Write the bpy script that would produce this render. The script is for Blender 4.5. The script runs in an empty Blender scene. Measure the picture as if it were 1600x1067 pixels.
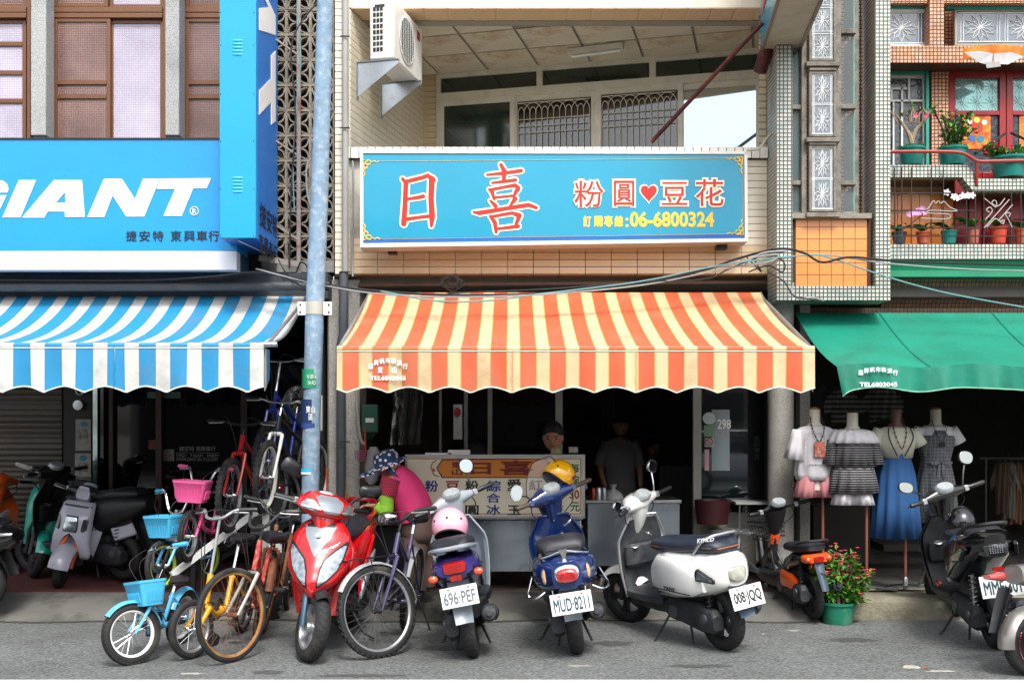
import bpy, math, random
from mathutils import Vector, Matrix, Euler
from mathutils.geometry import tessellate_polygon
SC = bpy.context.scene
COL = SC.collection
RN = random.Random(11)
V = Vector
PI = math.pi
H, F, HZ = 1.58, 1700.0, 665.0

# ---------------------------------------------------------------- camera, sky, sun, exposure
cam = bpy.data.objects.new('camera', bpy.data.cameras.new('camera'))
COL.objects.link(cam)
cam.location = (0, 0, H)
cam.rotation_euler = (PI / 2, 0, 0)
cam.data.sensor_width = 36
cam.data.lens = 36 * F / 1600
cam.data.shift_y = (HZ - 533.5) / 1600
cam.data.clip_end = 600
SC.camera = cam
W = bpy.data.worlds.new('World'); SC.world = W; W.use_nodes = True
_n = W.node_tree.nodes; _bg = _n['Background']
_sky = _n.new('ShaderNodeTexSky'); _sky.sky_type = 'NISHITA'; _sky.sun_disc = False
_sky.sun_elevation = math.radians(53); _sky.sun_rotation = math.radians(166)
_sky.air_density = 1.2; _sky.dust_density = 4.0; _sky.ozone_density = 1.0
_hsv = _n.new('ShaderNodeHueSaturation'); _hsv.inputs['Saturation'].default_value = .35
W.node_tree.links.new(_sky.outputs[0], _hsv.inputs['Color'])
W.node_tree.links.new(_hsv.outputs[0], _bg.inputs[0]); _bg.inputs[1].default_value = .15
sun = bpy.data.objects.new('sun', bpy.data.lights.new('sun', 'SUN')); COL.objects.link(sun)
sun.data.energy = 1.5; sun.data.angle = math.radians(14); sun.data.color = (1, .965, .91)
# sun stands high behind the camera and a little to the left
_d = V((math.sin(math.radians(166)) * math.cos(math.radians(53)), math.cos(math.radians(166)) * math.cos(math.radians(53)), math.sin(math.radians(53))))
sun.rotation_euler = (-_d).to_track_quat('-Z', 'Y').to_euler()
SC.view_settings.view_transform = 'Standard'
SC.view_settings.look = 'None'
SC.view_settings.exposure = 1.1
SC.view_settings.gamma = 1
SC.view_settings.use_curve_mapping = False
SC.cycles.max_bounces = 8
SC.cycles.transparent_max_bounces = 12
SC.cycles.use_denoising = True
SC.cycles.caustics_reflective = False
SC.cycles.caustics_refractive = False

# ---------------------------------------------------------------- placing by distance
def P(px, py, Y):
 return V(((px - 800) * Y / F, Y, H + (HZ - py) * Y / F))
def G(px, py, z=0.0):
 Y = (H - z) * F / (py - HZ)
 return V(((px - 800) * Y / F, Y, z))
def X_(px, Y): return (px - 800) * Y / F
def Z_(py, Y): return H + (HZ - py) * Y / F

# ---------------------------------------------------------------- materials
def C(h):
 h = h.lstrip('#'); o = []
 for i in (0, 2, 4):
  c = int(h[i:i + 2], 16) / 255
  o.append(c / 12.92 if c <= .04045 else ((c + .055) / 1.055) ** 2.4)
 return (o[0], o[1], o[2], 1)
_M = {}
def mat(name, col='#808080', rough=.5, metal=0, var=.08, vs=6, bump=0, bs=60, dirt=0, dcol='#2a241c', ds=3, coat=0, alpha=1, trans=0, spec=.5, uv=False, emit=0, wear=0):
 if name in _M: return _M[name]
 m = bpy.data.materials.new(name); m.use_nodes = True
 nt = m.node_tree; N = nt.nodes; L = nt.links; b = N['Principled BSDF']
 b.inputs['Roughness'].default_value = rough; b.inputs['Metallic'].default_value = metal
 b.inputs['Coat Weight'].default_value = coat; b.inputs['Coat Roughness'].default_value = .06
 b.inputs['Alpha'].default_value = alpha; b.inputs['Transmission Weight'].default_value = trans
 b.inputs['Specular IOR Level'].default_value = spec
 c = C(col) if isinstance(col, str) else col
 tc = N.new('ShaderNodeTexCoord')
 oi = N.new('ShaderNodeObjectInfo')
 no = N.new('ShaderNodeTexNoise'); no.inputs['Scale'].default_value = vs; no.inputs['Detail'].default_value = 6
 L.new(tc.outputs['UV' if uv else 'Object'], no.inputs['Vector'])
 mr = N.new('ShaderNodeMapRange'); mr.inputs['To Min'].default_value = 1 - var; mr.inputs['To Max'].default_value = 1 + var
 mr.inputs['From Min'].default_value = .3; mr.inputs['From Max'].default_value = .7
 L.new(no.outputs['Fac'], mr.inputs['Value'])
 mx = N.new('ShaderNodeMix'); mx.data_type = 'RGBA'; mx.blend_type = 'MULTIPLY'; mx.inputs['Factor'].default_value = 1
 mx.inputs[6].default_value = c
 L.new(mr.outputs[0], mx.inputs[7]); out = mx.outputs[2]
 if dirt:
  n2 = N.new('ShaderNodeTexNoise'); n2.inputs['Scale'].default_value = ds; n2.inputs['Detail'].default_value = 8; n2.inputs['Roughness'].default_value = .65
  L.new(tc.outputs['UV' if uv else 'Object'], n2.inputs['Vector'])
  m2 = N.new('ShaderNodeMapRange'); m2.inputs['From Min'].default_value = .5; m2.inputs['From Max'].default_value = .72; m2.inputs['To Max'].default_value = dirt
  L.new(n2.outputs['Fac'], m2.inputs['Value'])
  m3 = N.new('ShaderNodeMix'); m3.data_type = 'RGBA'; m3.inputs[7].default_value = C(dcol)
  L.new(m2.outputs[0], m3.inputs['Factor']); L.new(out, m3.inputs[6]); out = m3.outputs[2]
  r2 = N.new('ShaderNodeMapRange'); r2.inputs['To Min'].default_value = rough; r2.inputs['To Max'].default_value = min(1, rough + .4)
  L.new(m2.outputs[0], r2.inputs['Value']); L.new(r2.outputs[0], b.inputs['Roughness'])
 L.new(out, b.inputs['Base Color'])
 if bump:
  n3 = N.new('ShaderNodeTexNoise'); n3.inputs['Scale'].default_value = bs; n3.inputs['Detail'].default_value = 4
  L.new(tc.outputs['UV' if uv else 'Object'], n3.inputs['Vector'])
  bp = N.new('ShaderNodeBump'); bp.inputs['Strength'].default_value = bump; bp.inputs['Distance'].default_value = .01
  L.new(n3.outputs['Fac'], bp.inputs['Height']); L.new(bp.outputs[0], b.inputs['Normal'])
 if emit:
  b.inputs['Emission Color'].default_value = c; b.inputs['Emission Strength'].default_value = emit
 _M[name] = m
 return m
def tilemat(name, c1, c2, mortar, size=.03, gap=.12, rough=.35, dirt=.25, dcol='#1b1a16', w=None, off=0, ds=4, var=.12, vs=3):
 if name in _M: return _M[name]
 m = mat(name, c1, rough=rough, var=var, vs=vs, uv=True, dirt=dirt, dcol=dcol, ds=ds)
 nt = m.node_tree; N = nt.nodes; L = nt.links; b = N['Principled BSDF']
 tc = [n for n in N if n.type == 'TEX_COORD'][0]
 br = N.new('ShaderNodeTexBrick'); br.offset = off; br.squash = 1
 br.inputs['Color1'].default_value = C(c1); br.inputs['Color2'].default_value = C(c2); br.inputs['Mortar'].default_value = C(mortar)
 br.inputs['Scale'].default_value = 1; br.inputs['Brick Width'].default_value = w or size; br.inputs['Row Height'].default_value = size
 br.inputs['Mortar Size'].default_value = size * gap; br.inputs['Mortar Smooth'].default_value = .1
 L.new(tc.outputs['UV'], br.inputs['Vector'])
 mul = [n for n in N if n.type == 'MIX' and n.blend_type == 'MULTIPLY'][0]
 L.new(br.outputs['Color'], mul.inputs[6])
 bp = N.new('ShaderNodeBump'); bp.inputs['Strength'].default_value = .6; bp.inputs['Distance'].default_value = .003; bp.invert = True
 L.new(br.outputs['Fac'], bp.inputs['Height']); L.new(bp.outputs[0], b.inputs['Normal'])
 return m

# ---------------------------------------------------------------- mesh builder
class MB:
 def __init__(s): s.v = []; s.f = []
 def add(s, vs, fs):
  o = len(s.v); s.v += [V(v) for v in vs]; s.f += [tuple(i + o for i in f) for f in fs]; return s
 def box(s, a, b, M=None):
  x0, y0, z0 = a; x1, y1, z1 = b
  vs = [V(p) for p in ((x0, y0, z0), (x1, y0, z0), (x1, y1, z0), (x0, y1, z0), (x0, y0, z1), (x1, y0, z1), (x1, y1, z1), (x0, y1, z1))]
  if M: vs = [M @ v for v in vs]
  return s.add(vs, [(0, 3, 2, 1), (4, 5, 6, 7), (0, 1, 5, 4), (1, 2, 6, 5), (2, 3, 7, 6), (3, 0, 4, 7)])
 def bar(s, a, b, w, h=None, up=(0, 0, 1)):
  a = V(a); b = V(b); h = h or w; d = (b - a); L = d.length; d.normalize(); u = V(up)
  if abs(d.dot(u)) > .98: u = V((0, 1, 0))
  r = d.cross(u).normalized(); u = r.cross(d).normalized()
  vs = []
  for p in (a, b):
   for i, j in ((-1, -1), (1, -1), (1, 1), (-1, 1)): vs.append(p + r * i * w / 2 + u * j * h / 2)
  return s.add(vs, [(0, 3, 2, 1), (4, 5, 6, 7), (0, 1, 5, 4), (1, 2, 6, 5), (2, 3, 7, 6), (3, 0, 4, 7)])
 def quad(s, a, b, c, d): return s.add([a, b, c, d], [(0, 1, 2, 3)])
 def tube(s, pts, r, n=8, cap=True, closed=False):
  pts = [V(p) for p in pts]; k = len(pts); rs = r if isinstance(r, (list, tuple)) else [r] * k
  o = len(s.v); up = None
  for i, p in enumerate(pts):
   a = pts[(i - 1) % k] if (i or closed) else p; b = pts[(i + 1) % k] if (i < k - 1 or closed) else p
   t = (b - a); t = t.normalized() if t.length > 1e-9 else V((0, 0, 1))
   if up is None:
    q = V((0, 0, 1)) if abs(t.z) < .9 else V((1, 0, 0))
    up = (q - t * q.dot(t)).normalized()
   else:
    up = (up - t * up.dot(t)); up = up.normalized() if up.length > 1e-6 else V((1, 0, 0))
   sd = t.cross(up)
   for j in range(n):
    an = 2 * PI * j / n; s.v.append(p + (up * math.cos(an) + sd * math.sin(an)) * rs[i])
  m = k if closed else k - 1
  for i in range(m):
   i2 = (i + 1) % k
   for j in range(n):
    j2 = (j + 1) % n; s.f.append((o + i * n + j, o + i * n + j2, o + i2 * n + j2, o + i2 * n + j))
  if cap and not closed:
   s.f.append(tuple(o + j for j in reversed(range(n)))); s.f.append(tuple(o + (k - 1) * n + j for j in range(n)))
  return s
 def lathe(s, prof, c=(0, 0, 0), axis=(0, 0, 1), n=20, cap=True, arc=1.0, start=0):
  c = V(c); ax = V(axis).normalized(); q = V((0, 0, 1)) if abs(ax.z) < .9 else V((1, 0, 0))
  u = (q - ax * q.dot(ax)).normalized(); w = ax.cross(u); o = len(s.v); full = arc >= .999
  m = n if full else n + 1
  for r, h in prof:
   for j in range(m):
    a = 2 * PI * (start + arc * j / n); s.v.append(c + ax * h + (u * math.cos(a) + w * math.sin(a)) * r)
  for i in range(len(prof) - 1):
   for j in range(n):
    j2 = (j + 1) % m; s.f.append((o + i * m + j, o + i * m + j2, o + (i + 1) * m + j2, o + (i + 1) * m + j))
  if cap and full:
   if prof[0][0] > 1e-5: s.f.append(tuple(o + j for j in reversed(range(n))))
   if prof[-1][0] > 1e-5: s.f.append(tuple(o + (len(prof) - 1) * m + j for j in range(n)))
  return s
 def loft(s, rings, cap=True, closed=False):
  o = len(s.v); n = len(rings[0])
  for r in rings: s.v += [V(p) for p in r]
  k = len(rings)
  for i in range(k if closed else k - 1):
   i2 = (i + 1) % k
   for j in range(n):
    j2 = (j + 1) % n; s.f.append((o + i * n + j, o + i * n + j2, o + i2 * n + j2, o + i2 * n + j))
  if cap and not closed:
   s.f.append(tuple(o + j for j in reversed(range(n)))); s.f.append(tuple(o + (k - 1) * n + j for j in range(n)))
  return s
 def grid(s, fn, nu, nv, cu=False):
  o = len(s.v)
  for i in range(nu + 1):
   for j in range(nv + 1): s.v.append(V(fn(i / nu, j / nv)))
  for i in range(nu):
   for j in range(nv):
    a = o + i * (nv + 1) + j; s.f.append((a, a + nv + 1, a + nv + 2, a + 1))
  return s
 def sheet(s, fn, nu, nv, th, nrm):
  """double sided curved panel: fn(u,v) plus thickness th along nrm (vector or function)"""
  o = len(s.v); g = (nu + 1) * (nv + 1)
  for k in (0, 1):
   for i in range(nu + 1):
    for j in range(nv + 1):
     u, v = i / nu, j / nv; q = nrm(u, v) if callable(nrm) else V(nrm)
     s.v.append(V(fn(u, v)) + q * th * k)
  W_ = nv + 1
  for i in range(nu):
   for j in range(nv):
    a = o + i * W_ + j
    s.f.append((a, a + W_, a + W_ + 1, a + 1)); b = a + g; s.f.append((b, b + 1, b + W_ + 1, b + W_))
  edge = [i * W_ for i in range(nu + 1)] + [nu * W_ + j for j in range(1, nv + 1)] + [i * W_ + nv for i in range(nu - 1, -1, -1)] + [j for j in range(nv - 1, 0, -1)]
  for i in range(len(edge)):
   a = edge[i]; b = edge[(i + 1) % len(edge)]; s.f.append((o + a, o + b, o + b + g, o + a + g))
  return s
 def poly(s, loops, fn, d):
  """flat outline (list of 2-D loops, holes after the first) mapped by fn and given depth vector d"""
  pts = [p for lp in loops for p in lp]; tri = tessellate_polygon([[V((p[0], p[1], 0)) for p in lp] for lp in loops])
  o = len(s.v); n = len(pts); d = V(d)
  b = [V(fn(*p)) for p in pts]; s.v += b + [q + d for q in b]
  for t in tri: s.f.append((o + t[0], o + t[1], o + t[2])); s.f.append((o + n + t[2], o + n + t[1], o + n + t[0]))
  k = 0
  for lp in loops:
   for i in range(len(lp)):
    a = k + i; c = k + (i + 1) % len(lp); s.f.append((o + a, o + c, o + n + c, o + n + a))
   k += len(lp)
  return s
 def ball(s, c, r, n=12, m=8, sc=(1, 1, 1), Mx=None, top=0, bot=1):
  c = V(c); o = len(s.v); R3 = Mx or Matrix.Identity(3)
  for i in range(m + 1):
   th = PI * (top + (bot - top) * i / m)
   for j in range(n):
    a = 2 * PI * j / n
    s.v.append(c + R3 @ V((math.sin(th) * math.cos(a) * r * sc[0], math.sin(th) * math.sin(a) * r * sc[1], math.cos(th) * r * sc[2])))
  for i in range(m):
   for j in range(n):
    j2 = (j + 1) % n; s.f.append((o + i * n + j, o + i * n + j2, o + (i + 1) * n + j2, o + (i + 1) * n + j))
  return s
 def xf(s, M, start=0):
  for i in range(start, len(s.v)): s.v[i] = M @ s.v[i]
  return s
 def mesh(s, name, m, smooth=True, angle=35, off=None):
  me = bpy.data.meshes.new(name)
  vs = s.v if off is None else [v - off for v in s.v]
  me.from_pydata([tuple(v) for v in vs], [], s.f)
  me.validate(); 
  import bmesh
  bm = bmesh.new(); bm.from_mesh(me); bmesh.ops.remove_doubles(bm, verts=bm.verts, dist=1e-6)
  bmesh.ops.recalc_face_normals(bm, faces=bm.faces); bm.to_mesh(me); bm.free()
  uvl = me.uv_layers.new(name='UVMap').data
  vv = me.vertices; lp = me.loops; O = off or V((0, 0, 0))
  for p in me.polygons:
   n = p.normal; ax = max(range(3), key=lambda i: abs(n[i]))
   a, b = ((1, 2), (0, 2), (0, 1))[ax]
   for li in p.loop_indices:
    co = vv[lp[li].vertex_index].co + O; uvl[li].uv = (co[a], co[b])
  if m: me.materials.append(m)
  if smooth:
   me.shade_smooth(); me.set_sharp_from_angle(angle=math.radians(angle))
  return me
OFF = {}
def build(mb, name, m, parent=None, smooth=True, angle=35, bevel=0, kind=None, label=None, cat=None, group=None, sub=0):
 off = OFF.get(parent.name) if parent else None
 me = mb.mesh(name, m, smooth, angle, off)
 o = bpy.data.objects.new(name, me); COL.objects.link(o)
 if parent:
  o.parent = parent
  if off is not None: OFF[o.name] = off
 if bevel:
  b = o.modifiers.new('bevel', 'BEVEL'); b.width = bevel; b.segments = 2; b.limit_method = 'ANGLE'; b.angle_limit = math.radians(40); b.harden_normals = False
 if sub:
  b = o.modifiers.new('sub', 'SUBSURF'); b.levels = sub; b.render_levels = sub
 if kind: o['kind'] = kind
 if label: o['label'] = label
 if cat: o['category'] = cat
 if group: o['group'] = group
 return o
def thing(name, label, cat, loc=None, rot=(0, 0, 0), group=None, local=False):
 """an Empty at the base of a thing. local: children are built about the origin; else in world coordinates"""
 o = bpy.data.objects.new(name, None); COL.objects.link(o); o.empty_display_size = .1
 o['label'] = label; o['category'] = cat
 if group: o['group'] = group
 if loc is not None: o.location = loc
 if local: o.rotation_euler = rot
 else: OFF[o.name] = V(loc) if loc is not None else V((0, 0, 0))
 return o
def one(mb, name, m, label, cat, group=None, loc=None, **k):
 """a thing that is one mesh, origin at loc"""
 if loc is None:
  xs = [v.x for v in mb.v]; ys = [v.y for v in mb.v]; zs = [v.z for v in mb.v]
  loc = V(((min(xs) + max(xs)) / 2, (min(ys) + max(ys)) / 2, min(zs)))
 me = mb.mesh(name, m, k.get('smooth', True), k.get('angle', 35), V(loc))
 o = bpy.data.objects.new(name, me); COL.objects.link(o); o.location = loc
 OFF[o.name] = V(loc)
 if k.get('bevel'):
  b = o.modifiers.new('bevel', 'BEVEL'); b.width = k['bevel']; b.segments = 2; b.limit_method = 'ANGLE'
 o['label'] = label; o['category'] = cat
 if group: o['group'] = group
 return o
def piece(me, name, parent, loc, rot=None, scale=None):
 """one more object that shares mesh data me, placed at world location loc under parent"""
 o = bpy.data.objects.new(name, me); COL.objects.link(o); o.parent = parent
 off = OFF.get(parent.name) or V((0, 0, 0)); o.location = V(loc) - off
 if rot: o.rotation_euler = rot
 if scale: o.scale = scale
 return o
def clone(root):
 r = root.copy(); COL.objects.link(r)
 for ch in list(root.children):
  c = ch.copy(); COL.objects.link(c); c.parent = r
  for g in list(ch.children):
   d = g.copy(); COL.objects.link(d); d.parent = c
 return r
def struct(mb, name, m, **k): return build(mb, name, m, kind='structure', **k)
def quadmap(tl, tr, br, bl):
 tl, tr, br, bl = map(V, (tl, tr, br, bl))
 def f(u, v):  # v up
  return bl * (1 - u) * (1 - v) + br * u * (1 - v) + tr * u * v + tl * (1 - u) * v
 return f
def pxmap(x0, y0, x1, y1, Y): return quadmap(P(x0, y0, Y), P(x1, y0, Y), P(x1, y1, Y), P(x0, y1, Y))
def textmb(body, fn, bold=0, off=(0, -1, 0), lift=0, mb=None, shear=0, space=1, line=1):
 """letters fitted to the unit square of fn"""
 c = bpy.data.curves.new('letters', 'FONT'); c.body = body; c.resolution_u = 3; c.shear = shear; c.space_character = space; c.align_x = 'CENTER'
 c.space_line = line
 if bold: c.bevel_depth = bold; c.bevel_resolution = 0
 o = bpy.data.objects.new('letters', c); COL.objects.link(o)
 dg = bpy.context.evaluated_depsgraph_get(); me = bpy.data.meshes.new_from_object(o.evaluated_get(dg))
 bpy.data.objects.remove(o); bpy.data.curves.remove(c)
 xs = [v.co.x for v in me.vertices]; ys = [v.co.y for v in me.vertices]
 if not xs: return mb or MB()
 x0, x1, y0, y1 = min(xs), max(xs), min(ys), max(ys); n = V(off)
 sc = (fn(1, 0) - fn(0, 0)).length / max(1e-6, x1 - x0)
 mb = mb or MB()
 mb.add([fn((v.co.x - x0) / (x1 - x0), (v.co.y - y0) / (y1 - y0)) + n * (lift + v.co.z * sc * .3 + (bold * sc * .3)) for v in me.vertices], [tuple(p.vertices) for p in me.polygons])
 bpy.data.meshes.remove(me)
 return mb
def ribbon(pts, e=0):
 """brush stroke outline from (x, y, width) points with rounded ends"""
 L = []; Rr = []; k = len(pts)
 P2 = [V((p[0], p[1])) for p in pts]; ws = [p[2] / 2 + e for p in pts]
 for i in range(k):
  a = P2[max(0, i - 1)]; b = P2[min(k - 1, i + 1)]; t = (b - a).normalized(); n = V((-t.y, t.x))
  L.append(P2[i] + n * ws[i]); Rr.append(P2[i] - n * ws[i])
 def capp(c, t, w, s):
  n = V((-t.y, t.x)); return [c + n * w * math.cos(a) * s + t * w * math.sin(a) for a in (PI * .25, PI * .5, PI * .75)]
 t1 = (P2[-1] - P2[-2]).normalized(); t0 = (P2[0] - P2[1]).normalized()
 return [tuple(q) for q in L + capp(P2[-1], t1, ws[-1], 1) + Rr[::-1] + capp(P2[0], t0, ws[0], 1)]
def sring(c, ax, ay, p=2.6, n=16):
 c, ax, ay = V(c), V(ax), V(ay); o = []
 for j in range(n):
  a = 2 * PI * j / n; ca, sa = math.cos(a), math.sin(a)
  o.append(c + ax * math.copysign(abs(ca) ** (2 / p), ca) + ay * math.copysign(abs(sa) ** (2 / p), sa))
 return o
def arc(c, r, a0, a1, n, u=(1, 0, 0), w=(0, 0, 1)):
 c, u, w = V(c), V(u), V(w)
 return [c + u * math.cos(math.radians(a0 + (a1 - a0) * i / n)) * r + w * math.sin(math.radians(a0 + (a1 - a0) * i / n)) * r for i in range(n + 1)]
def bez(pts, n=8):
 """smooth curve through points (Catmull-Rom)"""
 pts = [V(p) for p in pts]; q = [pts[0]] + pts + [pts[-1]]; o = []
 for i in range(1, len(q) - 2):
  a, b, c, d = q[i - 1:i + 3]
  for j in range(n):
   t = j / n; o.append(.5 * ((2 * b) + (c - a) * t + (2 * a - 5 * b + 4 * c - d) * t * t + (-a + 3 * b - 3 * c + d) * t ** 3))
 o.append(pts[-1]); return o
# ================================================================ materials used widely
white_paint = mat('white paint', '#e2e0da', .4, var=.05, dirt=.35, dcol='#8d8574', ds=5)
cream_tile = mat('cream glazed tile', '#e6ddc8', .3, var=.07, vs=9, dirt=.3, dcol='#8a6f4c', ds=2.5, coat=.3)
cream_tile2 = mat('warm glazed tile', '#dcc8a6', .32, var=.08, vs=9, dirt=.35, dcol='#8a5c2c', ds=2.5)
orange_tile_soffit = mat('tan soffit tile', '#c59468', .4, var=.1, dirt=.35, dcol='#7a4218', ds=3)
grout_pale = mat('pale grout', '#b9b2a4', .9, dirt=.4, ds=4)
grout_dark = mat('dark grout', '#5a5348', .95, dirt=.6, ds=4)
concrete = mat('raw concrete', '#8c8b87', .9, var=.18, vs=5, bump=.5, bs=50, dirt=.5, dcol='#3a3834', ds=3)
granite = mat('speckled granite', '#a5a39e', .6, var=.35, vs=110, bump=.25, bs=180, dirt=.25, ds=3)
granite_white = mat('white stone chip render', '#a3a4a3', .85, var=.3, vs=90, bump=.8, bs=140, dirt=.25, ds=2)
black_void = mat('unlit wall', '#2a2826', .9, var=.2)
dark_metal = mat('dark painted metal', '#2c2e31', .5, metal=.3, var=.15, dirt=.3, dcol='#5a4c3a', ds=6)
black_plastic = mat('black plastic', '#15161a', .42, var=.15, dirt=.25, dcol='#6b665c', ds=5)
rubber = mat('tyre rubber', '#19191b', .75, var=.2, vs=20, bump=.3, bs=80, dirt=.4, dcol='#5f5b54', ds=6)
chrome = mat('chrome', '#d8dadd', .16, metal=1, var=.05)
steel = mat('brushed steel', '#b6babd', .32, metal=1, var=.1, vs=3, dirt=.3, dcol='#6e6a62', ds=4)
alu = mat('aluminium', '#aeb0b2', .4, metal=.8, var=.08, dirt=.2)
alu_cream = mat('cream aluminium frame', '#e0dacb', .38, var=.05, dirt=.25, dcol='#7d735e', ds=5)
glass_dark = mat('dark window glass', '#0c1214', .04, var=.1, spec=1.0, coat=.6)
glass_green = mat('green tinted glass', '#0e2a26', .07, var=.3, vs=2, spec=.8, coat=.5, dirt=.25, dcol='#3d4a40')
glass_door = mat('smoked door glass', '#0b0c0d', .04, spec=.8, alpha=.55)
wood_grey = mat('weathered wood', '#77726a', .85, var=.3, vs=14, bump=.7, bs=45, dirt=.6, dcol='#2c2722', ds=6)
wood_brown = mat('brown aluminium', '#6d4a33', .4, metal=.3, var=.12, dirt=.25, dcol='#2b1c12', ds=6)
teal_paint = mat('teal paint', '#1f8f80', .5, var=.12, dirt=.3, ds=5)
red_paint = mat('red door paint', '#8f1219', .4, var=.1, dirt=.2)
mosaic_w = tilemat('white mosaic', '#c6c5bd', '#a4b6b1', '#4a4234', .0345, .14, dirt=.3)
mosaic_o = tilemat('orange mosaic', '#c8855c', '#dba987', '#3d2c20', .036, .14, dirt=.25)
mosaic_b = tilemat('brown mosaic', '#54412b', '#7a4a2a', '#1b1d14', .036, .14, dirt=.3)

# ================================================================ ground
asphalt = mat('asphalt', '#626564', .9, var=.14, vs=1.1, bump=.9, bs=150, dirt=.4, dcol='#4b4a48', ds=.9)
_nt = asphalt.node_tree; _N = _nt.nodes; _L = _nt.links; _b = _N['Principled BSDF']
_tc = [n for n in _N if n.type == 'TEX_COORD'][0]
_vo = _N.new('ShaderNodeTexVoronoi'); _vo.inputs['Scale'].default_value = 70; _L.new(_tc.outputs['Object'], _vo.inputs['Vector'])
_hs = _N.new('ShaderNodeMapRange'); _hs.inputs['From Max'].default_value = 1; _hs.inputs['To Min'].default_value = .45; _hs.inputs['To Max'].default_value = 1.6
_L.new(_vo.outputs['Color'], _hs.inputs['Value'])
_mm = _N.new('ShaderNodeMix'); _mm.data_type = 'RGBA'; _mm.blend_type = 'MULTIPLY'; _mm.inputs['Factor'].default_value = 1
_src = _b.inputs['Base Color'].links[0].from_socket; _L.new(_src, _mm.inputs[6]); _L.new(_hs.outputs[0], _mm.inputs[7]); _L.new(_mm.outputs[2], _b.inputs['Base Color'])
m = MB(); m.box((-150, -150, -.4), (150, 150, -.03)); struct(m, 'ground', mat('far ground', '#77756f', .95))
m = MB(); m.box((-40, -7, -.02), (40, 8.9, 0)); struct(m, 'road', asphalt)
RN.seed(31)
tar = mat('tar crack', '#2e2f30', .8, var=.2, dirt=.3); pal = mat('dried pale splash', '#a3a097', .95, var=.3, vs=30, dirt=.8, dcol='#6a6a68', ds=22)
for k in range(5):
 x, y = ((-3.2, 7.3), (-.6, 8.3), (2.9, 7.9), (1.2, 7.1), (-4.6, 8.4))[k]; m = MB(); a = RN.uniform(-.5, .5); pr = None
 for i in range(16):
  a += RN.uniform(-.5, .5); q = V((x, y, .003)); w = .0035 * (1 - i / 18); x += math.cos(a) * .07; y += math.sin(a) * .03; q2 = V((x, y, .003)); m.quad(q + V((0, w, 0)), q - V((0, w, 0)), q2 - V((0, w, 0)), q2 + V((0, w, 0)))
 build(m, 'crack', tar, bpy.data.objects['road'])
oil = mat('old oil stain', '#434443', .7, var=.3, vs=20, dirt=.6, dcol='#5c5e5d', ds=12)
for px, py, rx, ry in ((690, 1012, .2, .1), (960, 1005, .16, .12), (1090, 1040, .25, .06), (560, 1055, .3, .05), (1330, 1000, .2, .1), (420, 1050, .12, .06)):
 c = G(px, py); m = MB(); m.add([(c.x + math.cos(i * .314) * rx * RN.uniform(.6, 1.1), c.y + math.sin(i * .314) * ry * RN.uniform(.6, 1.1), .0012) for i in range(20)], [tuple(range(20))]); build(m, 'oil_stain', oil, bpy.data.objects['road'])
for px, py, rx, ry in ((1425, 1042, .09, .07), (1470, 1048, .12, .035), (1240, 985, .06, .03), (905, 1040, .1, .02), (300, 1052, .1, .03)):
 c = G(px, py); m = MB(); m.add([(c.x + math.cos(i * .45) * rx * RN.uniform(.5, 1.1), c.y + math.sin(i * .45) * ry * RN.uniform(.5, 1.1), .002) for i in range(14)], [tuple(range(14))]); build(m, 'splash', pal, bpy.data.objects['road'])
m = MB()
m.box((-40, 6.52, .0), (40, 6.76, .004)); struct(m, 'road_marking', mat('road line paint', '#d8d8d4', .7, dirt=.5, dcol='#7b7a76', ds=6, bump=.4, bs=90))
pave = mat('old pavement concrete', '#5f5e5a', .92, var=.2, vs=2.5, bump=1, bs=28, dirt=.9, dcol='#33312d', ds=2.6)
XC = 2.78
m = MB()
def _ramp(u, v):
 x = -8 + u * (XC + 8); y = 8.8 + v * .62; z = .012 + .138 * min(1, v * 1.25) ** .8
 w = math.sin(x * 2.1) * .05 + math.sin(x * 5.3) * .02
 return (x, y + w * (1 - v), z if v > 0 else -.02)
m.grid(_ramp, 60, 8); o = struct(m, 'pavement_ramp', pave)
m = MB()
for i in range(240):
 x = -8 + i * .045; w_0 = math.sin(x * 2.1) * .05 + math.sin(x * 5.3) * .02; m.box((x, 8.775 + w_0 + RN.uniform(-.012, .01), .0), (x + .045, 8.8 + w_0 + RN.uniform(0, .02), .008))
build(m, 'gutter_seam', mat('dark gutter seam', '#3a3935', .95, var=.4, vs=40), o, smooth=False, kind='stuff')  # wavy dark seam between road and pavement
m = MB()
RN.seed(5)
def _curb(u, v):
 x = XC + u * 6
 w = math.sin(x * 3.1) * .015 + math.sin(x * 11) * .008
 pr = [(8.86, -.03), (8.85, .06), (8.87, .14), (8.92, .172), (9.1, .172), (9.5, .165)]
 y, z = pr[int(round(v * 5))]; return (x, y + w, z)
m.grid(_curb, 60, 5); m.quad((XC, 8.86, -.03), (XC, 9.5, -.03), (XC, 9.5, .165), (XC, 8.9, .165))
struct(m, 'kerb', mat('mossy kerb concrete', '#7d7968', .95, var=.25, vs=7, bump=1, bs=35, dirt=.8, dcol='#2c2c20', ds=2.5))
terra = tilemat('pink floor tile', '#8f7a6c', '#86766b', '#4b423b', .3, .012, rough=.35, dirt=.25)
m = MB(); m.box((-2.0, 9.36, .05), (2.9, 17, .152)); struct(m, 'middle_shop_floor', terra)
m = MB(); m.box((-8, 9.36, .05), (-2.004, 17, .152)); struct(m, 'bicycle_shop_floor', mat('red pebble floor', '#5a2a28', .8, var=.5, vs=90, bump=.5, bs=120, dirt=.5, dcol='#3a3633', ds=3))
m = MB(); m.box((2.904, 9.46, .05), (8.8, 17, .168)); struct(m, 'clothes_shop_floor', tilemat('grey floor tile', '#6a6560', '#5d5955', '#38342f', .3, .02, rough=.4, dirt=.3))

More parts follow.
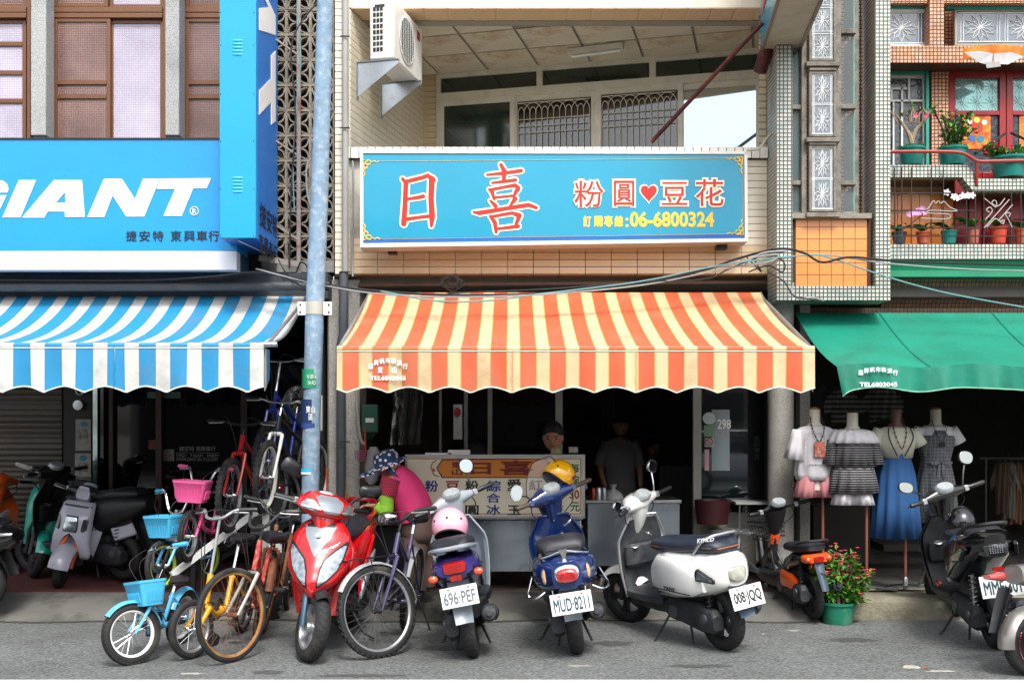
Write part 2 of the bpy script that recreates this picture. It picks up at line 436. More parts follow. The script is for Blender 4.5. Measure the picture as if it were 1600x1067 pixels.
# ================================================================ rooms behind the arcade
def room(name, label, x0, x1, zt, wallc, back=15.5):
 t = thing(name, label, 'building', loc=(x0, 9.9, .15))
 m = MB(); m.box((x0, back, .1), (x1, back + .1, zt)); build(m, 'back_wall', wallc, t)
 m = MB(); m.box((x0 - .06, 9.9, .1), (x0, back, zt)); build(m, 'side_wall', wallc, t)
 m = MB(); m.box((x1, 9.9, .1), (x1 + .06, back, zt)); build(m, 'side_wall', wallc, t)
 m = MB(); m.box((x0, 9.9, zt), (x1, back, zt + .1)); build(m, 'ceiling', wallc, t)
 return t
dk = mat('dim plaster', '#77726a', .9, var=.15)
dk2 = mat('dark plaster', '#34322f', .9, var=.15)  # plain dark plaster colour for the two outer shops
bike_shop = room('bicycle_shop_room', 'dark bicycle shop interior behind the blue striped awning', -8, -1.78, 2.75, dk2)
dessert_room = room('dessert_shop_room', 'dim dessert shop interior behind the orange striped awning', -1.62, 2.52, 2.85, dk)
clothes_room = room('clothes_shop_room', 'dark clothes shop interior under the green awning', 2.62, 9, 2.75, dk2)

# ================================================================ left building (windows above the blue board)
LB = thing('left_shophouse', 'left shophouse with brown aluminium windows between pale stone columns', 'building', loc=(-8, 9.9, 2.7))
YW = 9.95
lil = tilemat('lilac checked glass', '#c6c0cc', '#bdb6c6', '#a79fb4', .021, .2, rough=.2, dirt=0, var=.22, vs=1.6)
lil2 = tilemat('reddish checked glass', '#63443f', '#6d4e49', '#836a64', .021, .16, rough=.18, var=.3, vs=2.5, dirt=.3, dcol='#2f1c1c', ds=1.5)
m = MB()
m.box((-8, 9.9, Z_(225, 9.9) - .35), (-2.07, 10.1, Z_(222, 9.9))); build(m, 'wall', granite_white, LB)
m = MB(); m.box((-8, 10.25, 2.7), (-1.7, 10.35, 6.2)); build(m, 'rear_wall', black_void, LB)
zb, zt = Z_(222, YW), 6.1
for a, b in ((48, 72), (258, 280), (-150, -124)):
 m = MB(); m.box((X_(a, 9.72), 9.72, zb), (X_(b, 9.72), 9.9, zt)); build(m, 'column', granite_white, LB, bevel=.006)
def brownwin(x0, x1, kind):
 """one bay of the window wall from pixel x0 to x1 at depth YW"""
 X0, X1 = X_(x0, YW), X_(x1, YW)
 m = MB(); fw = .035
 m.box((X0, YW - .03, zb), (X0 + fw, YW + .03, zt)); m.box((X1 - fw, YW - .03, zb), (X1, YW + .03, zt))
 for py, h in ((18, .05), (27, .045), (-60, .05)):
  z = Z_(py, YW); m.box((X0 + fw, YW - .045, z - h / 2), (X1 - fw, YW + .03, z + h / 2))
 f = build(m, 'window', wood_brown, LB, bevel=.003)
 def sash(a, b, z0, z1, bars, g, y, name='sash'):
  m = MB(); s = .034
  m.box((a, y - .016, z0), (a + s, y + .016, z1)); m.box((b - s, y - .016, z0), (b, y + .016, z1))
  m.box((a + s, y - .015, z0), (b - s, y + .015, z0 + s)); m.box((a + s, y - .015, z1 - s), (b - s, y + .015, z1))
  for py in bars: z = Z_(py, YW); m.box((a + s, y - .02, z - .02), (b - s, y + .014, z + .02))
  build(m, name, wood_brown, f, bevel=.002)
  m = MB(); m.box((a + s, y - .003, z0 + s), (b - s, y + .003, z1 - s)); build(m, 'pane', g, f)
 zlo1 = Z_(31, YW); zup0 = Z_(13, YW)
 mid = (X0 + X1) / 2
 if kind == 'full':
  sash(X0 + fw, mid + .02, zb, zlo1, (131, 153), lil2, YW - .02)
  sash(mid - .0, X1 - fw, zb, zlo1, (), lil, YW + .014)
  sash(X0 + fw, mid, zup0, zt, (), lil2, YW - .02); sash(mid, X1 - fw, zup0, zt, (), lil, YW + .014)
 elif kind == 'left':
  sash(X0 + fw, X1 - fw - .02, zb, zlo1, (69, 114, 158), lil, YW + .014); sash(X0 + fw, X1 - fw, zup0, zt, (), lil2, YW)
 else:
  sash(X0 + fw, X1 - fw, zb, zlo1, (131, 153), lil2, YW - .02); sash(X0 + fw, X1 - fw, zup0, zt, (), lil2, YW)
brownwin(-130, 50, 'left'); brownwin(80, 262, 'full'); brownwin(285, 400, 'half')
# breeze blocks
YB = 9.86; bw, bh = 37 * YB / F, 39.2 * YB / F
m = MB(); t_ = .011
for a, b in (((-bw / 2, -bh / 2), (bw / 2, -bh / 2 + t_)), ((-bw / 2, bh / 2 - t_), (bw / 2, bh / 2)), ((-bw / 2, -bh / 2 + t_), (-bw / 2 + t_, bh / 2 - t_)), ((bw / 2 - t_, -bh / 2 + t_), (bw / 2, bh / 2 - t_))):
 m.box((a[0], -.04, a[1]), (b[0], .04, b[1]))
for sx in (-1, 1):
 for sz in (-1, 1):
  cx, cz = sx * bw * .43, sz * bh * .43
  for s in (-1, 1):
   nx, nz = -cz, cx; L_ = math.hypot(nx, nz); nx /= L_; nz /= L_
   prev = None
   for i in range(7):
    t = i / 6; o_ = math.sin(t * PI) * .034 * s; p = V((cx * t + nx * o_, 0, cz * t + nz * o_))
    if prev is not None: m.bar(prev, p, .06, .013, up=(nx, 0, nz))
    prev = p
bme = m.mesh('breeze_block', mat('stained breeze block', '#8f877a', .95, var=.2, vs=8, bump=.8, bs=40, dirt=.85, dcol='#2e2a22', ds=2.2))
BW = thing('breeze_block_screen', 'screen of weathered flower-pattern breeze blocks between blue sign and white tiled wall', 'wall', loc=(X_(480, YB), YB, Z_(425, YB)))
for c in range(3):
 for r in range(13):
  piece(bme, 'breeze_block', BW, (X_(504.5 - 37.2 * c, YB), YB + RN.uniform(-.004, .004), Z_(390 - 39.2 * r, YB)))
m = MB(); m.box((X_(410, YB), YB - .05, Z_(427, YB)), (X_(523.5, YB), YB + .06, Z_(410, YB))); build(m, 'sill', concrete, BW, bevel=.005)
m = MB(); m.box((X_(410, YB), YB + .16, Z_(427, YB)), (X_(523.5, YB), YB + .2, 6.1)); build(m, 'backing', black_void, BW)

# ================================================================ middle building: white tiled shophouse with recessed balcony
YM = 9.75
MBd = thing('middle_shophouse', 'cream tiled middle shophouse with a recessed balcony above the turquoise sign', 'building', loc=(0, YM, 2.9))
u_ = V((.236, .9717, 0)); w_ = V((.9717, -.236, 0))
XL, XR = X_(546, YM), X_(1206, YM)
zpb, zpt = Z_(428, YM), Z_(232, YM)     # parapet beam bottom / top
m = MB(); m.box((XL, YM + .012, zpb), (XR, YM + .2, zpt)); build(m, 'wall', grout_pale, MBd)
tw, th, gp = .227, .058, .006
tm = MB(); tm.box((-tw / 2, -.012, -th / 2), (tw / 2, 0, th / 2)); tme = tm.mesh('tile', cream_tile2); tme2 = tm.mesh('tile', cream_tile)
n = 0
RN.seed(3)
z = zpb + th / 2 + .003
row = 0
while z < zpt - .09:
 x = XL + tw / 2 + .02
 while x < XR - tw / 2 + .02:
  px = 800 + x * F / YM; py = HZ - (z - H) * F / YM
  if py > 372 or px > 1150:
   piece(tme2 if px > 1150 and py < 385 else tme, 'tile', MBd, (x, YM + .012 + RN.uniform(-.001, .0015), z)); n += 1
  x += tw + gp
 z += th + gp; row += 1
# dark stained joints run where rain has washed between the lower tiles
m = MB()
for k in range(5):
 zz = zpb + .064 * k
 m.box((X_(800, YM), YM + .0085, zz - .003), (X_(1120, YM), YM + .0115, zz + .0035))
for k in range(9):
 x = XL + .02 + (tw + gp) * (7 + k) - gp / 2 - .0
 if x < X_(1130, YM): m.box((x - .004, YM + .0075, zpb), (x + .004, YM + .0112, zpb + .21))
build(m, 'stained_joint', mat('black mildew', '#17130e', .95), MBd, smooth=False)
# tan soffit below
m = MB(); m.quad((XL, YM, zpb), (XR, YM, zpb), (XR, 10.3, zpb + .01), (XL, 10.3, zpb + .01)); build(m, 'soffit', orange_tile_soffit, MBd)
sp = MB(); sp.box((-.11, -.14, -.006), (.11, .14, 0)); spm = sp.mesh('soffit_tile', orange_tile_soffit)
for k in range(16):
 for j in range(2): piece(spm, 'soffit_tile', MBd, (XL + .14 + .232 * k, YM + .145 + .29 * j, zpb - .001))
# coping tiles upright along the parapet
cp = MB(); cp.box((-.0335, -.02, -.048), (.0335, 0, .048)); cpm = cp.mesh('coping_tile', mat('off-white coping tile', '#e6e2d8', .35, var=.06, dirt=.3, ds=6))
m = MB(); m.box((XL - .06, YM - .03, zpt - .098), (XR, YM + .2, zpt)); build(m, 'coping', mat('coping grout', '#4e463b', .95), MBd)
k = 0; x = XL - .02
while x < XR - .02:
 piece(cpm, 'coping_tile', MBd, (x, YM - .03 + RN.uniform(-.001, .001), zpt - .049 + (x - XL) * .0)); x += .0745
# left strip (small cut tiles) and left pier
x0s, x1s = X_(523.5, YM), X_(546, YM)
m = MB(); m.box((x0s, YM + .012, 2.92), (x1s, YM + .25, 6.1)); m.box((x1s, YM + .2, 2.92), (x1s + .04, YM + .25, 6.1)); build(m, 'pier', grout_dark, MBd)
m = MB()
z = 2.94
while z < 5.9: m.box((x0s, YM, z), (x0s + .066, YM + .012, z + .056)); m.box((x0s + .07, YM, z), (x1s, YM + .012, z + .056)); z += .0625
o = build(m, 'pier_tile', cream_tile, MBd, smooth=False, kind='stuff')
# reveal wall (left side of the balcony), running back along u_
RV0 = V((XL, YM, 0)); RVL = 2.08
def RP(s, z, o=0): return RV0 + u_ * s + w_ * o + V((0, 0, z))
m = MB(); m.add([RP(0, 3.3, -.1), RP(RVL, 3.3, -.1), RP(RVL, 5.75, -.1), RP(0, 5.75, -.1), RP(0, 3.3, 0), RP(RVL, 3.3, 0), RP(RVL, 5.75, 0), RP(0, 5.75, 0)], [(0, 1, 2, 3), (4, 5, 6, 7), (0, 1, 5, 4), (1, 2, 6, 5), (2, 3, 7, 6), (3, 0, 4, 7)])
build(m, 'reveal_wall', grout_pale, MBd)
tm = MB(); tm.box((-tw / 2, 0, -th / 2), (tw / 2, .01, th / 2)); rtm = tm.mesh('tile', cream_tile)
ang = math.atan2(u_.y, u_.x)
z = 4.06; r = 0
while z < 5.34:
 s = tw / 2 + .002
 while s < RVL:
  p = RP(s, z, 0); piece(rtm, 'tile', MBd, p, rot=(0, 0, ang + PI)); s += tw + gp
 z += th + gp; r += 1
# back pier of small tiles between reveal and window
BK = RP(RVL, 0)                      # back left corner
def ray(px, py, o, nrm):
 d = V(((px - 800) / F, 1, (HZ - py) / F)); o = V(o) - V((0, 0, H)); t = o.dot(nrm) / d.dot(nrm); return V((0, 0, H)) + d * t
WN = V((.236, .9717, 0))
def WP(px, py): return ray(px, py, BK, WN)
def T_(px): return (WP(px, 190) - BK).dot(w_)
def BP(t, z, o=0): p = BK + w_ * t - u_ * o; return V((p.x, p.y, z))
t0 = T_(683)
z = 4.0
rb = MB(); rb.box((0, 0, 0), (t0 - .004, .012, .056)); rbm = rb.mesh('tile', cream_tile2)
m = MB(); m.add([BP(0, 3.3), BP(t0, 3.3), BP(t0, 5.6), BP(0, 5.6)], [(0, 1, 2, 3)]); build(m, 'back_pier', grout_pale, MBd)
while z < 5.36: piece(rbm, 'tile', MBd, BP(0, z, .012), rot=(0, 0, math.atan2(w_.y, w_.x))); z += .0625
# beam over the balcony, sloping lintel, soffit tiles
zB = Z_(12, YM); zC = zB + .03
m = MB(); m.box((XL, YM, zB), (XR + .02, YM + .3, 6.1)); build(m, 'beam', cream_tile, MBd)
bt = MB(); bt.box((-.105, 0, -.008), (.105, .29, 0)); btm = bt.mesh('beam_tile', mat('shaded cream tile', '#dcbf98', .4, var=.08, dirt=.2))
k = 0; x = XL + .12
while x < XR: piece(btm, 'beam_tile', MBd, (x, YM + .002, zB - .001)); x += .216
m = MB(); m.box((XL, YM + .3, zB - .015), (XR + .3, YM + .42, zB + .2)); build(m, 'plaster_edge', mat('grey plaster', '#9d998c', .8, dirt=.3), MBd)
# suspended ceiling panels in the skewed balcony
pnl = mat('stained ceiling panel', '#d6ccb8', .85, var=.06, vs=2, dirt=.95, dcol='#a9804e', ds=2.2)
m = MB()
a, b = BP(-1.0, zC + .012, -.1), BP(4.6, zC + .012, -.1)
zz_ = zC + .012; m.quad(BP(-.05, zz_), BP(3.6, zz_), V((XR + .15, YM + .25, zz_)), V((XL, YM + .25, zz_))); build(m, 'ceiling_grid', mat('grey ceiling rail', '#8d8a80', .6), MBd)
ps = MB(); ps.box((-.262, -.262, -.008), (.262, .262, 0)); psm = ps.mesh('ceiling_panel', pnl)
for i in range(8):
 for j in range(4):
  c = BP(.02 + .55 * i - .1, zC + .006, .31 + .55 * j)
  if c.y < YM + .6 and False: continue
  px = 800 + c.x * F / c.y
  if c.y > YM + .32 and 560 < px < 1260: piece(psm, 'ceiling_panel', MBd, c, rot=(0, 0, math.atan2(w_.y, w_.x)))
# balcony window wall
m = MB(); m.quad(BP(0, 3.5), BP(T_(1190), 3.5), V((XR, YM + .2, 3.5)), V((XL, YM + .2, 3.5))); build(m, 'balcony_floor', mat('pale bounce floor', '#e2ddd2', .7), MBd)  # floor hidden by the parapet, added pale to bounce light into the balcony
zt_ = WP(687, 117.5).z; z1 = WP(690, 124).z; z2 = WP(690, 148).z; z3 = WP(690, 160).z
tE = T_(1192)
def bbox(m, ta, tb, za, zb_, o0, o1):
 m.add([BP(ta, za, o0), BP(tb, za, o0), BP(tb, za, o1), BP(ta, za, o1), BP(ta, zb_, o0), BP(tb, zb_, o0), BP(tb, zb_, o1), BP(ta, zb_, o1)],
   [(0, 3, 2, 1), (4, 5, 6, 7), (0, 1, 5, 4), (1, 2, 6, 5), (2, 3, 7, 6), (3, 0, 4, 7)])
m = MB()
bbox(m, t0, t0 + .05, 3.4, zt_, -.05, .04); bbox(m, tE - .05, tE, 3.4, zt_, -.05, .04)
bbox(m, t0 + .05, tE - .05, z1, zt_, -.05, .04); bbox(m, t0 + .05, tE - .05, z3, z2, -.05, .05)
for px in (844, 1020): t = T_(px); bbox(m, t - .033, t + .033, z2, z1, -.045, .036)
wf = build(m, 'window', alu_cream, MBd, bevel=.003)
m = MB(); bbox(m, t0 + .05, tE - .05, z2, z1, -.004, .004); build(m, 'pane', glass_green, wf)
def sash4(xa, xb, g, o, grille=False, ins=.055):
 ta, tb = T_(xa), T_(xb); m = MB()
 bbox(m, ta, ta + ins, 3.4, z3, o - .018, o + .018); bbox(m, tb - ins, tb, 3.4, z3, o - .018, o + .018)
 bbox(m, ta + ins, tb - ins, z3 - .06, z3, o - .017, o + .017)
 build(m, 'sash', alu_cream, wf, bevel=.003)
 m = MB(); bbox(m, ta + ins, tb - ins, 3.4, z3 - .06, o - .004, o + .004); build(m, 'pane', g, wf)
 if grille:
  m = MB(); a_, b_ = ta + ins + .012, tb - ins - .012; N_ = 12; zt2 = z3 - .085; oo = o + .028
  st = (b_ - a_) / N_; zr = zt2 - st * 1.6
  for i in range(N_ + 1): m.tube([BP(a_ + st * i, 3.5, oo), BP(a_ + st * i, zr if i % 2 else zr - .0, oo)], .0045, 5)
  for zz in (zr - .07, zr - .14, zr - .21): m.tube([BP(a_, zz, oo), BP(b_, zz, oo)], .0045, 5)
  for i in range(-1, N_, 2):
   for rr, hh in ((1.5, 1.55), (.5, .2)):
    cx = a_ + st * (i + 1.5) if rr > 1 else a_ + st * (i + 1.5)
    pts = []
    for k in range(13):
     th_ = PI * k / 12; t = cx + math.cos(th_) * st * rr
     if a_ - .001 <= t <= b_ + .001: pts.append(BP(t, zr + math.sin(th_) * st * (1.6 if rr > 1 else .9), oo))
    if len(pts) > 1: m.tube(pts, .0045, 5)
  m.tube([BP(a_, zt2 + .004, oo), BP(b_, zt2 + .004, oo)], .005, 5)
  build(m, 'grille', mat('cream grille', '#d5cdbb', .4), wf)
sky_pane = mat('reflecting glass', '#b9ccd0', .03, metal=.85, var=.03)
sash4(688, 806, glass_green, .03); sash4(801, 932, glass_dark, .0, True); sash4(932, 1068, glass_dark, .03, True); sash4(1060, 1190, sky_pane, .0)
m = MB(); bbox(m, t0, tE, 3.3, zt_, -.5, -.45); build(m, 'inner_wall', mat('dim inner wall', '#4b5a58', .9), MBd)
# right reveal wall (seen edge-on) and end strip beside the right building
m = MB(); a = BP(tE, 3.3); b = V((X_(1190, YM) + .02, YM + .2, 3.3))
m.add([a, b, b + V((.15, 0, 0)), a + V((.15, 0, 0)), a + V((0, 0, 2.4)), b + V((0, 0, 2.4)), b + V((.15, 0, 2.4)), a + V((.15, 0, 2.4))], [(0, 1, 5, 4), (1, 2, 6, 5), (2, 3, 7, 6), (3, 0, 4, 7), (4, 5, 6, 7), (0, 3, 2, 1)])
build(m, 'reveal_wall', tilemat('cream brick tile', '#d4c5a8', '#c9b998', '#7b7263', .064, .08, w=.233, off=0), MBd)
m = MB(); RN.seed(8)
ea, eb = V((X_(1206, YM), YM, 0)), V((X_(1214, 9.45), 9.45, 0)); dE = (eb - ea)
z = zpb
while z < 5.9:
 m.add([ea + V((0, 0, z)), eb + V((0, 0, z - .045)), eb + V((.01, 0, z + .011)), ea + V((0, 0, z + .056)), ea + V((.05, .1, z)), eb + V((.05, .1, z - .045)), eb + V((.05, .1, z + .011)), ea + V((.05, .1, z + .056))], [(0, 1, 2, 3), (0, 1, 5, 4), (3, 2, 6, 7), (1, 2, 6, 5)])
 z += .064
build(m, 'edge_tile', cream_tile, MBd, smooth=False, kind='stuff')
m = MB(); m.add([ea + V((.012, 0, zpb)), eb + V((.012, 0, zpb)), eb + V((.012, 0, 6.1)), ea + V((.012, 0, 6.1))], [(0, 1, 2, 3)]); build(m, 'edge_joint', grout_dark, MBd)
# upright wall behind awning, dark lintel and conduits
m = MB(); m.box((-1.62, 10.25, 2.5), (2.6, 10.35, 3.0)); build(m, 'lintel', mat('brown lintel', '#4c3a2c', .9, dirt=.5), MBd)  # dark brown tone with random blotches

# downpipe on the left pier
DP = thing('downpipe', 'grey drainpipe running down the white tiled pier beside the breeze blocks', 'pipe', loc=(X_(539, 9.66), 9.66, .1))
m = MB(); m.tube([P(539.5, -40, 9.66), P(539.5, 425, 9.66)], .03, 12); build(m, 'pipe', mat('grey PVC', '#9a9b96', .5, dirt=.3), DP)
m = MB(); m.tube([P(537, 425, 9.66), P(537, 520, 9.66), P(533, 540, 9.7), P(533, 905, 9.7)], .042, 12); build(m, 'lower_pipe', mat('dark grey PVC', '#4c5258', .5, dirt=.3), DP)
m = MB()
for py in (57, 200, 425, 690): m.tube([P(532, py, 9.68), P(532, py, 9.62), P(546, py, 9.62), P(546, py, 9.68)], .006, 6)
build(m, 'pipe_clip', dark_metal, DP, kind='stuff')
m = MB(); m.tube(bez([P(551, 252, 9.6), P(552, 300, 9.6), P(551, 400, 9.62), P(551, 432, 9.62)]), .009, 8)
one(m, 'conduit', alu, 'thin silver conduit left of the turquoise sign', 'pipe')
# left pillar of the dessert shop below the awning, right round and square pillars
pl = thing('shop_pillar', 'grey stone chip pillar behind the drainpipe left of the dessert shop', 'pillar', loc=(X_(545, 9.9), 9.9, .1))
m = MB(); m.box((X_(513, 9.85), 9.85, .1), (X_(562, 9.85), 10.3, 2.9)); build(m, 'shaft', granite, pl, bevel=.006)
pr = thing('round_pillar', 'round speckled stone pillar between dessert shop and clothes shop', 'pillar', loc=(X_(1219, 9.75), 9.9, .15))
m = MB(); m.lathe([(.115, .15), (.115, 2.95)], (X_(1220, 9.8), 9.8, 0), n=28); build(m, 'shaft', granite, pr)
pr2 = thing('square_pillar', 'pale square pillar just right of the round stone pillar', 'pillar', loc=(X_(1248, 10), 10.0, .15))
m = MB(); m.box((X_(1215, 9.95), 9.95, .15), (X_(1266, 9.95), 10.4, 2.95)); build(m, 'shaft', granite, pr2, bevel=.006)

# ================================================================ right building
YR = 9.4
RB = thing('right_shophouse', 'right shophouse faced in small white mosaic with weathered wooden window bay', 'building', loc=(3, YR, 2.6))
zs = Z_(469, YR); zl = Z_(447, YR)
m = MB(); m.box((X_(1214, YR), YR, zl), (X_(1238, YR), YR + .35, 6.2)); build(m, 'column', mosaic_w, RB)
m = MB()
xa, xb = X_(1367, YR), X_(1391, YR); xs_ = X_(1352, YR + .35)
m.add([(xa, YR, zl), (xb, YR, zl), (xb, YR + .45, zl), (xs_, YR + .45, zl), (xa, YR, 6.2), (xb, YR, 6.2), (xb, YR + .45, 6.2), (xs_, YR + .45, 6.2)], [(0, 1, 5, 4), (1, 2, 6, 5), (2, 3, 7, 6), (3, 0, 4, 7), (0, 3, 2, 1), (4, 5, 6, 7)])
build(m, 'column', mosaic_w, RB)
m = MB(); m.box((X_(1214, YR), YR, zs), (X_(1391, YR), YR + .34, zl)); build(m, 'floor_band', mosaic_w, RB)
m = MB(); m.add([(X_(1214, YR), YR + .002, zs - .002), (xb, YR + .002, zs - .002), (xb - .02, 10.1, zs + .02), (X_(1214, YR), 10.1, zs + .02)], [(0, 1, 2, 3)]); build(m, 'soffit', tilemat('dark green soffit', '#1f4a38', '#173a2c', '#0f1f18', .04, .2), RB)
# orange tile panel
m = MB(); m.box((X_(1238, YR + .05), YR + .062, zl), (X_(1362, YR + .05), YR + .2, Z_(338, YR))); build(m, 'panel_wall', mat('dark tile joint', '#4a3423', .9), RB)
ot = mat('orange glazed tile', '#d98a48', .28, var=.12, vs=7, coat=.4, dirt=.2, dcol='#8c4c20')
tm = MB(); tm.box((-.0495, -.012, -.0495), (.0495, 0, .0495)); om = tm.mesh('tile', ot)
for i in range(6):
 for j in range(6):
  piece(om, 'tile', RB, (X_(1243, YR + .05) + .052 + i * .1035, YR + .062 + RN.uniform(-.001, .001), zl + .053 + j * .1035))
# weathered sill and timber posts with glazing
m = MB()
m.box((X_(1238, YR), YR + .0, Z_(341, YR)), (X_(1362, YR), YR + .2, Z_(333, YR)))
build(m, 'window_sill', mat('crumbled cement', '#8b857b', .95, var=.3, vs=12, bump=1, bs=30, dirt=.7), RB)
m = MB()
for a, b, yy in ((1254, 1262, YR + .03), (1306, 1316, YR + .03), (1341, 1349, YR + .12), (1237, 1241, YR + .2)):
 m.box((X_(a, YR), yy, Z_(335, YR)), (X_(b, YR), yy + .07, 6.2))
build(m, 'timber_post', wood_grey, RB, bevel=.004)
m = MB(); m.box((X_(1238, YR), YR + .38, zl), (X_(1370, YR), YR + .42, 6.2)); build(m, 'inner_wall', mosaic_o, RB)
star_m = mat('white lead strip', '#e2e6e6', .5)
def starglass(m, fn, nx, nz, th=.0035):
 """lattice with rows of eight pointed stars on the unit square of fn"""
 for k in (0.06, .12, .88, .94): m.tube([fn(k, 0), fn(k, 1)], th, 4)
 for k in range(nz + 1):
  for d in (-.012, .012): m.tube([fn(0, min(1, max(0, k / nz + d))), fn(1, min(1, max(0, k / nz + d)))], th, 4)
 for j in range(nz):
  for i in range(nx):
   cx, cz = .12 + .76 * (i + .5) / nx, (j + .5) / nz; rx, rz = .37 / nx, .46 / nz
   for q in range(12):
    a = 2 * PI * q / 12; a2 = a + PI / 12; r2 = .5 if q % 3 else .62
    p1 = fn(cx + math.cos(a) * rx, cz + math.sin(a) * rz); p2 = fn(cx + math.cos(a2) * rx * r2, cz + math.sin(a2) * rz * r2); p3 = fn(cx + math.cos(a - PI / 12) * rx * r2, cz + math.sin(a - PI / 12) * rz * r2)
    m.tube([fn(cx, cz), p2, p1, p3], th, 4)
pale_glass = mat('pale frosted glass', '#56626e', .12, var=.25, vs=3, spec=.9, coat=.5)
for (ya, yb, ns) in ((-75, 96, 4), (112, 214, 2), (228, 331, 2)):
 m = MB(); a, b = X_(1264, YR), X_(1306, YR); z0_, z1_ = Z_(yb, YR), Z_(ya, YR); f_ = .022
 m.box((a, YR - .01, z0_), (a + f_, YR + .03, z1_)); m.box((b - f_, YR - .01, z0_), (b, YR + .03, z1_)); m.box((a + f_, YR - .008, z0_), (b - f_, YR + .028, z0_ + f_)); m.box((a + f_, YR - .008, z1_ - f_), (b - f_, YR + .028, z1_))
 m.box((a - .03, YR - .035, z0_ - .05), (b + .03, YR + .05, z0_ - .012)); m.box((a, YR - .02, z1_ + .004), (b, YR + .04, z1_ + .03))
 wdw = build(m, 'window', wood_grey, RB, bevel=.003)
 m = MB(); m.box((a + f_, YR + .008, z0_ + f_), (b - f_, YR + .014, z1_ - f_)); build(m, 'pane', pale_glass, wdw)
 m = MB(); starglass(m, quadmap((a + f_, YR + .004, z1_ - f_), (b - f_, YR + .004, z1_ - f_), (b - f_, YR + .004, z0_ + f_), (a + f_, YR + .004, z0_ + f_)), 1, ns); build(m, 'lead_star', star_m, wdw, smooth=False)
for a, b, edges, g in ((1241, 1254, (-60, 165, 284, 333), 'l'), (1317, 1341, (-60, 46, 164, 284, 333), 'r')):
 for i in range(len(edges) - 1):
  m = MB(); z1_, z0_ = Z_(edges[i] + (4 if i else 0), YR), Z_(edges[i + 1] - 4, YR)
  m.box((X_(a, YR), YR + .05, Z_(edges[i + 1] + 3, YR)), (X_(b, YR), YR + .13, Z_(edges[i + 1] - 4, YR)))
  wd = build(m, 'transom', wood_grey, RB, bevel=.003)
  m = MB(); m.box((X_(a, YR), YR + .09, z0_), (X_(b, YR), YR + .094, z1_))
  build(m, 'pane', mat('thin clear glass', '#9aa3a8', .05, alpha=.16, spec=.9), wd)
  m = MB(); m.box((X_(b - 2, YR), YR + .1, z0_), (X_(b, YR), YR + .36, z1_)); build(m, 'teal_trim', teal_paint, wd)

# ---- balconies at the far right
YA = 9.75; YK = 10.75
def bx(m, x0, x1, y0p, y1p, ya, yb, Yp=None):
 Yp = Yp or ya; m.box((X_(x0, Yp), ya, Z_(y1p, Yp)), (X_(x1, Yp), yb, Z_(y0p, Yp)))
m = MB(); bx(m, 1386, 1780, 382, 405, YA, YA + .12); build(m, 'lower_ledge', mosaic_w, RB)
m = MB(); m.quad(V((X_(1386, YA), YA + .12, Z_(382, YA) - .002)), V((X_(1780, YA), YA + .12, Z_(382, YA) - .002)), V((X_(1780, YA), YK, Z_(382, YA) - .002)), V((X_(1386, YA), YK, Z_(382, YA) - .002))); build(m, 'lower_floor', concrete, RB)
m = MB()
up = [(1386, 258), (1511, 258), (1530, 279), (1800, 279), (1800, 298), (1520, 298), (1503, 277), (1386, 277)]
m.poly([[(a, b) for a, b in up]], lambda a, b: P(a, b, YA), (0, .12, 0)); build(m, 'upper_ledge', mosaic_w, RB)
m = MB(); m.quad(V((X_(1386, YA), YA + .12, Z_(277, YA))), V((X_(1500, YA), YA + .12, Z_(277, YA))), V((X_(1500, YA), YK, Z_(277, YA))), V((X_(1386, YA), YK, Z_(277, YA))))
m.quad(V((X_(1500, YA), YA + .12, Z_(298, YA))), V((X_(1800, YA), YA + .12, Z_(298, YA))), V((X_(1800, YA), YK, Z_(298, YA))), V((X_(1500, YA), YK, Z_(298, YA))))
m.quad(V((X_(1500, YA), YA + .12, Z_(277, YA))), V((X_(1500, YA), YK, Z_(277, YA))), V((X_(1500, YA), YK, Z_(298, YA))), V((X_(1500, YA), YA + .12, Z_(298, YA))))
build(m, 'balcony_floor', mosaic_b, RB)
# wall behind the lower balcony: orange tiles, then red corrugated door panel
YKo = YK; YK = 10.14
m = MB(); bx(m, 1370, 1492, 274, 400, YK + .012, YK + .2, YK); build(m, 'lower_wall', mat('orange joint', '#d9b58b', .9), RB)
tm = MB(); tm.box((-.1, -.012, -.1), (.1, 0, .1)); om2 = tm.mesh('tile', mat('bright orange tile', '#ee8a34', .3, var=.1, coat=.3))
for i in range(5):
 for j in range(3): piece(om2, 'tile', RB, (X_(1385, YK) + i * .206, YK + .012, Z_(384, YK) + j * .206))
m = MB()
for i in range(9): x = X_(1490, YK) + i * .13; m.box((x, YK - .03, Z_(400, YK)), (x + .122, YK + .02, Z_(270, YK)))
build(m, 'red_panel', red_paint, RB, bevel=.008)
YK = YKo
# green strip and brown mosaic wall under the lower ledge
m = MB(); m.grid(lambda u, v: (X_(1389, YA) + u * 2.4, YA + .03 + .05 * v, Z_(405, YA) - .155 * v), 4, 2); m.box((X_(1389, YA), YA + .06, Z_(431, YA)), (X_(1800, YA), YA + .1, Z_(406, YA)))
build(m, 'green_fascia', mat('green painted sheet', '#12805c', .4, var=.1, dirt=.2), RB)
m = MB(); m.add([P(1389, 430, YA + .1), P(1800, 430, YA + .1), P(1800, 481, 10.0), P(1376, 481, 10.0)], [(0, 1, 2, 3)]); m.box((2.7, 10.0, 2.3), (9, 10.1, Z_(481, 10.0))); build(m, 'under_wall', mosaic_b, RB)
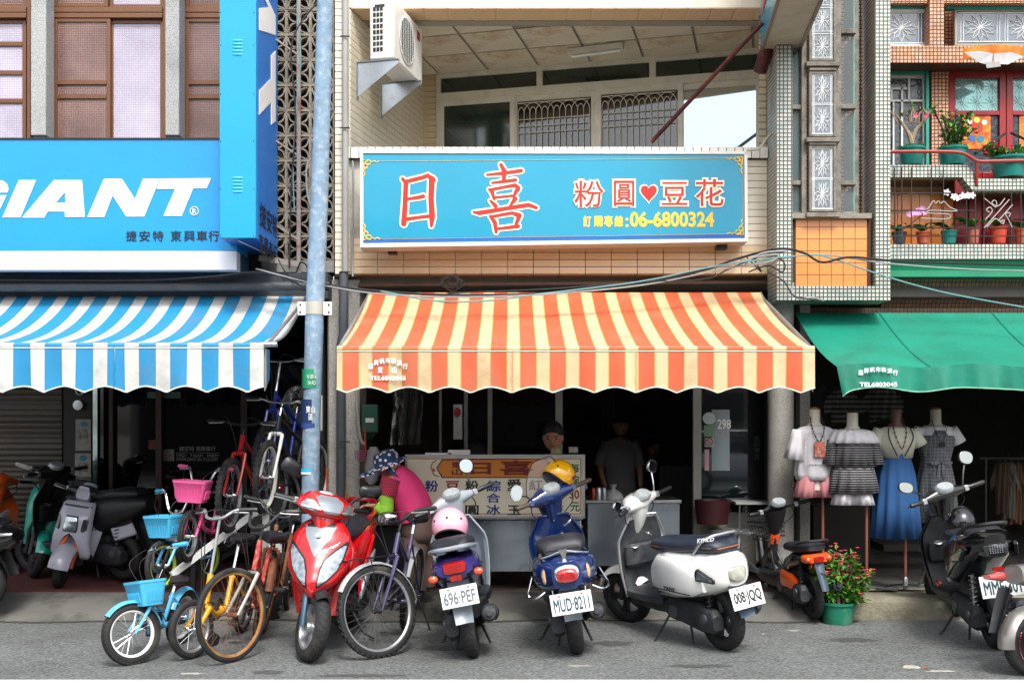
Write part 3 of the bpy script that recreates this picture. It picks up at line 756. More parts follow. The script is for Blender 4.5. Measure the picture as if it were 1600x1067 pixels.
# upper balcony wall: lintel, pillars, windows, red door
m = MB(); bx(m, 1370, 1800, -60, 272, YK + .2, YK + .25, YK + .2); build(m, 'rear_wall', mosaic_o, RB)
m = MB(); bx(m, 1370, 1800, 72, 98, YK - .25, YK, YK - .25); build(m, 'lintel', mosaic_o, RB)
m = MB(); m.add([(X_(1370, YK - .25), YK - .25, Z_(98, YK - .25) - .002), (X_(1800, YK - .25), YK - .25, Z_(98, YK - .25) - .002), (6.5, YK + .1, Z_(98, YK - .25) - .002), (3.2, YK + .1, Z_(98, YK - .25) - .002)], [(0, 1, 2, 3)]); build(m, 'lintel_soffit', mosaic_b, RB)
m = MB(); bx(m, 1456, 1482, 98, 275, YK, YK + .15); bx(m, 1453, 1475, -60, 72, YK - .24, YK, YK - .24); build(m, 'pillar', mosaic_o, RB)
m = MB(); bx(m, 1370, 1800, -60, 5, YK - .2, YK - .04, YK - .2); build(m, 'upper_lintel', mosaic_o, RB)
wt = mat('white window frame', '#cfd1d0', .4, dirt=.2)
def framed(x0, x1, y0, y1, Yd, mt_, fw=6, name='window'):
 m = MB(); bx(m, x0, x0 + fw, y0, y1, Yd, Yd + .05, Yd); bx(m, x1 - fw, x1, y0, y1, Yd, Yd + .05, Yd); bx(m, x0 + fw, x1 - fw, y0, y0 + fw, Yd + .002, Yd + .048, Yd); bx(m, x0 + fw, x1 - fw, y1 - fw, y1, Yd + .002, Yd + .048, Yd)
 return build(m, name, mt_, RB, bevel=.003)
f1 = framed(1376, 1452, 110, 276, YK, teal_paint, 5)
f2 = framed(1377, 1447, 117, 275, YK + .055, wt, 5)
m = MB(); bx(m, 1380, 1445, 120, 275, YK + .09, YK + .1, YK + .09); build(m, 'pane', mat('rippled dark glass', '#27333b', .2, var=.3, vs=8, bump=1, bs=18, spec=.8), f2)
m = MB()
for a in ((1380, 1445, 156, 159), (1384, 1418, 137, 140), (1395, 1397.5, 159, 270), (1408, 1411, 137, 270), (1419, 1422, 122, 157), (1392, 1394.5, 140, 156), (1380, 1445, 264, 267)):
 bx(m, a[0], a[1], a[2], a[3], YK + .065, YK + .09, YK + .065)
build(m, 'glazing_bar', wt, f2)
f3 = framed(1370, 1450, 14, 74, YK - .1, wt, 5); m = MB(); bx(m, 1375, 1445, 19, 69, YK - .08, YK - .06, YK - .08); build(m, 'pane', pale_glass, f3)
m = MB(); bx(m, 1370, 1452, 7, 13, YK - .12, YK - .05, YK - .12); bx(m, 1451, 1455, 7, 72, YK - .12, YK - .05, YK - .12); bx(m, 1478, 1800, 7, 14, YK - .12, YK - .05, YK - .12); build(m, 'teal_frame', teal_paint, RB)
m = MB(); starglass(m, pxmap(1372, 20, 1444, 68, YK - .085), 1, 1, .004); build(m, 'relief', star_m, f3, smooth=False)
f4 = framed(1492, 1640, 14, 72, YK - .1, mat('grey frame', '#8f8a80', .6), 4); m = MB(); bx(m, 1496, 1636, 18, 68, YK - .08, YK - .06, YK - .08); build(m, 'pane', pale_glass, f4)
m = MB(); starglass(m, pxmap(1497, 20, 1566, 66, YK - .085), 1, 1, .004); starglass(m, pxmap(1566, 20, 1636, 66, YK - .085), 1, 1, .004); build(m, 'relief', star_m, f4, smooth=False)
# red double door
dr = None
for (a, b) in ((1483, 1572), (1573, 1662)):
 m = MB(); bx(m, a, a + 10, 110, 290, YK + .0, YK + .06); bx(m, b - 10, b, 110, 290, YK, YK + .06)
 for y0, y1 in ((110, 122), (173, 180), (270, 290)): bx(m, a + 10, b - 10, y0, y1, YK + .004, YK + .056)
 d = build(m, 'door', red_paint, RB, bevel=.003)
 m = MB(); bx(m, a + 10, b - 10, 122, 173, YK + .03, YK + .036); build(m, 'pane', mat('teal etched glass', '#6b9a98', .08, metal=.3, var=.5, vs=3, spec=.9), d)
 m = MB()
 for i in range(3):
  for j in range(2):
   cx, cy = a + 20 + i * 24, 135 + j * 26
   for q in range(12):
    an = 2 * PI * q / 12; m.tube([P(cx, cy, YK + .024), P(cx + math.cos(an) * 12, cy + math.sin(an) * 12, YK + .024)], .0022, 3)
 build(m, 'etched_star', mat('pale etched line', '#b7d6d2', .5), d, smooth=False)
 m = MB(); bx(m, a + 10, b - 10, 180, 270, YK + .03, YK + .036); build(m, 'lower_pane', mat('rippled blue glass', '#26323c', .2, var=.3, vs=8, bump=1, bs=25), d)
 m = MB(); m.box((X_(a + 21, YK), YK + .018, Z_(232, YK)), (X_(b - 19 - 4, YK), YK + .026, Z_(180, YK)))
 ps_ = build(m, 'poster', mat('orange festive print', '#dd6a1c', .6, var=.6, vs=13, dirt=.9, dcol='#e8c23a', ds=16), d)
 for i, (cx, cy, r_, cc) in enumerate(((.5, .62, .2, '#d8341f'), (.32, .3, .12, '#3a74b8'), (.62, .28, .13, '#2d8a9a'), (.5, .85, .1, '#f1d86a'), (.24, .8, .09, '#f4efe0'), (.76, .78, .09, '#f4efe0'))):
  mm = MB(); fn = pxmap(a + 21, 180, b - 23, 232, YK + .0165 - .0006 * i); L_ = []
  for q in range(10): an = 2 * PI * q / 10; L_.append((cx + math.cos(an) * r_ * 1.1, cy + math.sin(an) * r_ * .9))
  mm.poly([L_], fn, (0, .0004, 0))
  build(mm, 'printed_shape', mat('print ' + cc, cc, .6), d, smooth=False)
# ================================================================ blue bicycle sign board
sgn_blue = mat('bright blue sign acrylic', '#018cc6', .3, var=.04, vs=1.5, dirt=.18, dcol='#0a6298', ds=1.3, coat=.2)
sgn_cyan = mat('cyan sign sheet', '#0494c4', .38, var=.04, vs=2, dirt=.12, dcol='#2a7aa0', ds=3)
sgn_deep = mat('deep blue sign side', '#1a76d0', .35, var=.06, dirt=.15)
vinyl_w = mat('white vinyl', '#f0f0ee', .4, var=.02)
vinyl_k = mat('black vinyl', '#0b0e16', .5, var=.05)
YS = 9.25
t = thing('sign_board', 'long bright blue sign board with slanted white letters above the blue striped awning', 'sign', loc=(X_(100, YS), YS, Z_(422, YS)))
m = MB(); m.box((X_(-120, YS), YS, Z_(392, YS)), (X_(370, YS), YS + .4, Z_(218, YS))); build(m, 'face', sgn_blue, t, bevel=.004)
m = MB(); m.box((X_(-120, YS), YS - .004, Z_(422, YS)), (X_(370, YS), YS + .12, Z_(392, YS) - .002)); build(m, 'white_band', mat('milky white band', '#cfd0d8', .4, var=.03, dirt=.15, dcol='#a8a49c'), t, bevel=.003)
m = MB(); m.box((X_(-120, YS), YS + .12, Z_(422, YS) + .01), (X_(370, YS) + .0, YS + .42, Z_(393, YS) - .004)); build(m, 'tray', mat('dark blue tray', '#0c3a55', .5, var=.1), t)
m = MB(); m.box((X_(-120, YS), YS - .012, Z_(218, YS)), (X_(370, YS), YS + .4, Z_(216, YS))); build(m, 'top_trim', dark_metal, t)
zo = lambda x, y: P(x * .3375, y * .3375, YS - .002)
glyphs = [[[(88, 835), (168, 835), (95, 1007), (12, 1007)]],
 [[(250, 835), (380, 835), (393, 1005), (302, 1005), (301, 980), (222, 980), (205, 1008), (103, 1008)], [(302, 890), (304, 940), (258, 940)]],
 [[(482, 829), (565, 829), (625, 922), (663, 829), (740, 829), (668, 1003), (585, 1003), (522, 905), (483, 1005), (405, 1005)]],
 [[(745, 828), (978, 826), (957, 873), (895, 873), (842, 1000), (757, 1000), (812, 875), (726, 875)]],
 [[(-80, 845), (-20, 835), (15, 838), (35, 855), (40, 878), (34, 892), (-50, 892), (-80, 905), (-100, 940), (-80, 960), (-40, 955), (-28, 935), (-60, 935), (-50, 905), (30, 905), (0, 970), (-60, 1008), (-140, 1008), (-170, 950), (-130, 880)]]]
for g in glyphs:
 m = MB(); m.poly(g, zo, (0, -.004, 0)); build(m, 'letter', vinyl_w, t, smooth=False)
m = MB(); m.tube([zo(900 + 19 * math.cos(a * PI / 10), 978 + 19 * math.sin(a * PI / 10)) - V((0, .003, 0)) for a in range(20)], .0035, 5, closed=True); textmb('R', quadmap(zo(892, 967), zo(909, 967), zo(909, 989), zo(892, 989)), mb=m, bold=.02, lift=.003); build(m, 'registered_mark', vinyl_w, t, smooth=False, kind='stuff')
for ch, x0 in (('捷', 583), ('安', 645), ('特', 707), ('東', 790), ('興', 852), ('車', 910), ('行', 965)):
 m = textmb(ch, pxmap(x0 * .3375, (1007 + 60) * .3375 + .5, (x0 + 50) * .3375, (1007 + 108) * .3375 + 1, YS - .003), bold=.012, lift=.003); build(m, 'character', vinyl_k, t, smooth=False)
# ================================================================ vertical box sign
YV0, YV1 = 8.9, 9.72
t = thing('sign_box', 'tall blue projecting sign box with sideways white letters beside the brown windows', 'sign', loc=(X_(372, YV0), YV0, Z_(372, YV0)))
xl, xr, zb_ = X_(343, YV0), X_(400, YV0), Z_(372, YV0)
m = MB(); m.box((xl, YV0, zb_), (xr, YV0 + .03, 6.2)); build(m, 'front_panel', sgn_cyan, t, bevel=.004)
m = MB(); m.box((xr - .02, YV0 + .03, zb_), (xr, YV1, 6.2)); m.box((xr - .004, YV0 + .03, zb_), (xr + .004, YV0 + .04, 6.2)); build(m, 'side_panel', sgn_deep, t)
m = MB(); m.box((xl, YV0 + .03, zb_), (xl + .02, YV1, 6.2)); build(m, 'far_side_panel', sgn_deep, t)
m = MB(); m.box((xl + .02, YV0 + .03, zb_ + .001), (xr - .02, YV1, zb_ + .02)); build(m, 'bottom_panel', mat('dark blue underside', '#14519a', .4, dirt=.4, dcol='#3c6f9c', ds=4), t)
m = MB(); m.bar((xl + .13, YV0 + .1, zb_ - .004), (xr - .1, YV1 - .06, zb_ - .004), .012, .004); build(m, 'bottom_seam', vinyl_w, t)
for y0 in (182, 817):
 for k in range(5):
  m = MB(); z = Z_((y0 + 7 + k * 16) * .3375, YV0); m.ball((X_(371, YV0), YV0, z), 1, 10, 6, (.048, .008, .011)); build(m, 'louvre', mat('louvre blue', '#39b3e2', .4), t)
for px_ in (344.8, 396.5):
 for py_ in (71, 147, 221, 295, 368, 20):
  m = MB(); m.ball((X_(px_, YV0), YV0, Z_(py_, YV0)), .005, 6, 4); build(m, 'rivet', dark_metal, t)
def SD(y, py):  # point on the side face by depth and pixel row at the front
 return V((xr + .0015, y, Z_(py, YV0)))
def sidechar(body, ya, yb, z1, z0, mt, rot=False, name='character', bold=.012, lean=0):
 a, b, c, d = (xr, ya, z1), (xr, yb, z1), (xr, yb, z0), (xr, ya, z0)
 fn = quadmap(b, c, d, a) if rot else quadmap(a, b, c, d)
 m = textmb(body, fn, bold=bold, off=(1, 0, 0), lift=.003); build(m, name, mt, t, smooth=False)
sidechar('捷', YV0 + .12, YV0 + .36, 3.44, 3.24, vinyl_k); sidechar('安', YV0 + .38, YV0 + .58, 3.44, 3.24, vinyl_k); sidechar('特', YV0 + .6, YV0 + .78, 3.44, 3.24, vinyl_k)
for i, ch in enumerate('東興車行'): sidechar(ch, YV0 + .1 + .18 * i, YV0 + .25 + .18 * i, 3.18, 3.0, vinyl_k)
# sideways italic letters N T running down the side, cropped by the frame above
def SZ(u, v): return V((xr + .0015, YV0 + .1 + .62 * v, 5.2 - u))     # u runs down the sign, v from top of letters (outer edge) inward
for g in ([[(-.30, 0), (-.12, 0), (.02, .55), (.05, 0), (.22, 0), (.40, 1), (.22, 1), (.08, .45), (.05, 1), (-.12, 1)]],
   [[(.36, .0), (.98, .0), (1.06, .28), (.86, .28), (1.1, 1), (.9, 1), (.66, .28), (.46, .28)]],
   [[(-1.0, 1), (-.7, 0), (-.48, 0), (-.4, 1), (-.58, 1), (-.6, .8), (-.76, .8), (-.82, 1)]]):
 m = MB(); m.poly([[(a - .05, 1 - b) for a, b in g[0]]], SZ, (.004, 0, 0)); build(m, 'letter', vinyl_w, t, smooth=False)
m = MB()
for z in (4.9, 4.0, 3.25): m.bar((xr - .02, YV1 - .06, z + .12), (xr + .2, YV1 + .02, z - .02), .016)
m.box((xr + .17, YV1, 2.85), (xr + .205, YV1 + .02, 6.2)); m.bar((xl + .15, YV1 - .08, zb_ - .05), (xr + .2, YV1 - .02, zb_ - .1), .03, .05)
one(m, 'sign_bracket', mat('rusty bracket steel', '#8a8480', .6, metal=.4, dirt=.9, dcol='#8a4316', ds=8), 'rusty steel bracket holding the tall blue sign box to the wall', 'bracket')

# ================================================================ turquoise dessert shop sign
TL, TR, BR_, BL = P(563, 235, 9.32), P(1167, 237, 9.5), P(1168, 378, 9.5), P(563, 387, 9.32)
t = thing('shop_sign', 'turquoise sign with red brush characters over the orange striped awning', 'sign', loc=(BL + BR_) / 2)
fs = quadmap(TL, TR, BR_, BL)
Nn = (TR - TL).cross(BL - TL).normalized()
if Nn.y > 0: Nn = -Nn
def SG(px, py):
 d = V(((px - 800) / F, 1, (HZ - py) / F)); o = TL - V((0, 0, H)); k = o.dot(Nn) / d.dot(Nn); return V((0, 0, H)) + d * k
def sgpoly(mb, pts, lift, th=.0015): return mb.poly(pts, lambda a, b: SG(a, b) + Nn * lift, Nn * th)
m = MB(); bk = V((0, .22, 0)); pts = [TL, TR, BR_, BL]
m.add([p + Nn * 0 for p in pts] + [p + bk for p in pts], [(0, 1, 2, 3), (0, 1, 5, 4), (1, 2, 6, 5), (2, 3, 7, 6), (3, 0, 4, 7), (7, 6, 5, 4)])
build(m, 'box', mat('sign casing', '#c9c6bf', .5, dirt=.4, dcol='#7d6a52'), t)
m = MB(); sgpoly(m, [[(568, 240), (1162, 242), (1163, 372), (568, 380)]], .002)
tq = mat('turquoise sign film', '#018cae', .3, var=.09, vs=1.2, dirt=.1, dcol='#0a78b4', ds=1.5, coat=.25)
build(m, 'face', tq, t, smooth=False)
m = MB(); sgpoly(m, [[(563, 235), (1167, 237), (1168, 378), (563, 387)], [(567.5, 240), (567.5, 381), (1163.5, 373), (1162.5, 241.5)]], .001, .014); build(m, 'frame', white_paint, t, smooth=False)
m = MB(); sgpoly(m, [[(568, 373), (1163, 365.5), (1163, 372), (568, 380)]], .0036, .0006); build(m, 'lower_stripe', mat('deep turquoise', '#0a62b4', .3), t, smooth=False)
gold = mat('gold print', '#efc238', .4, var=.12, vs=4)
m = MB()
for a, b in (((592, 252.6), (1140, 248)), ((592, 374), (1140, 366))): m.bar(SG(*a) + Nn * .005, SG(*b) + Nn * .005, .006, .002, up=(0, 0, 1))
for a, b in (((567 + 1, 276), (567 + 1, 350)), ((1160.5, 268), (1160.5, 342))): m.bar(SG(*a) + Nn * .005, SG(*b) + Nn * .005, .006, .002, up=(1, 0, 0))
build(m, 'border_line', gold, t, smooth=False, kind='stuff')
for sx, sy, cx, cy in ((1, 1, 567, 251), (-1, 1, 1160, 246), (1, -1, 568, 375), (-1, -1, 1161, 367)):
 m = MB()
 def Q(a, b): return SG(cx + sx * a, cy + sy * b) + Nn * .006
 m.tube([Q(0, 0), Q(10, 0), Q(4, 4), Q(0, 10)], .007, 5, closed=True)
 m.tube([Q(8 + 4 * math.cos(k), 4 + 3 * math.sin(k)) for k in [i * .7 for i in range(8)]], .006, 5)
 m.tube([Q(4 + 3 * math.cos(k), 9 + 4 * math.sin(k)) for k in [i * .7 for i in range(8)]], .006, 5)
 m.tube(bez([Q(10, 0), Q(14, 3), Q(18, 1), Q(21, 3), Q(26, 1)], 4), .005, 5); m.tube(bez([Q(0, 10), Q(3, 14), Q(1, 17), Q(3, 20), Q(1, 25)], 4), .005, 5)
 build(m, 'corner_flourish', gold, t, smooth=False)
rd = mat('red print', '#c01d14', .35, var=.05); cr = mat('cream print', '#f2ead0', .35, var=.03); crg = mat('pale green print', '#cfe6da', .35, var=.03)
K = .2
big = {'sun': [[(445, 300, 20), (472, 330, 34), (465, 500, 34), (455, 650, 38)], [(470, 322, 26), (600, 290, 26), (642, 274, 30), (692, 308, 26)], [(674, 300, 44), (668, 450, 38), (676, 600, 42), (670, 668, 18)], [(480, 458, 18), (560, 446, 22), (608, 436, 26)], [(475, 615, 26), (560, 602, 20), (645, 592, 24)]],
  'joy': [[(1104, 268, 12), (1240, 256, 22), (1372, 236, 24)], [(1213, 188, 22), (1240, 240, 34), (1236, 315, 24)], [(1145, 331, 12), (1240, 320, 20), (1328, 309, 22)], [(1120, 382, 12), (1146, 405, 26), (1160, 458, 16)], [(1130, 386, 18), (1250, 362, 18), (1325, 350, 26), (1350, 372, 28)], [(1348, 375, 32), (1328, 405, 24), (1312, 440, 16)], [(1160, 447, 14), (1300, 432, 14)],
    [(1130, 470, 12), (1172, 512, 28)], [(1325, 455, 32), (1280, 517, 12)], [(1000, 560, 12), (1045, 566, 30), (1250, 532, 26), (1430, 503, 28), (1490, 525, 20)], [(1130, 590, 16), (1166, 640, 30), (1176, 715, 20)], [(1145, 594, 18), (1300, 566, 20), (1355, 585, 34)], [(1358, 585, 32), (1330, 658, 20)], [(1180, 690, 16), (1350, 670, 24)]]}
for nm, st in big.items():
 m = MB()
 for i, s in enumerate(st): sgpoly(m, [[(540 + x * K, 220 + y * K) for x, y in ribbon(s, 16)]], .006 + i * .00006, .001)
 build(m, 'character_outline', cr, t, smooth=False)
 m = MB()
 for i, s in enumerate(st): sgpoly(m, [[(540 + x * K, 220 + y * K) for x, y in ribbon(s, 2.5)]], .0095 + i * .00006, .001)
 build(m, 'character', rd, t, smooth=False)
def sgtext(ch, x0, y0, x1, y1, mt, bold, lift, name='character', **k):
 fn = quadmap(SG(x0, y0), SG(x1, y0), SG(x1, y1), SG(x0, y1)); m = textmb(ch, fn, bold=bold, off=Nn, lift=lift, **k)
 build(m, name, mt, t, smooth=False)
ko = .2125
for ch, b in (('粉', (170, 290, 395, 495)), ('圓', (460, 290, 620, 488)), ('豆', (810, 300, 1010, 480)), ('花', (1060, 280, 1275, 488))):
 x0, y0, x1, y1 = b; x0, x1 = 860 + x0 * ko, 860 + x1 * ko; y0, y1 = 220 + y0 * ko, 220 + y1 * ko
 sgtext(ch, x0 - 1.5, y0 - 1.5, x1 + 1.5, y1 + 1.5, cr, .075, .0045, 'character_outline')
 sgtext(ch, x0 + 1, y0 + 1, x1 - 1, y1 - 1, rd, .012, .014)
def heart(cx, cy, r):
 o = []
 for i in range(28):
  a = 2 * PI * i / 28; o.append((cx + r * math.sin(a) ** 3, cy - r * (.95 * math.cos(a) - .36 * math.cos(2 * a) - .14 * math.cos(3 * a) - .05 * math.cos(4 * a))))
 return o
m = MB(); sgpoly(m, [heart(1013.5, 301, 15)], .0045); build(m, 'heart_outline', cr, t, smooth=False)
m = MB(); sgpoly(m, [heart(1013.5, 301, 12.6)], .0075); build(m, 'heart', rd, t, smooth=False)
for ch, x0, x1 in (('訂', 241, 298), ('購', 318, 385), ('專', 395, 458), ('線', 470, 535)): sgtext(ch, 860 + x0 * ko, 337.5, 860 + x1 * ko, 355, gold, .04, .005)
sgtext('06-6800324', 984, 331, 1115.5, 355.5, gold, .032, .005, 'phone_number')
m = MB()
for yy in (341, 351): sgpoly(m, [[(977.5, yy), (981.5, yy), (981.5, yy + 4), (977.5, yy + 4)]], .005)
build(m, 'colon', gold, t, smooth=False, kind='stuff')
m = MB(); m.box(tuple(P(606, 396, 9.6)), tuple(P(621, 391, 9.7))); m.box(tuple(P(1120, 389, 9.6)), tuple(P(1133, 384, 9.7))); build(m, 'bracket_stub', dark_metal, t, kind='stuff')

# ================================================================ projecting sign top right with its stay pipe
zq = Z_(82, 9.6); fa = (V((2.20, 9.6, zq)), V((2.525, 9.6, zq))); na = (V((1.96, 7.6, zq)), V((2.30, 7.6, zq)))
t = thing('projecting_sign', 'grey bottomed projecting sign with blue face jutting out at the top right', 'sign', loc=fa[0])
hh = V((0, 0, 1.6))
m = MB(); m.add([fa[0], fa[1], na[1], na[0], fa[0] + hh, fa[1] + hh, na[1] + hh, na[0] + hh], [(3, 2, 1, 0), (0, 1, 5, 4), (1, 2, 6, 5), (2, 3, 7, 6), (3, 0, 4, 7)])
build(m, 'casing', mat('weathered grey sign casing', '#a7a498', .5, var=.06, dirt=.4, dcol='#7a6a54', ds=2), t)
m = MB(); o_ = V((-.012, 0, 0)); m.add([fa[0] + o_ + V((0, -.03, .02)), na[0] + o_ + V((0, .03, .02)), na[0] + o_ + hh, fa[0] + o_ + hh + V((0, -.03, 0))], [(0, 1, 2, 3)]); build(m, 'blue_face', sgn_deep if False else tq, t)
m = MB(); 
for a, b in ((fa[0], na[0]), (fa[1], na[1]), (fa[0], fa[1])): m.bar(a + V((0, 0, .0)), b, .028, .028)
build(m, 'edge_trim', mat('dull trim', '#77746c', .6, dirt=.6), t)
for i in range(5):
 m = MB()
 for k in range(2): m.ball((2.20 - .12 * (.25 + i * .42) - .0, 9.6 - .25 - i * .42, zq - .002), .009, 6, 4)
 build(m, 'screw', dark_metal, t)
fnq = quadmap(fa[0] + V((-.016, -.12, 1.4)), fa[0] + (na[0] - fa[0]) * .35 + V((-.016, 0, 1.4)), fa[0] + (na[0] - fa[0]) * .35 + V((-.016, 0, .25)), fa[0] + V((-.016, -.12, .25)))
m = textmb('日\n喜', fnq, bold=.02, off=(-1, 0, 0), lift=.002, line=.8); build(m, 'character', rd, t, smooth=False)
rust = mat('maroon rusty pipe', '#4a1c20', .5, metal=.2, var=.2, vs=8, dirt=.55, dcol='#a85a1c', ds=5)
m = MB(); m.tube([P(1018, 222, 10.0), P(1192, 36, 9.3)], .019, 10); one(m, 'stay_pipe', rust, 'maroon stay pipe slanting from the balcony up to the projecting sign', 'pipe')
m = MB(); m.lathe([(0, 0), (.055, .012), (.062, .03), (.062, .5)], P(1186, 116, 9.62), axis=(.25, -.25, .9), n=16); one(m, 'pipe_stub', rust, 'thick rusty pipe stub under the projecting sign beside the mosaic column', 'pipe')
m = MB(); m.tube(bez([P(1168, 235, 9.45), P(1185, 233, 9.55), P(1194, 222, 9.6), P(1202, 212, 9.6), P(1207, 207, 9.62)]), .011, 8); one(m, 'cable_pipe', mat('dirty white conduit', '#b9b4a6', .5, dirt=.6), 'short bent white conduit at the right top corner of the turquoise sign', 'pipe')

# ================================================================ awnings
def stripes(name, c1, c2, period, phase, duty=.5, dirt=.3, dcol='#54504a', edge=None, rough=.55):
 m = mat(name, c1, rough, var=.06, vs=3, dirt=dirt, dcol=dcol, ds=2.6, bump=.4, bs=7)
 nt = m.node_tree; N = nt.nodes; L = nt.links
 tc = [n for n in N if n.type == 'TEX_COORD'][0]
 sx = N.new('ShaderNodeSeparateXYZ'); L.new(tc.outputs['UV'], sx.inputs[0])
 a = N.new('ShaderNodeMath'); a.operation = 'ADD'; a.inputs[1].default_value = phase + 100 * period; L.new(sx.outputs[0], a.inputs[0])
 b = N.new('ShaderNodeMath'); b.operation = 'DIVIDE'; b.inputs[1].default_value = period; L.new(a.outputs[0], b.inputs[0])
 c = N.new('ShaderNodeMath'); c.operation = 'FRACT'; L.new(b.outputs[0], c.inputs[0])
 r = N.new('ShaderNodeValToRGB'); r.color_ramp.interpolation = 'CONSTANT'; e = r.color_ramp.elements
 e[0].position = 0; e[0].color = C(edge or c1); e[1].position = .03; e[1].color = C(c1)
 q = e.new(duty); q.color = C(edge or c2); q = e.new(duty + .03); q.color = C(c2)
 L.new(c.outputs[0], r.inputs[0])
 mul = [n for n in N if n.type == 'MIX' and n.blend_type == 'MULTIPLY'][0]; L.new(r.outputs[0], mul.inputs[6])
 return m
def awning(name, label, xl, xr, yb, yf, zb, zf, drop, scal, npts_x0, sag, mt, edge_m, seams=(), side=True):
 t = thing(name, label, 'awning', loc=((xl + xr) / 2, yb, zb))
 def top(u, v):
  x = xl + (xr - xl) * u; y = yb + (yf - yb) * v; z = zb + (zf - zb) * v - sag * math.sin(PI * v ** .8) - .012 * math.sin(u * 60) * math.sin(PI * v) * .5
  x += .006 * math.sin(v * 8 + u * 15)
  return (x, y, z)
 m = MB(); m.sheet(top, 120, 14, .004, (0, 0, -1)); o = build(m, 'canopy', mt, t)
 # the stripes are printed on the cloth: u of the map follows the width of the cloth
 m = MB(); m.tube([(xl - .0, yf, zf), (xr + .0, yf, zf)], .022, 10); build(m, 'front_roll', mt, t)
 def bot(x):
  k = ((x - npts_x0) / scal) % 1.0
  return drop * .86 + drop * .14 * (abs(2 * k - 1) ** 1.7) 
 def val(u, v):
  x = xl + (xr - xl) * u; d = bot(x)
  return (x, yf - .02 - .010 * math.sin(u * 85) * v - .008 * math.sin(u * 31 + 1) * v, zf - .016 - d * v)
 m = MB(); n_ = int((xr - xl) / scal * 14); m.sheet(val, n_, 6, .003, (0, 1, 0)); build(m, 'valance', mt, t)
 m = MB(); pts = [V(val(i / n_, 1)) + V((0, -.001, 0)) for i in range(n_ + 1)]; m.tube(pts, .0055, 5); m.tube([(xl, yf - .022, zf - .018), (xr, yf - .022, zf - .018)], .004, 5); build(m, 'piping', edge_m, t, kind='stuff')
 for s in seams:
  m = MB(); pts = [V(val((s - xl) / (xr - xl), v / 6)) + V((.004 * math.sin(v * 9), -.003, 0)) for v in range(7)]; m.tube(pts, .006, 5)
  build(m, 'seam', mt, t)
 for xs in (xl, xr):
  m = MB()
  pts = [V(top(0 if xs == xl else 1, i / 10)) for i in range(11)]
  m.tube(pts, .008, 6); m.tube([(xs, yb, zb - .03), (xs, yf + .05, zf - .0)], .014, 8); build(m, 'arm', alu, t)
  if side:
   m = MB()
   m.sheet(lambda u, v: (xs + (.003 if xs == xl else -.003), yf + .02 + u * (.16), zf - .02 - v * drop * (.95 - .3 * u)), 4, 4, .003, (1 if xs < 0 else -1, 0, 0)); build(m, 'side_flap', mt, t)
 return t
ocr = '#c8ae86'; oor = '#c05634'
Yb, Yf_ = 9.62, 7.91
xo0, xo1 = X_(527, Yf_), X_(1272, Yf_)
per = 46.1 * Yf_ / F
otm = stripes('orange and yellow awning cloth', oor, ocr, per, -(X_(557, Yf_)) + per * .47, .55, dirt=.6, dcol='#8a6a50', edge='#b98a3c')
aw = awning('awning', 'orange and yellow striped awning over the dessert shop', xo0, xo1, Yb, Yf_, Z_(457, Yb), Z_(545, Yf_), .305, 64.3 * Yf_ / F, X_(607, Yf_), .05, otm, mat('cream piping', '#e9e0c6', .6, dirt=.3), seams=(X_(800, Yf_), X_(993, Yf_)))
prn = mat('white awning print', '#e8e6e6', .6)
for i, ch in enumerate('嘉昇帆布裝潢行'):
 a = math.radians(205 - 38 * i * .7) ; th_ = (i - 3) / 3
 cx, cy = 606 + 27 * th_, 563 + 9 * th_ * th_
 m = textmb(ch, pxmap(cx - 4, cy - 4.5, cx + 4, cy + 4.5, Yf_ - .035), bold=.02); build(m, 'printed_character', prn, aw, smooth=False)
for ch, cx in (('東', 594), ('山', 616)):
 m = textmb(ch, pxmap(cx - 4, 573, cx + 4, 583, Yf_ - .035), bold=.02); build(m, 'printed_character', prn, aw, smooth=False)
m = textmb('TEL6803045', pxmap(578, 587, 634, 594, Yf_ - .035), bold=.03); build(m, 'printed_number', prn, aw, smooth=False)
# blue awning
Yf2 = 8.03; per2 = 48.9 * Yf2 / F
btm = stripes('blue and white awning cloth', '#1f7fae', '#bcbcb8', per2, -(X_(20 + 1, Yf2)) + per2 * .0, .58, dirt=.6, dcol='#566068', edge='#c9bdb4')
aw2 = awning('awning', 'blue and white striped awning over the bicycle shop', X_(-330, Yf2), X_(413, Yf2), 9.6, Yf2, Z_(463, 9.6), Z_(540, Yf2), .33, 63.5 * Yf2 / F, X_(7, Yf2), .125, btm, mat('white piping', '#e3e3e0', .6, dirt=.3), seams=(X_(180, Yf2),))
m = MB(); m.tube([(X_(410, Yf2), Yf2, Z_(538, Yf2)), (X_(433, Yf2), Yf2, Z_(538, Yf2))], .022, 12); build(m, 'roller_end', chrome, aw2)
# green awning
gm = mat('green awning cloth', '#0c7862', .5, var=.14, vs=2, bump=.8, bs=5, dirt=.5, dcol='#0a4a34', ds=2.4)
Yf3 = 8.72; gx0 = X_(1306, Yf3)
aw3 = thing('awning', 'plain green awning over the clothes shop mannequins', 'awning', loc=(4.5, 9.7, 2.6))
def gt(u, v):
 x = gx0 - .06 * (1 - v) + u * 4.2; return (x, 9.75 + (Yf3 - 9.75) * v, Z_(489, 9.75) + (Z_(571, Yf3) - Z_(489, 9.75)) * v - .05 * math.sin(PI * v) - .015 * math.sin(u * 30 + v * 3) * v)
m = MB(); m.sheet(gt, 60, 12, .004, (0, 0, -1)); build(m, 'canopy', gm, aw3)
for k in (.18, .42, .66, .9):
 m = MB(); m.tube([V(gt(k, i / 12)) + V((0, 0, .003)) for i in range(13)], .008, 5); build(m, 'seam', gm, aw3)
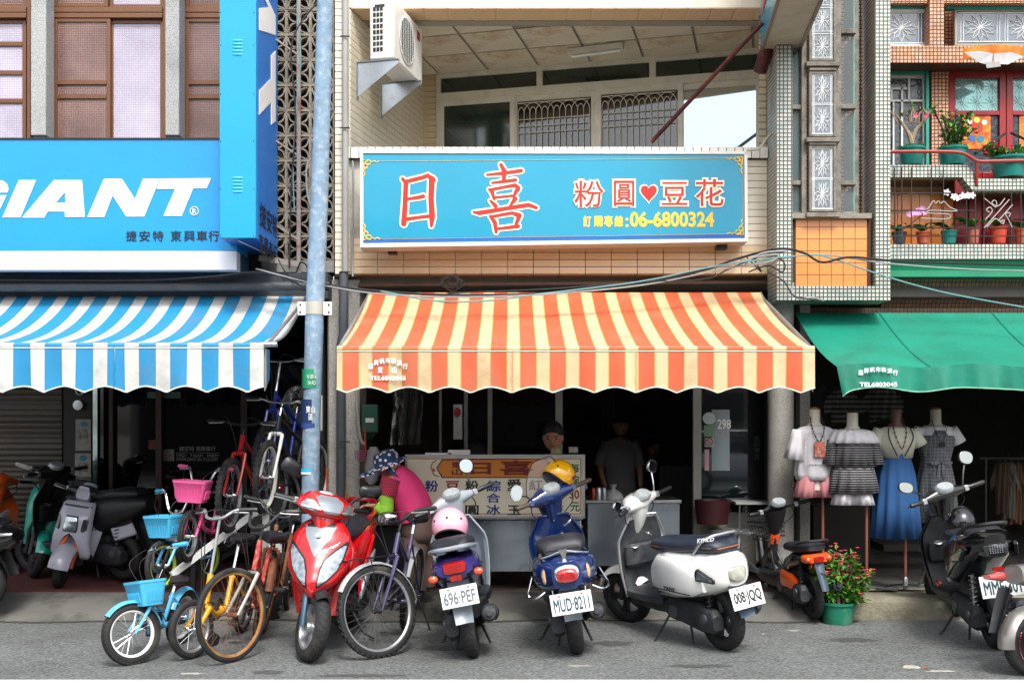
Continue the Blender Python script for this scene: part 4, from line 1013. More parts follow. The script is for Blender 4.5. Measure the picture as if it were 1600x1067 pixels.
def gv(u, v):
 x = gx0 + u * 4.2; d = .19 + .055 * math.exp(-u * 60) + .006 * math.sin(u * 50)
 return (x + .05 * v * math.exp(-u * 40), Yf3 - .02 - .014 * math.sin(u * 70) * v - .01 * math.sin(u * 190) * v, Z_(571, Yf3) - .015 * math.sin(u * 30 + 3) - d * v)
m = MB(); m.sheet(gv, 200, 6, .003, (0, 1, 0)); build(m, 'valance', gm, aw3)
m = MB(); m.tube([V(gv(i / 120, 1)) for i in range(121)], .006, 5); build(m, 'piping', mat('pale green piping', '#7fb79c', .6, dirt=.3), aw3, kind='stuff')
for i, ch in enumerate('嘉昇帆布裝潢行'):
 th_ = (i - 3) / 3; cx, cy = 1372 + 27 * th_, 577 + 5 * th_ * th_
 m = textmb(ch, pxmap(cx - 4, cy - 4, cx + 4, cy + 4, Yf3 - .045), bold=.02); build(m, 'printed_character', prn, aw3, smooth=False)
m = textmb('TEL6803045', pxmap(1343, 597, 1402, 604, Yf3 - .045), bold=.03); build(m, 'printed_number', prn, aw3, smooth=False)

# ================================================================ air conditioner on the balcony side wall
ac_w = mat('white enamel', '#dcdad4', .35, var=.04, dirt=.25, dcol='#97907f', ds=5)
ACo = V((X_(577, 9.42), 9.42, 4.74)); rot = math.atan2(w_.y, w_.x)
t = thing('air_conditioner', 'white air conditioner outdoor unit on steel brackets high on the tiled wall', 'air conditioner', loc=ACo, rot=(0, 0, 0), local=True); t.rotation_euler = (0, 0, rot)
aw_, al, ah = .225, .78, .52
m = MB(); m.box((0, 0, 0), (aw_, al, ah)); build(m, 'casing', ac_w, t, bevel=.018)
m = MB()
for i in range(8):
 for j in range(3): m.box((.035 + j * .032, -.004, .07 + i * .05), (.06 + j * .032, .01, .105 + i * .05))
build(m, 'side_vent', black_plastic, t, smooth=False, kind='stuff')
m = MB(); m.box((.05, -.003, .45), (.14, .004, .475)); build(m, 'handle_slot', dark_metal, t)
m = MB(); m.lathe([(.2, 0), (.21, .006), (.195, .012), (.19, .0)], (aw_, .33, .26), (1, 0, 0), n=32); build(m, 'fan_ring', ac_w, t)
m = MB(); m.lathe([(.0, .001), (.19, .001)], (aw_, .33, .26), (1, 0, 0), n=32, cap=False); build(m, 'fan_recess', mat('grey recess', '#6f716f', .6), t)
m = MB()
for i in range(17): 
 z = .09 + i * .0215; hw = math.sqrt(max(.001, .2 ** 2 - (z - .26) ** 2)); m.tube([(aw_ + .01, .33 - hw, z), (aw_ + .01, .33 + hw, z)], .003, 4)
for i in range(8):
 y = .33 - .17 + i * .0485; hw = math.sqrt(max(.001, .2 ** 2 - (y - .33) ** 2)); m.tube([(aw_ + .012, y, .26 - hw), (aw_ + .012, y, .26 + hw)], .003, 4)
build(m, 'fan_grille', mat('grille grey', '#b3b5b2', .5), t, kind='stuff')
m = MB(); m.box((aw_ - .001, .62, .38), (aw_ + .003, .7, .46)); build(m, 'red_badge', mat('red badge', '#a01e22', .4), t)
for k, yy in enumerate((.02, .62)):
 t2 = thing('bracket', 'pale steel shelf bracket at the %s of the air conditioner' % ('front' if k == 0 else 'back'), 'bracket', loc=ACo, group='air conditioner brackets', local=True); t2.rotation_euler = (0, 0, rot)
 m = MB(); m.poly([[(-.12, 0), (.26, 0), (.26, -.03), (-.08, -.27), (-.12, -.3)]], lambda a, b: V((a, yy, b - .004)), (0, .004, 0)); build(m, 'gusset', steel, t2, smooth=False)
 m = MB(); m.box((-.12, yy - .015, -.008), (.26, yy + .03, -.001)); m.box((-.125, yy - .01, -.32), (-.115, yy + .025, 0)); build(m, 'angle', mat('galvanised', '#7f8688', .5, metal=.6, dirt=.4), t2)
# ceiling lamp of the balcony
la = WP; zl_ = zB + .03
def CP(px, py): Yq = (zl_ - H) * F / (HZ - py); return V((X_(px, Yq), Yq, zl_))
a, b = CP(888, 76), CP(974, 66)
t = thing('ceiling_lamp', 'long unlit fluorescent lamp on the stained balcony ceiling', 'lamp', loc=a)
m = MB(); m.bar(a + V((0, 0, -.04)), b + V((0, 0, -.04)), .08, .06); build(m, 'housing', alu_cream, t, bevel=.004)
m = MB(); m.tube([a + V((.03, -.02, -.09)), b + V((-.03, -.02, -.09))], .014, 8); build(m, 'tube', vinyl_w, t)

# ================================================================ utility pole
t = thing('utility_pole', 'pale blue weathered utility pole in front of the bicycle shop', 'pole', loc=P(486, 905, 8.9))
pole_m = mat('chalky blue pole paint', '#7892a8', .8, var=.14, vs=11, bump=.6, bs=30, dirt=.8, dcol='#b4bec4', ds=15)
m = MB(); yb_ = 8.9
rings = []
for py, px, hw in ((-60, 509.5, 12), (150, 504, 13), (300, 499.5, 13.5), (480, 492, 14.5), (650, 487, 14), (800, 484.5, 13.5), (905, 483.5, 13.5)):
 c = P(px, py, yb_); rings.append([(c.x + hw * yb_ / F * math.cos(k * PI / 10), c.y + hw * yb_ / F * math.sin(k * PI / 10), c.z) for k in range(20)])
m.loft(rings); build(m, 'shaft', pole_m, t)
def band(py0, py1, px, hw, mt, name, a0=0, a1=20, lift=.003, parent=t):
 m = MB(); r = hw * yb_ / F + lift
 for k in range(a0, a1):
  q = [V((X_(px, yb_) + r * math.cos(kk * PI / 10), yb_ + r * math.sin(kk * PI / 10), 0)) for kk in (k, k + 1)]
  z0, z1 = Z_(py1, yb_), Z_(py0, yb_); m.quad(q[0] + V((0, 0, z0)), q[1] + V((0, 0, z0)), q[1] + V((0, 0, z1)), q[0] + V((0, 0, z1)))
 return build(m, name, mt, parent)
band(472, 492, 491.5, 14.6, mat('pale galvanised', '#b9b7ae', .5, metal=.3, dirt=.4), 'clamp_band')
for s in (-1, 1):
 m = MB(); c = P(491.5 + s * 20, 482, 8.86); m.box((c.x - .035, c.y, c.z - .055), (c.x + .035, c.y + .02, c.z + .055)); cl = build(m, 'clamp_ear', white_paint, t, bevel=.004)
 m = MB()
 for dz in (-.03, .03): m.ball((c.x + s * .012, c.y - .002, c.z + dz), .009, 8, 5)
 build(m, 'bolt', dark_metal, cl, kind='stuff')
band(577, 607, 487, 14.2, mat('green sticker', '#1f8f68', .6, var=.05), 'green_sticker', 10, 20, .0045)
band(624, 661, 485, 14, mat('navy sticker', '#12305c', .5, var=.1), 'navy_sticker', 11, 16, .0045)
band(661, 668, 485, 14, mat('torn blue tape', '#27468c', .6, dirt=.8, ds=20), 'torn_tape', 10, 20, .0045)
band(648, 664, 485, 14, mat('torn red sticker', '#b0452c', .6, dirt=.9, dcol='#d0c8b4', ds=25), 'torn_sticker', 17, 20, .0046)
band(731, 737, 484, 13.8, mat('cyan label', '#35a4d0', .5), 'cyan_label', 12, 16, .0045); band(737, 740, 484, 13.8, vinyl_w, 'label_line', 12, 16, .005)
m = textmb('東山\n區', pxmap(478, 634, 492, 656, yb_ - .083), bold=.01); build(m, 'sticker_text', vinyl_w, t, smooth=False)
m = textmb('N 8816\n24 AD', pxmap(480, 585, 494, 601, yb_ - .084), bold=.0); build(m, 'sticker_text', prn, t, smooth=False)

# ================================================================ overhead cables
kb = mat('black cable', '#17171a', .5, dirt=.3); kw = mat('pale cable', '#8d9090', .5, dirt=.4); kg = mat('green grey cable', '#5f8a8e', .5)
def cable(pts, r, mt, label, Y=9.0): 
 m = MB(); m.tube(bez([P(p[0], p[1], p[2] if len(p) > 2 else Y) for p in pts], 7), r, 6)
 return one(m, 'cable', mt, label, 'cable')
cable([(-60, 437, 9.4), (200, 438, 9.4), (330, 432, 9.3), (405, 425, 9.2), (480, 439, 9.0), (560, 452, 8.9), (700, 461, 8.9), (860, 458, 8.9), (980, 447, 9), (1100, 422, 9.1), (1150, 405, 9.2), (1215, 389, 9.2), (1255, 395, 9.2), (1285, 410, 9.2), (1330, 402, 9.2), (1420, 409, 9.3), (1660, 416, 9.3)], .01, kb, 'thick black cable strung across the three shop fronts above the awnings')
cable([(400, 420, 9.2), (478, 440, 9.0), (580, 458, 8.85), (700, 464, 8.85), (850, 460, 8.85), (1000, 446, 9), (1110, 425, 9.1), (1200, 408, 9.2), (1280, 398, 9.25), (1390, 412, 9.25), (1520, 421, 9.3), (1660, 424, 9.3)], .0065, kw, 'pale cable running under the thick black one towards the right balcony')
cable([(595, 455, 8.85), (680, 470, 8.82), (760, 470, 8.82), (840, 460, 8.85), (1000, 440, 9), (1130, 414, 9.1), (1260, 399, 9.2), (1300, 404, 9.2), (1390, 434, 9.2), (1480, 458, 9.2), (1600, 480, 9.2), (1680, 492, 9.2)], .007, kg, 'thin green cable that dips away to the far right below the balcony')
cable([(700, 458, 8.9), (850, 452, 8.9), (1000, 441, 9), (1100, 436, 9.1), (1140, 420, 9.15), (1190, 400, 9.2), (1225, 394, 9.2)], .006, kb, 'thin black cable close under the turquoise sign')
cable([(1165, 400, 9.2), (1190, 425, 9.2), (1180, 405, 9.2), (1200, 395, 9.2), (1225, 410, 9.2), (1222, 425, 9.2), (1200, 415, 9.2), (1170, 425, 9.15)], .006, kb, 'tangled loop of black cable beside the mosaic column')
cable([(1155, 412, 9.15), (1180, 402, 9.15), (1215, 398, 9.15), (1205, 408, 9.15), (1165, 414, 9.15), (1190, 396, 9.15), (1230, 392, 9.15)], .008, kw, 'knotted pale cable beside the mosaic column')
cable([(1200, 425, 9.2), (1225, 440, 9.2), (1238, 460, 9.2), (1255, 466, 9.2), (1285, 470, 9.25)], .006, kb, 'thin cable hanging down to the orange tiled bay')
cable([(1240, 442, 9.3), (1237, 455, 9.3), (1247, 466, 9.3), (1270, 465, 9.35), (1286, 470, 9.4)], .009, kw, 'white conduit bent below the orange tiled panel')
cable([(-60, 447, 9.5), (150, 446, 9.5), (300, 440, 9.45), (400, 428, 9.4), (440, 432, 9.3), (475, 450, 9.1), (500, 470, 9.0)], .008, kb, 'second black cable over the blue striped awning')
cable([(520, -20, 9.6), (458, 60, 9.6), (462, 180, 9.6), (455, 300, 9.6), (452, 420, 9.6)], .008, kb, 'black cable hanging down in front of the breeze blocks, left of the pole')
cable([(463, -20, 9.6), (470, 90, 9.6), (466, 130, 9.6), (458, 250, 9.6), (460, 330, 9.6)], .005, kg, 'thin grey cable hanging in front of the breeze blocks')
cable([(486, 248, 9.7), (479, 262, 9.7), (480, 300, 9.7), (486, 325, 9.7)], .009, kw, 'short white pipe standing against the breeze blocks left of the pole')
cable([(435, 405, 9.6), (450, 430, 9.5), (476, 440, 9.1), (480, 418, 9.1), (470, 410, 9.4), (463, 425, 9.4)], .007, kb, 'loop of black cable beside the utility pole below the breeze blocks')
m = MB(); 
for i in range(9):
 a = i * 1.3; c = P(706, 442, 9.3); m.tube(bez([c + V((.1 * math.cos(a), .02 * i - .1, .06 * math.sin(a))), c + V((.06 * math.cos(a + 2), 0, .07 * math.sin(a + 2))), c + V((.11 * math.cos(a + 3.4), 0, .05 * math.sin(a + 3.4)))]), .006, 5)
one(m, 'cable_bundle', kb, 'tangled bundle of black cable under the middle of the turquoise sign', 'cable')
m = MB(); m.tube([P(560, 446, 9.85), P(1200, 441, 9.85)], .022, 10); one(m, 'steel_pipe', mat('rusty brown pipe', '#5d4638', .6, dirt=.7, dcol='#8f5524'), 'brown steel pipe along the lintel above the orange awning', 'pipe')
m = MB(); m.tube([P(-120, 449, 9.45), P(515, 447, 9.45)], .04, 12); one(m, 'conduit_pipe', mat('dark grey conduit', '#3f4347', .5, dirt=.4, dcol='#6b5a48'), 'dark grey conduit along the wall above the blue striped awning', 'pipe')
m = MB(); m.box((-8, 9.62, Z_(466, 9.62)), (X_(512, 9.62), 9.9, Z_(430, 9.62) + .02)); one(m, 'lintel_beam', mat('dark grey beam', '#3a3f45', .8, var=.2, dirt=.6, dcol='#14151a'), 'dark beam between the blue sign board and the blue striped awning', 'beam')  # dark grey tone with random darker blotches
# ================================================================ wheels shared by bicycles and scooters
def rotM(c, axis, ang): return Matrix.Translation(V(c)) @ Matrix.Rotation(ang, 4, V(axis)) @ Matrix.Translation(-V(c))
I4 = Matrix.Identity(4)
def bike_wheel(c, r, tw, par, M_, rimm, spokem, n=28, knob=False, tyrem=None, name='wheel'):
 c = V(c); m = MB(); k = 36
 prof = [(r - tw * .95, -tw * .35), (r - tw * .55, -tw * .5), (r - tw * .12, -tw * .33), (r, 0), (r - tw * .12, tw * .33), (r - tw * .55, tw * .5), (r - tw * .95, tw * .35), (r - tw * .95, -tw * .35)]
 m.lathe(prof, c, (0, 1, 0), n=48, cap=False)
 if knob:
  for i in range(44):
   a = 2 * PI * i / 44
   for s in (-1, 0, 1):
    aa = a + (.07 if s == 0 else 0); rr = r - (0 if s == 0 else tw * .14)
    p = c + V((math.cos(aa) * rr, s * tw * .3, math.sin(aa) * rr)); d = V((-math.sin(aa), 0, math.cos(aa)))
    m.bar(p - d * .011, p + d * .011, tw * .22, .014, up=(math.cos(aa), 0, math.sin(aa)))
 m.xf(M_); w = build(m, name, tyrem or rubber, par, angle=50)
 m = MB(); ri = r - tw * .95
 m.lathe([(ri + .002, -tw * .33), (ri - .008, -tw * .3), (ri - .016, -tw * .12), (ri - .016, tw * .12), (ri - .008, tw * .3), (ri + .002, tw * .33)], c, (0, 1, 0), n=40, cap=False); m.xf(M_); build(m, 'rim', rimm, w)
 m = MB()
 for i in range(n):
  a = 2 * PI * i / n; b = a + (.35 if i % 2 else -.35); s = .022 if (i // 2) % 2 else -.022
  m.tube([c + V((math.cos(b) * .018, s, math.sin(b) * .018)), c + V((math.cos(a) * (ri - .012), 0, math.sin(a) * (ri - .012)))], .0014, 3, cap=False)
 m.xf(M_); build(m, 'spokes', spokem, w, kind='stuff')
 m = MB(); m.lathe([(.008, -.055), (.012, -.05), (.02, -.028), (.014, -.02), (.014, .02), (.02, .028), (.012, .05), (.008, .055)], c, (0, 1, 0), n=10); m.xf(M_); build(m, 'hub', spokem, w)
 return w
def fender(c, r, w, a0, a1, par, M_, mt, name='mudguard'):
 c = V(c); m = MB()
 def fn(u, v):
  a = math.radians(a0 + (a1 - a0) * u); k = (v - .5) * 2; rr = r - (k * k) * w * .28
  return c + V((math.cos(a) * rr, k * w / 2, math.sin(a) * rr))
 m.sheet(fn, 20, 6, .003, lambda u, v: V((math.cos(math.radians(a0 + (a1 - a0) * u)), 0, math.sin(math.radians(a0 + (a1 - a0) * u)))))
 m.xf(M_); return build(m, name, mt, par)
def place(root, loc, heading, lean=0, pitch=0, scale=1):
 root.location = loc; root.rotation_euler = (math.radians(lean), math.radians(pitch), math.radians(heading)); root.scale = (scale,) * 3
def bicycle(label, cfg, loc, heading, lean=0, pitch=0, group='bicycles parked and hung in front of the bicycle shop'):
 g = cfg.get; r = g('r', .33); wb = g('wb', 1.03); tw = g('tw', .045)
 t = thing('bicycle', label, 'bicycle', local=True, group=group)
 fm = g('frame'); fkm = g('forkm', fm); rimm = g('rimm', alu); spm = g('spm', chrome); hz = g('hz', .82); sz = g('sz', .86); bbz = g('bbz', .27); hx = wb - g('hback', .22)
 ht = V((hx - .035, 0, hz)); hb = V((hx + .02, 0, hz - g('hl', .15))); bb = V((wb * .42, 0, bbz)); st = V((wb * .42 - (sz - bbz) * .32, 0, sz - .09))
 ax = (ht - hb).normalized(); M_ = rotM(hb, ax, math.radians(g('steer', 0)))
 rh = V((0, 0, r)); fh = V((wb, 0, r)); R_ = g('tube', .016)
 m = MB()
 m.tube([ht, hb], R_ * 1.15, 10)
 if g('step'):
  m.tube(bez([hb + ax * .02, (hb + bb) / 2 + V((.02, 0, -.05)), bb]), R_ * 1.15, 10)
  if g('step') == 2: m.tube(bez([ht - ax * .02, (ht + bb) / 2 + V((.0, 0, .0)), bb + (st - bb) * .35]), R_, 10)
 else:
  m.tube([ht - ax * .03, bb + (st - bb) * g('toptube', .85)], R_, 10); m.tube([hb + ax * .01, bb], R_ * 1.2, 10)
 m.tube([bb, st], R_, 10); m.lathe([(.022, -.04), (.022, .04)], bb, (0, 1, 0), n=12)
 for s in (-1, 1):
  m.tube([bb + V((-.03, s * .03, 0)), rh + V((0, s * .055, 0))], R_ * .55, 8); m.tube([bb + (st - bb) * .85 + V((0, s * .015, 0)), rh + V((0, s * .055, 0))], R_ * .5, 8)
 build(m, 'frame', fm, t)
 bike_wheel(rh, r, tw, t, I4, rimm, spm, g('spokes', 24), g('knob', False))
 bike_wheel(fh, r, tw, t, M_, rimm, spm, g('spokes', 24), g('knob', False))
 m = MB(); cr_ = hb + V((.012, 0, -.02)); m.tube([cr_ + V((0, -.045, 0)), cr_ + V((0, .045, 0))], R_ * 1.1, 8)
 for s in (-1, 1): m.tube(bez([cr_ + V((0, s * .05, .0)), cr_ + (fh - cr_) * .4 + V((.0, s * .055, 0)), fh + V((0, s * .055, 0))], 4), [R_ * .95] * 4 + [R_ * .75] * 4 + [R_ * .6], 8)
 m.xf(M_); build(m, 'fork', fkm, t)
 # stem and handlebar
 sh = g('stem', .12); top = ht + ax * sh; hw = g('hw', .29); rise = g('rise', .04); back = g('back', .03)
 m = MB(); m.tube([ht, top], .011, 8)
 st_ = top + V((g('reach', .05), 0, .0)); m.tube([top, st_], .014, 8)
 bar = bez([st_ + V((-back, -hw, rise)), st_ + V((-back * .5, -hw * .55, rise)), st_ + V((0, -hw * .25, 0)), st_ + V((0, hw * .25, 0)), st_ + V((-back * .5, hw * .55, rise)), st_ + V((-back, hw, rise))], 5)
 m.tube(bar, .011, 8); m.xf(M_); hbp = build(m, 'handlebar', g('barm', chrome), t)
 for s in (-1, 1):
  m = MB(); e = st_ + V((-back, s * hw, rise)); e0 = e + (st_ + V((-back * .5, s * hw * .55, rise)) - e) * .85
  m.tube([e0, e, e + (e - e0).normalized() * .012], [.017, .017, .014], 8); m.xf(M_); build(m, 'grip', g('gripm', black_plastic), hbp)
  m = MB(); q = e0 + V((.0, -s * .02, 0)); m.tube(bez([q, q + V((.045, 0, -.012)), e + V((.05, -s * .02, -.02))], 4), .0055, 6); m.xf(M_); build(m, 'brake_lever', g('leverm', alu), hbp)
 m = MB()
 for s in (-1, 1): m.tube([M_ @ p for p in bez([st_ + V((0, s * hw * .6, rise)), st_ + V((.16, s * .08, .05)), st_ + V((.12, s * .02, -.12)), hb + V((.04, s * .01, -.05))], 6)], .003, 5)
 m.tube(bez([hb + V((.03, .02, .02)), (hb + bb) / 2 + V((0, .02, .02)), bb + V((0, .02, .02))]), .003, 5)
 build(m, 'brake_cable', black_plastic, t, kind='stuff')
 # saddle
 m = MB(); dseat = (st - bb).normalized(); sp_ = st + dseat * g('post', .1); m.tube([st, sp_], .012, 8); build(m, 'seat_post', g('postm', chrome), t)
 m = MB(); k = g('sadk', 1)
 rings = [sring(sp_ + V((x * k, 0, .02 + dz)), (0, w * k, 0), (0, 0, h * k), 2.3, 12) for x, w, h, dz in ((-.13, .03, .012, .012), (-.115, .075, .028, .01), (-.05, .085, .035, .004), (.02, .05, .028, .0), (.09, .022, .02, .002), (.125, .012, .012, .002))]
 m.loft(rings); build(m, 'saddle', g('sadm', black_plastic), t)
 # crank set
 m = MB(); m.lathe([(.075, .03), (.078, .034), (.075, .038)], bb + V((0, -.085, 0)), (0, 1, 0), n=24); m.lathe([(.02, -.09), (.02, .08)], bb, (0, 1, 0), n=10)
 ca = math.radians(g('crank', 35))
 for s in (-1, 1):
  e = bb + V((math.cos(ca) * .15 * s * (r / .33), s * .09, math.sin(ca) * .15 * s * (r / .33))); m.bar(bb + V((0, s * .075, 0)), e, .016, .022)
 cs = build(m, 'crank', g('crankm', dark_metal), t)
 for s in (-1, 1):
  m = MB(); e = bb + V((math.cos(ca) * .15 * s * (r / .33), s * .14, math.sin(ca) * .15 * s * (r / .33))); m.box(tuple(e - V((.04, .04, .011))), tuple(e + V((.04, .04, .011)))); build(m, 'pedal', black_plastic, cs, bevel=.003)
 m = MB(); m.tube([bb + V((0, -.052, .07)), rh + V((0, -.052, .03))], .004, 5); m.tube([bb + V((0, -.052, -.07)), rh + V((0, -.052, -.03))], .004, 5); build(m, 'chain', dark_metal, t, kind='stuff')
 if g('guard'):
  m = MB(); m.poly([[(bb.x + .1, bbz + .05), (bb.x + .08, bbz + .1), (bb.x - .03, bbz + .1), (.02, r + .05), (-.03, r), (0, r - .04), (bb.x - .03, bbz - .08), (bb.x + .07, bbz - .07)]], lambda a, b: V((a, -.062, b)), (0, -.012, 0)); build(m, 'chain_guard', g('guard'), t)
 if g('fend'):
  fender(fh, r + .02, tw * 1.35, g('fa0', 20), g('fa1', 165), t, M_, g('fend')); fender(rh, r + .02, tw * 1.35, 25, 190, t, I4, g('fend'))
 if g('stand'):
  m = MB(); m.tube([rh + V((.06, .06, -.02)), V((.02, .2, .0))], .007, 6); build(m, 'kickstand', dark_metal, t)
 if g('rack'):
  m = MB(); zr = 2 * r + .08
  m.tube([(.12, -.05, zr), (-.2, -.05, zr), (-.22, 0, zr), (-.2, .05, zr), (.12, .05, zr)], .006, 6)
  for x in (0, -.08, -.16): m.tube([(x, -.05, zr), (x, .05, zr)], .004, 5)
  for s in (-1, 1): m.tube([rh + V((0, s * .065, 0)), V((-.1, s * .05, zr))], .004, 5)
  build(m, 'luggage_rack', g('rack'), t)
 if g('basket'):
  bm_, bw_, bd, bh_ = g('basket'); o = st_ + V((.07 + g('bdx', 0), 0, g('bdz', -.12)))
  m = MB()
  def ring(z, k, th): return sring(o + V((bd / 2 * 1, 0, z)), (bd / 2 * k - th, 0, 0), (0, bw_ / 2 * k - th, 0), 7, 28)
  m.loft([ring(-bh_ + .004, .76, .006), ring(0, 1, .006), ring(.0, 1.04, 0), ring(-.018, 1.03, 0), ring(-.02, 1, 0), ring(-bh_, .76, 0)], cap=True)
  m.xf(M_); bk_ = build(m, 'basket', bm_, t, angle=50)
  m = MB()
  for i in range(-3, 4):
   y = i * bw_ * .095; x1 = o.x + bd * .955 + .0; m.tube([(x1 + .003, y, o.z - bh_ * .45), (x1 - bd * .06, y, o.z - bh_ * .85)], .0045, 5)
  for i in range(-2, 3):
   x = o.x + bd / 2 + i * bd * .12
   for s in (-1, 1): m.tube([(x, s * (bw_ / 2 * .945), o.z - bh_ * .45), (x, s * bw_ / 2 * .85, o.z - bh_ * .85)], .0045, 5)
  m.xf(M_); build(m, 'rib', bm_, bk_, kind='stuff')
  m = MB(); m.tube([M_ @ V((o.x + .0, -.03, o.z - bh_ * .6)), M_ @ (hb + V((.03, -.03, 0)))], .005, 5); m.tube([M_ @ V((o.x, .03, o.z - bh_ * .6)), M_ @ (hb + V((.03, .03, 0)))], .005, 5); build(m, 'basket_bracket', chrome, bk_)
 t['M'] = 0
 place(t, loc, heading, lean, pitch)
 return t, M_, st_, fh, rh, hb
def fr(b, a, wb):
 """rear contact for a bicycle whose front wheel stands at b and whose rear points to a"""
 return b + (a - b).normalized() * wb
def head(a, b):
 """heading in degrees from ground point a (rear) to b (front)"""
 return math.degrees(math.atan2(b.y - a.y, b.x - a.x))
def paint(n, c, **k): return mat(n, c, k.pop('rough', .28), var=.04, coat=k.pop('coat', .7), dirt=k.pop('dirt', .22), dcol=k.pop('dcol', '#6a655c'), ds=k.pop('ds', 6), **k)
bl = paint('sky blue bike paint', '#58b2dc'); blp = mat('light blue plastic', '#45a9d0', .4, var=.04, dirt=.15); wh_rim = mat('white rim', '#d8d6d0', .35, dirt=.2)
pk = mat('pink plastic', '#e65c96', .4, var=.04, dirt=.12); pkp = paint('pink bike paint', '#d8447e'); orp = paint('faded orange paint', '#d06a24', rough=.45, coat=.2, dirt=.7, dcol='#d8cbb8', ds=12)
yl = paint('yellow folding frame', '#dd9a14', dirt=.4, dcol='#3a2a18'); redp = paint('red bike paint', '#c21a1e'); whp = paint('white bike paint', '#dcdcd8'); vio = paint('dark violet paint', '#2f2850'); rusty = mat('rusty steel', '#7d5138', .75, metal=.4, var=.3, vs=20, bump=.5, dirt=.5, dcol='#3a2a20', ds=14)
rust_red = paint('scraped red paint', '#a2281c', rough=.5, coat=.1, dirt=.5, dcol='#d9d2c6', ds=22)
tan_rim = mat('rusty tan rim', '#94683a', .6, metal=.3, dirt=.6, dcol='#c8a878', ds=12)
# 1 small light blue child's bicycle at the very front
a, b = G(270, 1010), G(206, 1037)
t, Mx, st_, fh, rh, hb = bicycle("small light blue child's bicycle with white-rimmed wheels nearest the road at left", dict(r=.2, wb=.66, tw=.048, frame=bl, hz=.52, hl=.12, sz=.5, bbz=.2, hback=.17, step=1, steer=-38, stem=.1, hw=.23, rise=.14, back=.1, reach=.02, gripm=blp, barm=black_plastic, rimm=wh_rim, spokes=20, fend=bl, knob=True, basket=(blp, .26, .2, .17), bdx=-.07, bdz=-.07, sadk=.8, tube=.014, fa0=40, fa1=170, guard=bl, post=.06), fr(b, a, .66), head(a, b), lean=-7)
m = MB()
for s in (-1, 1):
 m.tube([(0, s * .1, .2), (-.02, s * .24, .12), (-.02, s * .26, .12)], .006, 5); m.lathe([(.03, 0), (.055, .005), (.055, .025), (.03, .03)], (-.02, s * .25, .06), (0, 1, 0), n=16)
build(m, 'training_wheel', black_plastic, t, kind='stuff')
# 2 yellow folding bike
a, b = G(420, 965), G(304, 1029)
t2 = bicycle('yellow and orange folding bicycle with small wheels and tall stem', dict(r=.2, wb=.93, tw=.046, frame=yl, forkm=yl, hz=.55, hl=.2, sz=.6, bbz=.25, hback=.16, step=1, steer=-24, stem=.4, hw=.27, rise=.05, back=.12, barm=alu, rimm=alu, spokes=20, sadk=1.1, tube=.019, post=.22, crank=80), fr(b, a, .93), head(a, b), lean=-4)
# 3 rusty red roadster, big front wheel to the camera
a, b = G(446, 950), G(366, 1035)
t3 = bicycle('old rusty bicycle with faded red tubes and large bare front wheel', dict(r=.315, wb=1.03, tw=.036, frame=rust_red, forkm=mat('worn chrome fork', '#a9a39a', .4, metal=.7, dirt=.5), hz=.8, hl=.2, sz=.78, bbz=.28, hback=.22, step=2, steer=-36, stem=.1, hw=.28, rise=.1, back=.18, barm=dark_metal, rimm=tan_rim, spm=rusty, spokes=32, sadk=1.25, rack=rusty, post=.05, crank=100), fr(b, a, 1.03), head(a, b), lean=-9)
# 4 second rusty bicycle behind it
a, b = G(468, 950), G(400, 995)
t4 = bicycle('rusty brown bicycle with luggage rack squeezed in left of the red scooter', dict(r=.3, wb=1.0, tw=.04, frame=rusty, hz=.82, hl=.16, sz=.8, bbz=.28, step=1, steer=20, stem=.08, hw=.27, rise=.08, back=.15, barm=dark_metal, rimm=rusty, spm=rusty, spokes=24, sadk=1.2, rack=rusty, fend=rusty, stand=1), fr(b, a, 1.0), head(a, b), lean=-6)
# 5 dark violet bicycle with grey guards right of the red scooter
a, b = G(662, 958), G(588, 1026)
t5 = bicycle('dark violet bicycle with grey mudguards and a silver lamp parked between red scooter and woman', dict(r=.315, wb=1.02, tw=.044, frame=vio, hz=.83, hl=.14, sz=.86, bbz=.29, steer=-46, stem=.08, hw=.27, rise=.06, back=.16, barm=black_plastic, rimm=alu, spm=dark_metal, spokes=32, sadk=1.15, fend=mat('grey mudguard', '#9c9fa2', .4, dirt=.3), fa0=30, fa1=175, toptube=.6, stand=1, knob=True), fr(b, a, 1.02), head(a, b), lean=-7)
tt, Mq, st_, fh, rh, hb = t5
m = MB(); c = st_ + V((.07, .02, .04)); rings = [sring(c + V((x, 0, 0)), (0, w, 0), (0, 0, h), 2.2, 14) for x, w, h in ((-.06, .03, .02), (-.03, .06, .035), (.03, .06, .04), (.05, .05, .03))]; m.loft(rings); m.xf(Mq); build(m, 'lamp', chrome, tt)
m = MB(); z = .68; x0 = fh.x
for y in (-.07, -.035, 0, .035, .07): m.tube([(x0 - .08, y, z), (x0 + .2, y, z)], .004, 5)
for x in (-.08, .06, .2): m.tube([(x0 + x, -.07, z), (x0 + x, .07, z)], .005, 5)
for s in (-1, 1): m.tube([(x0 + .05, s * .07, z), (x0, s * .06, .33)], .004, 5)
m.xf(Mq); build(m, 'front_rack', black_plastic, tt)

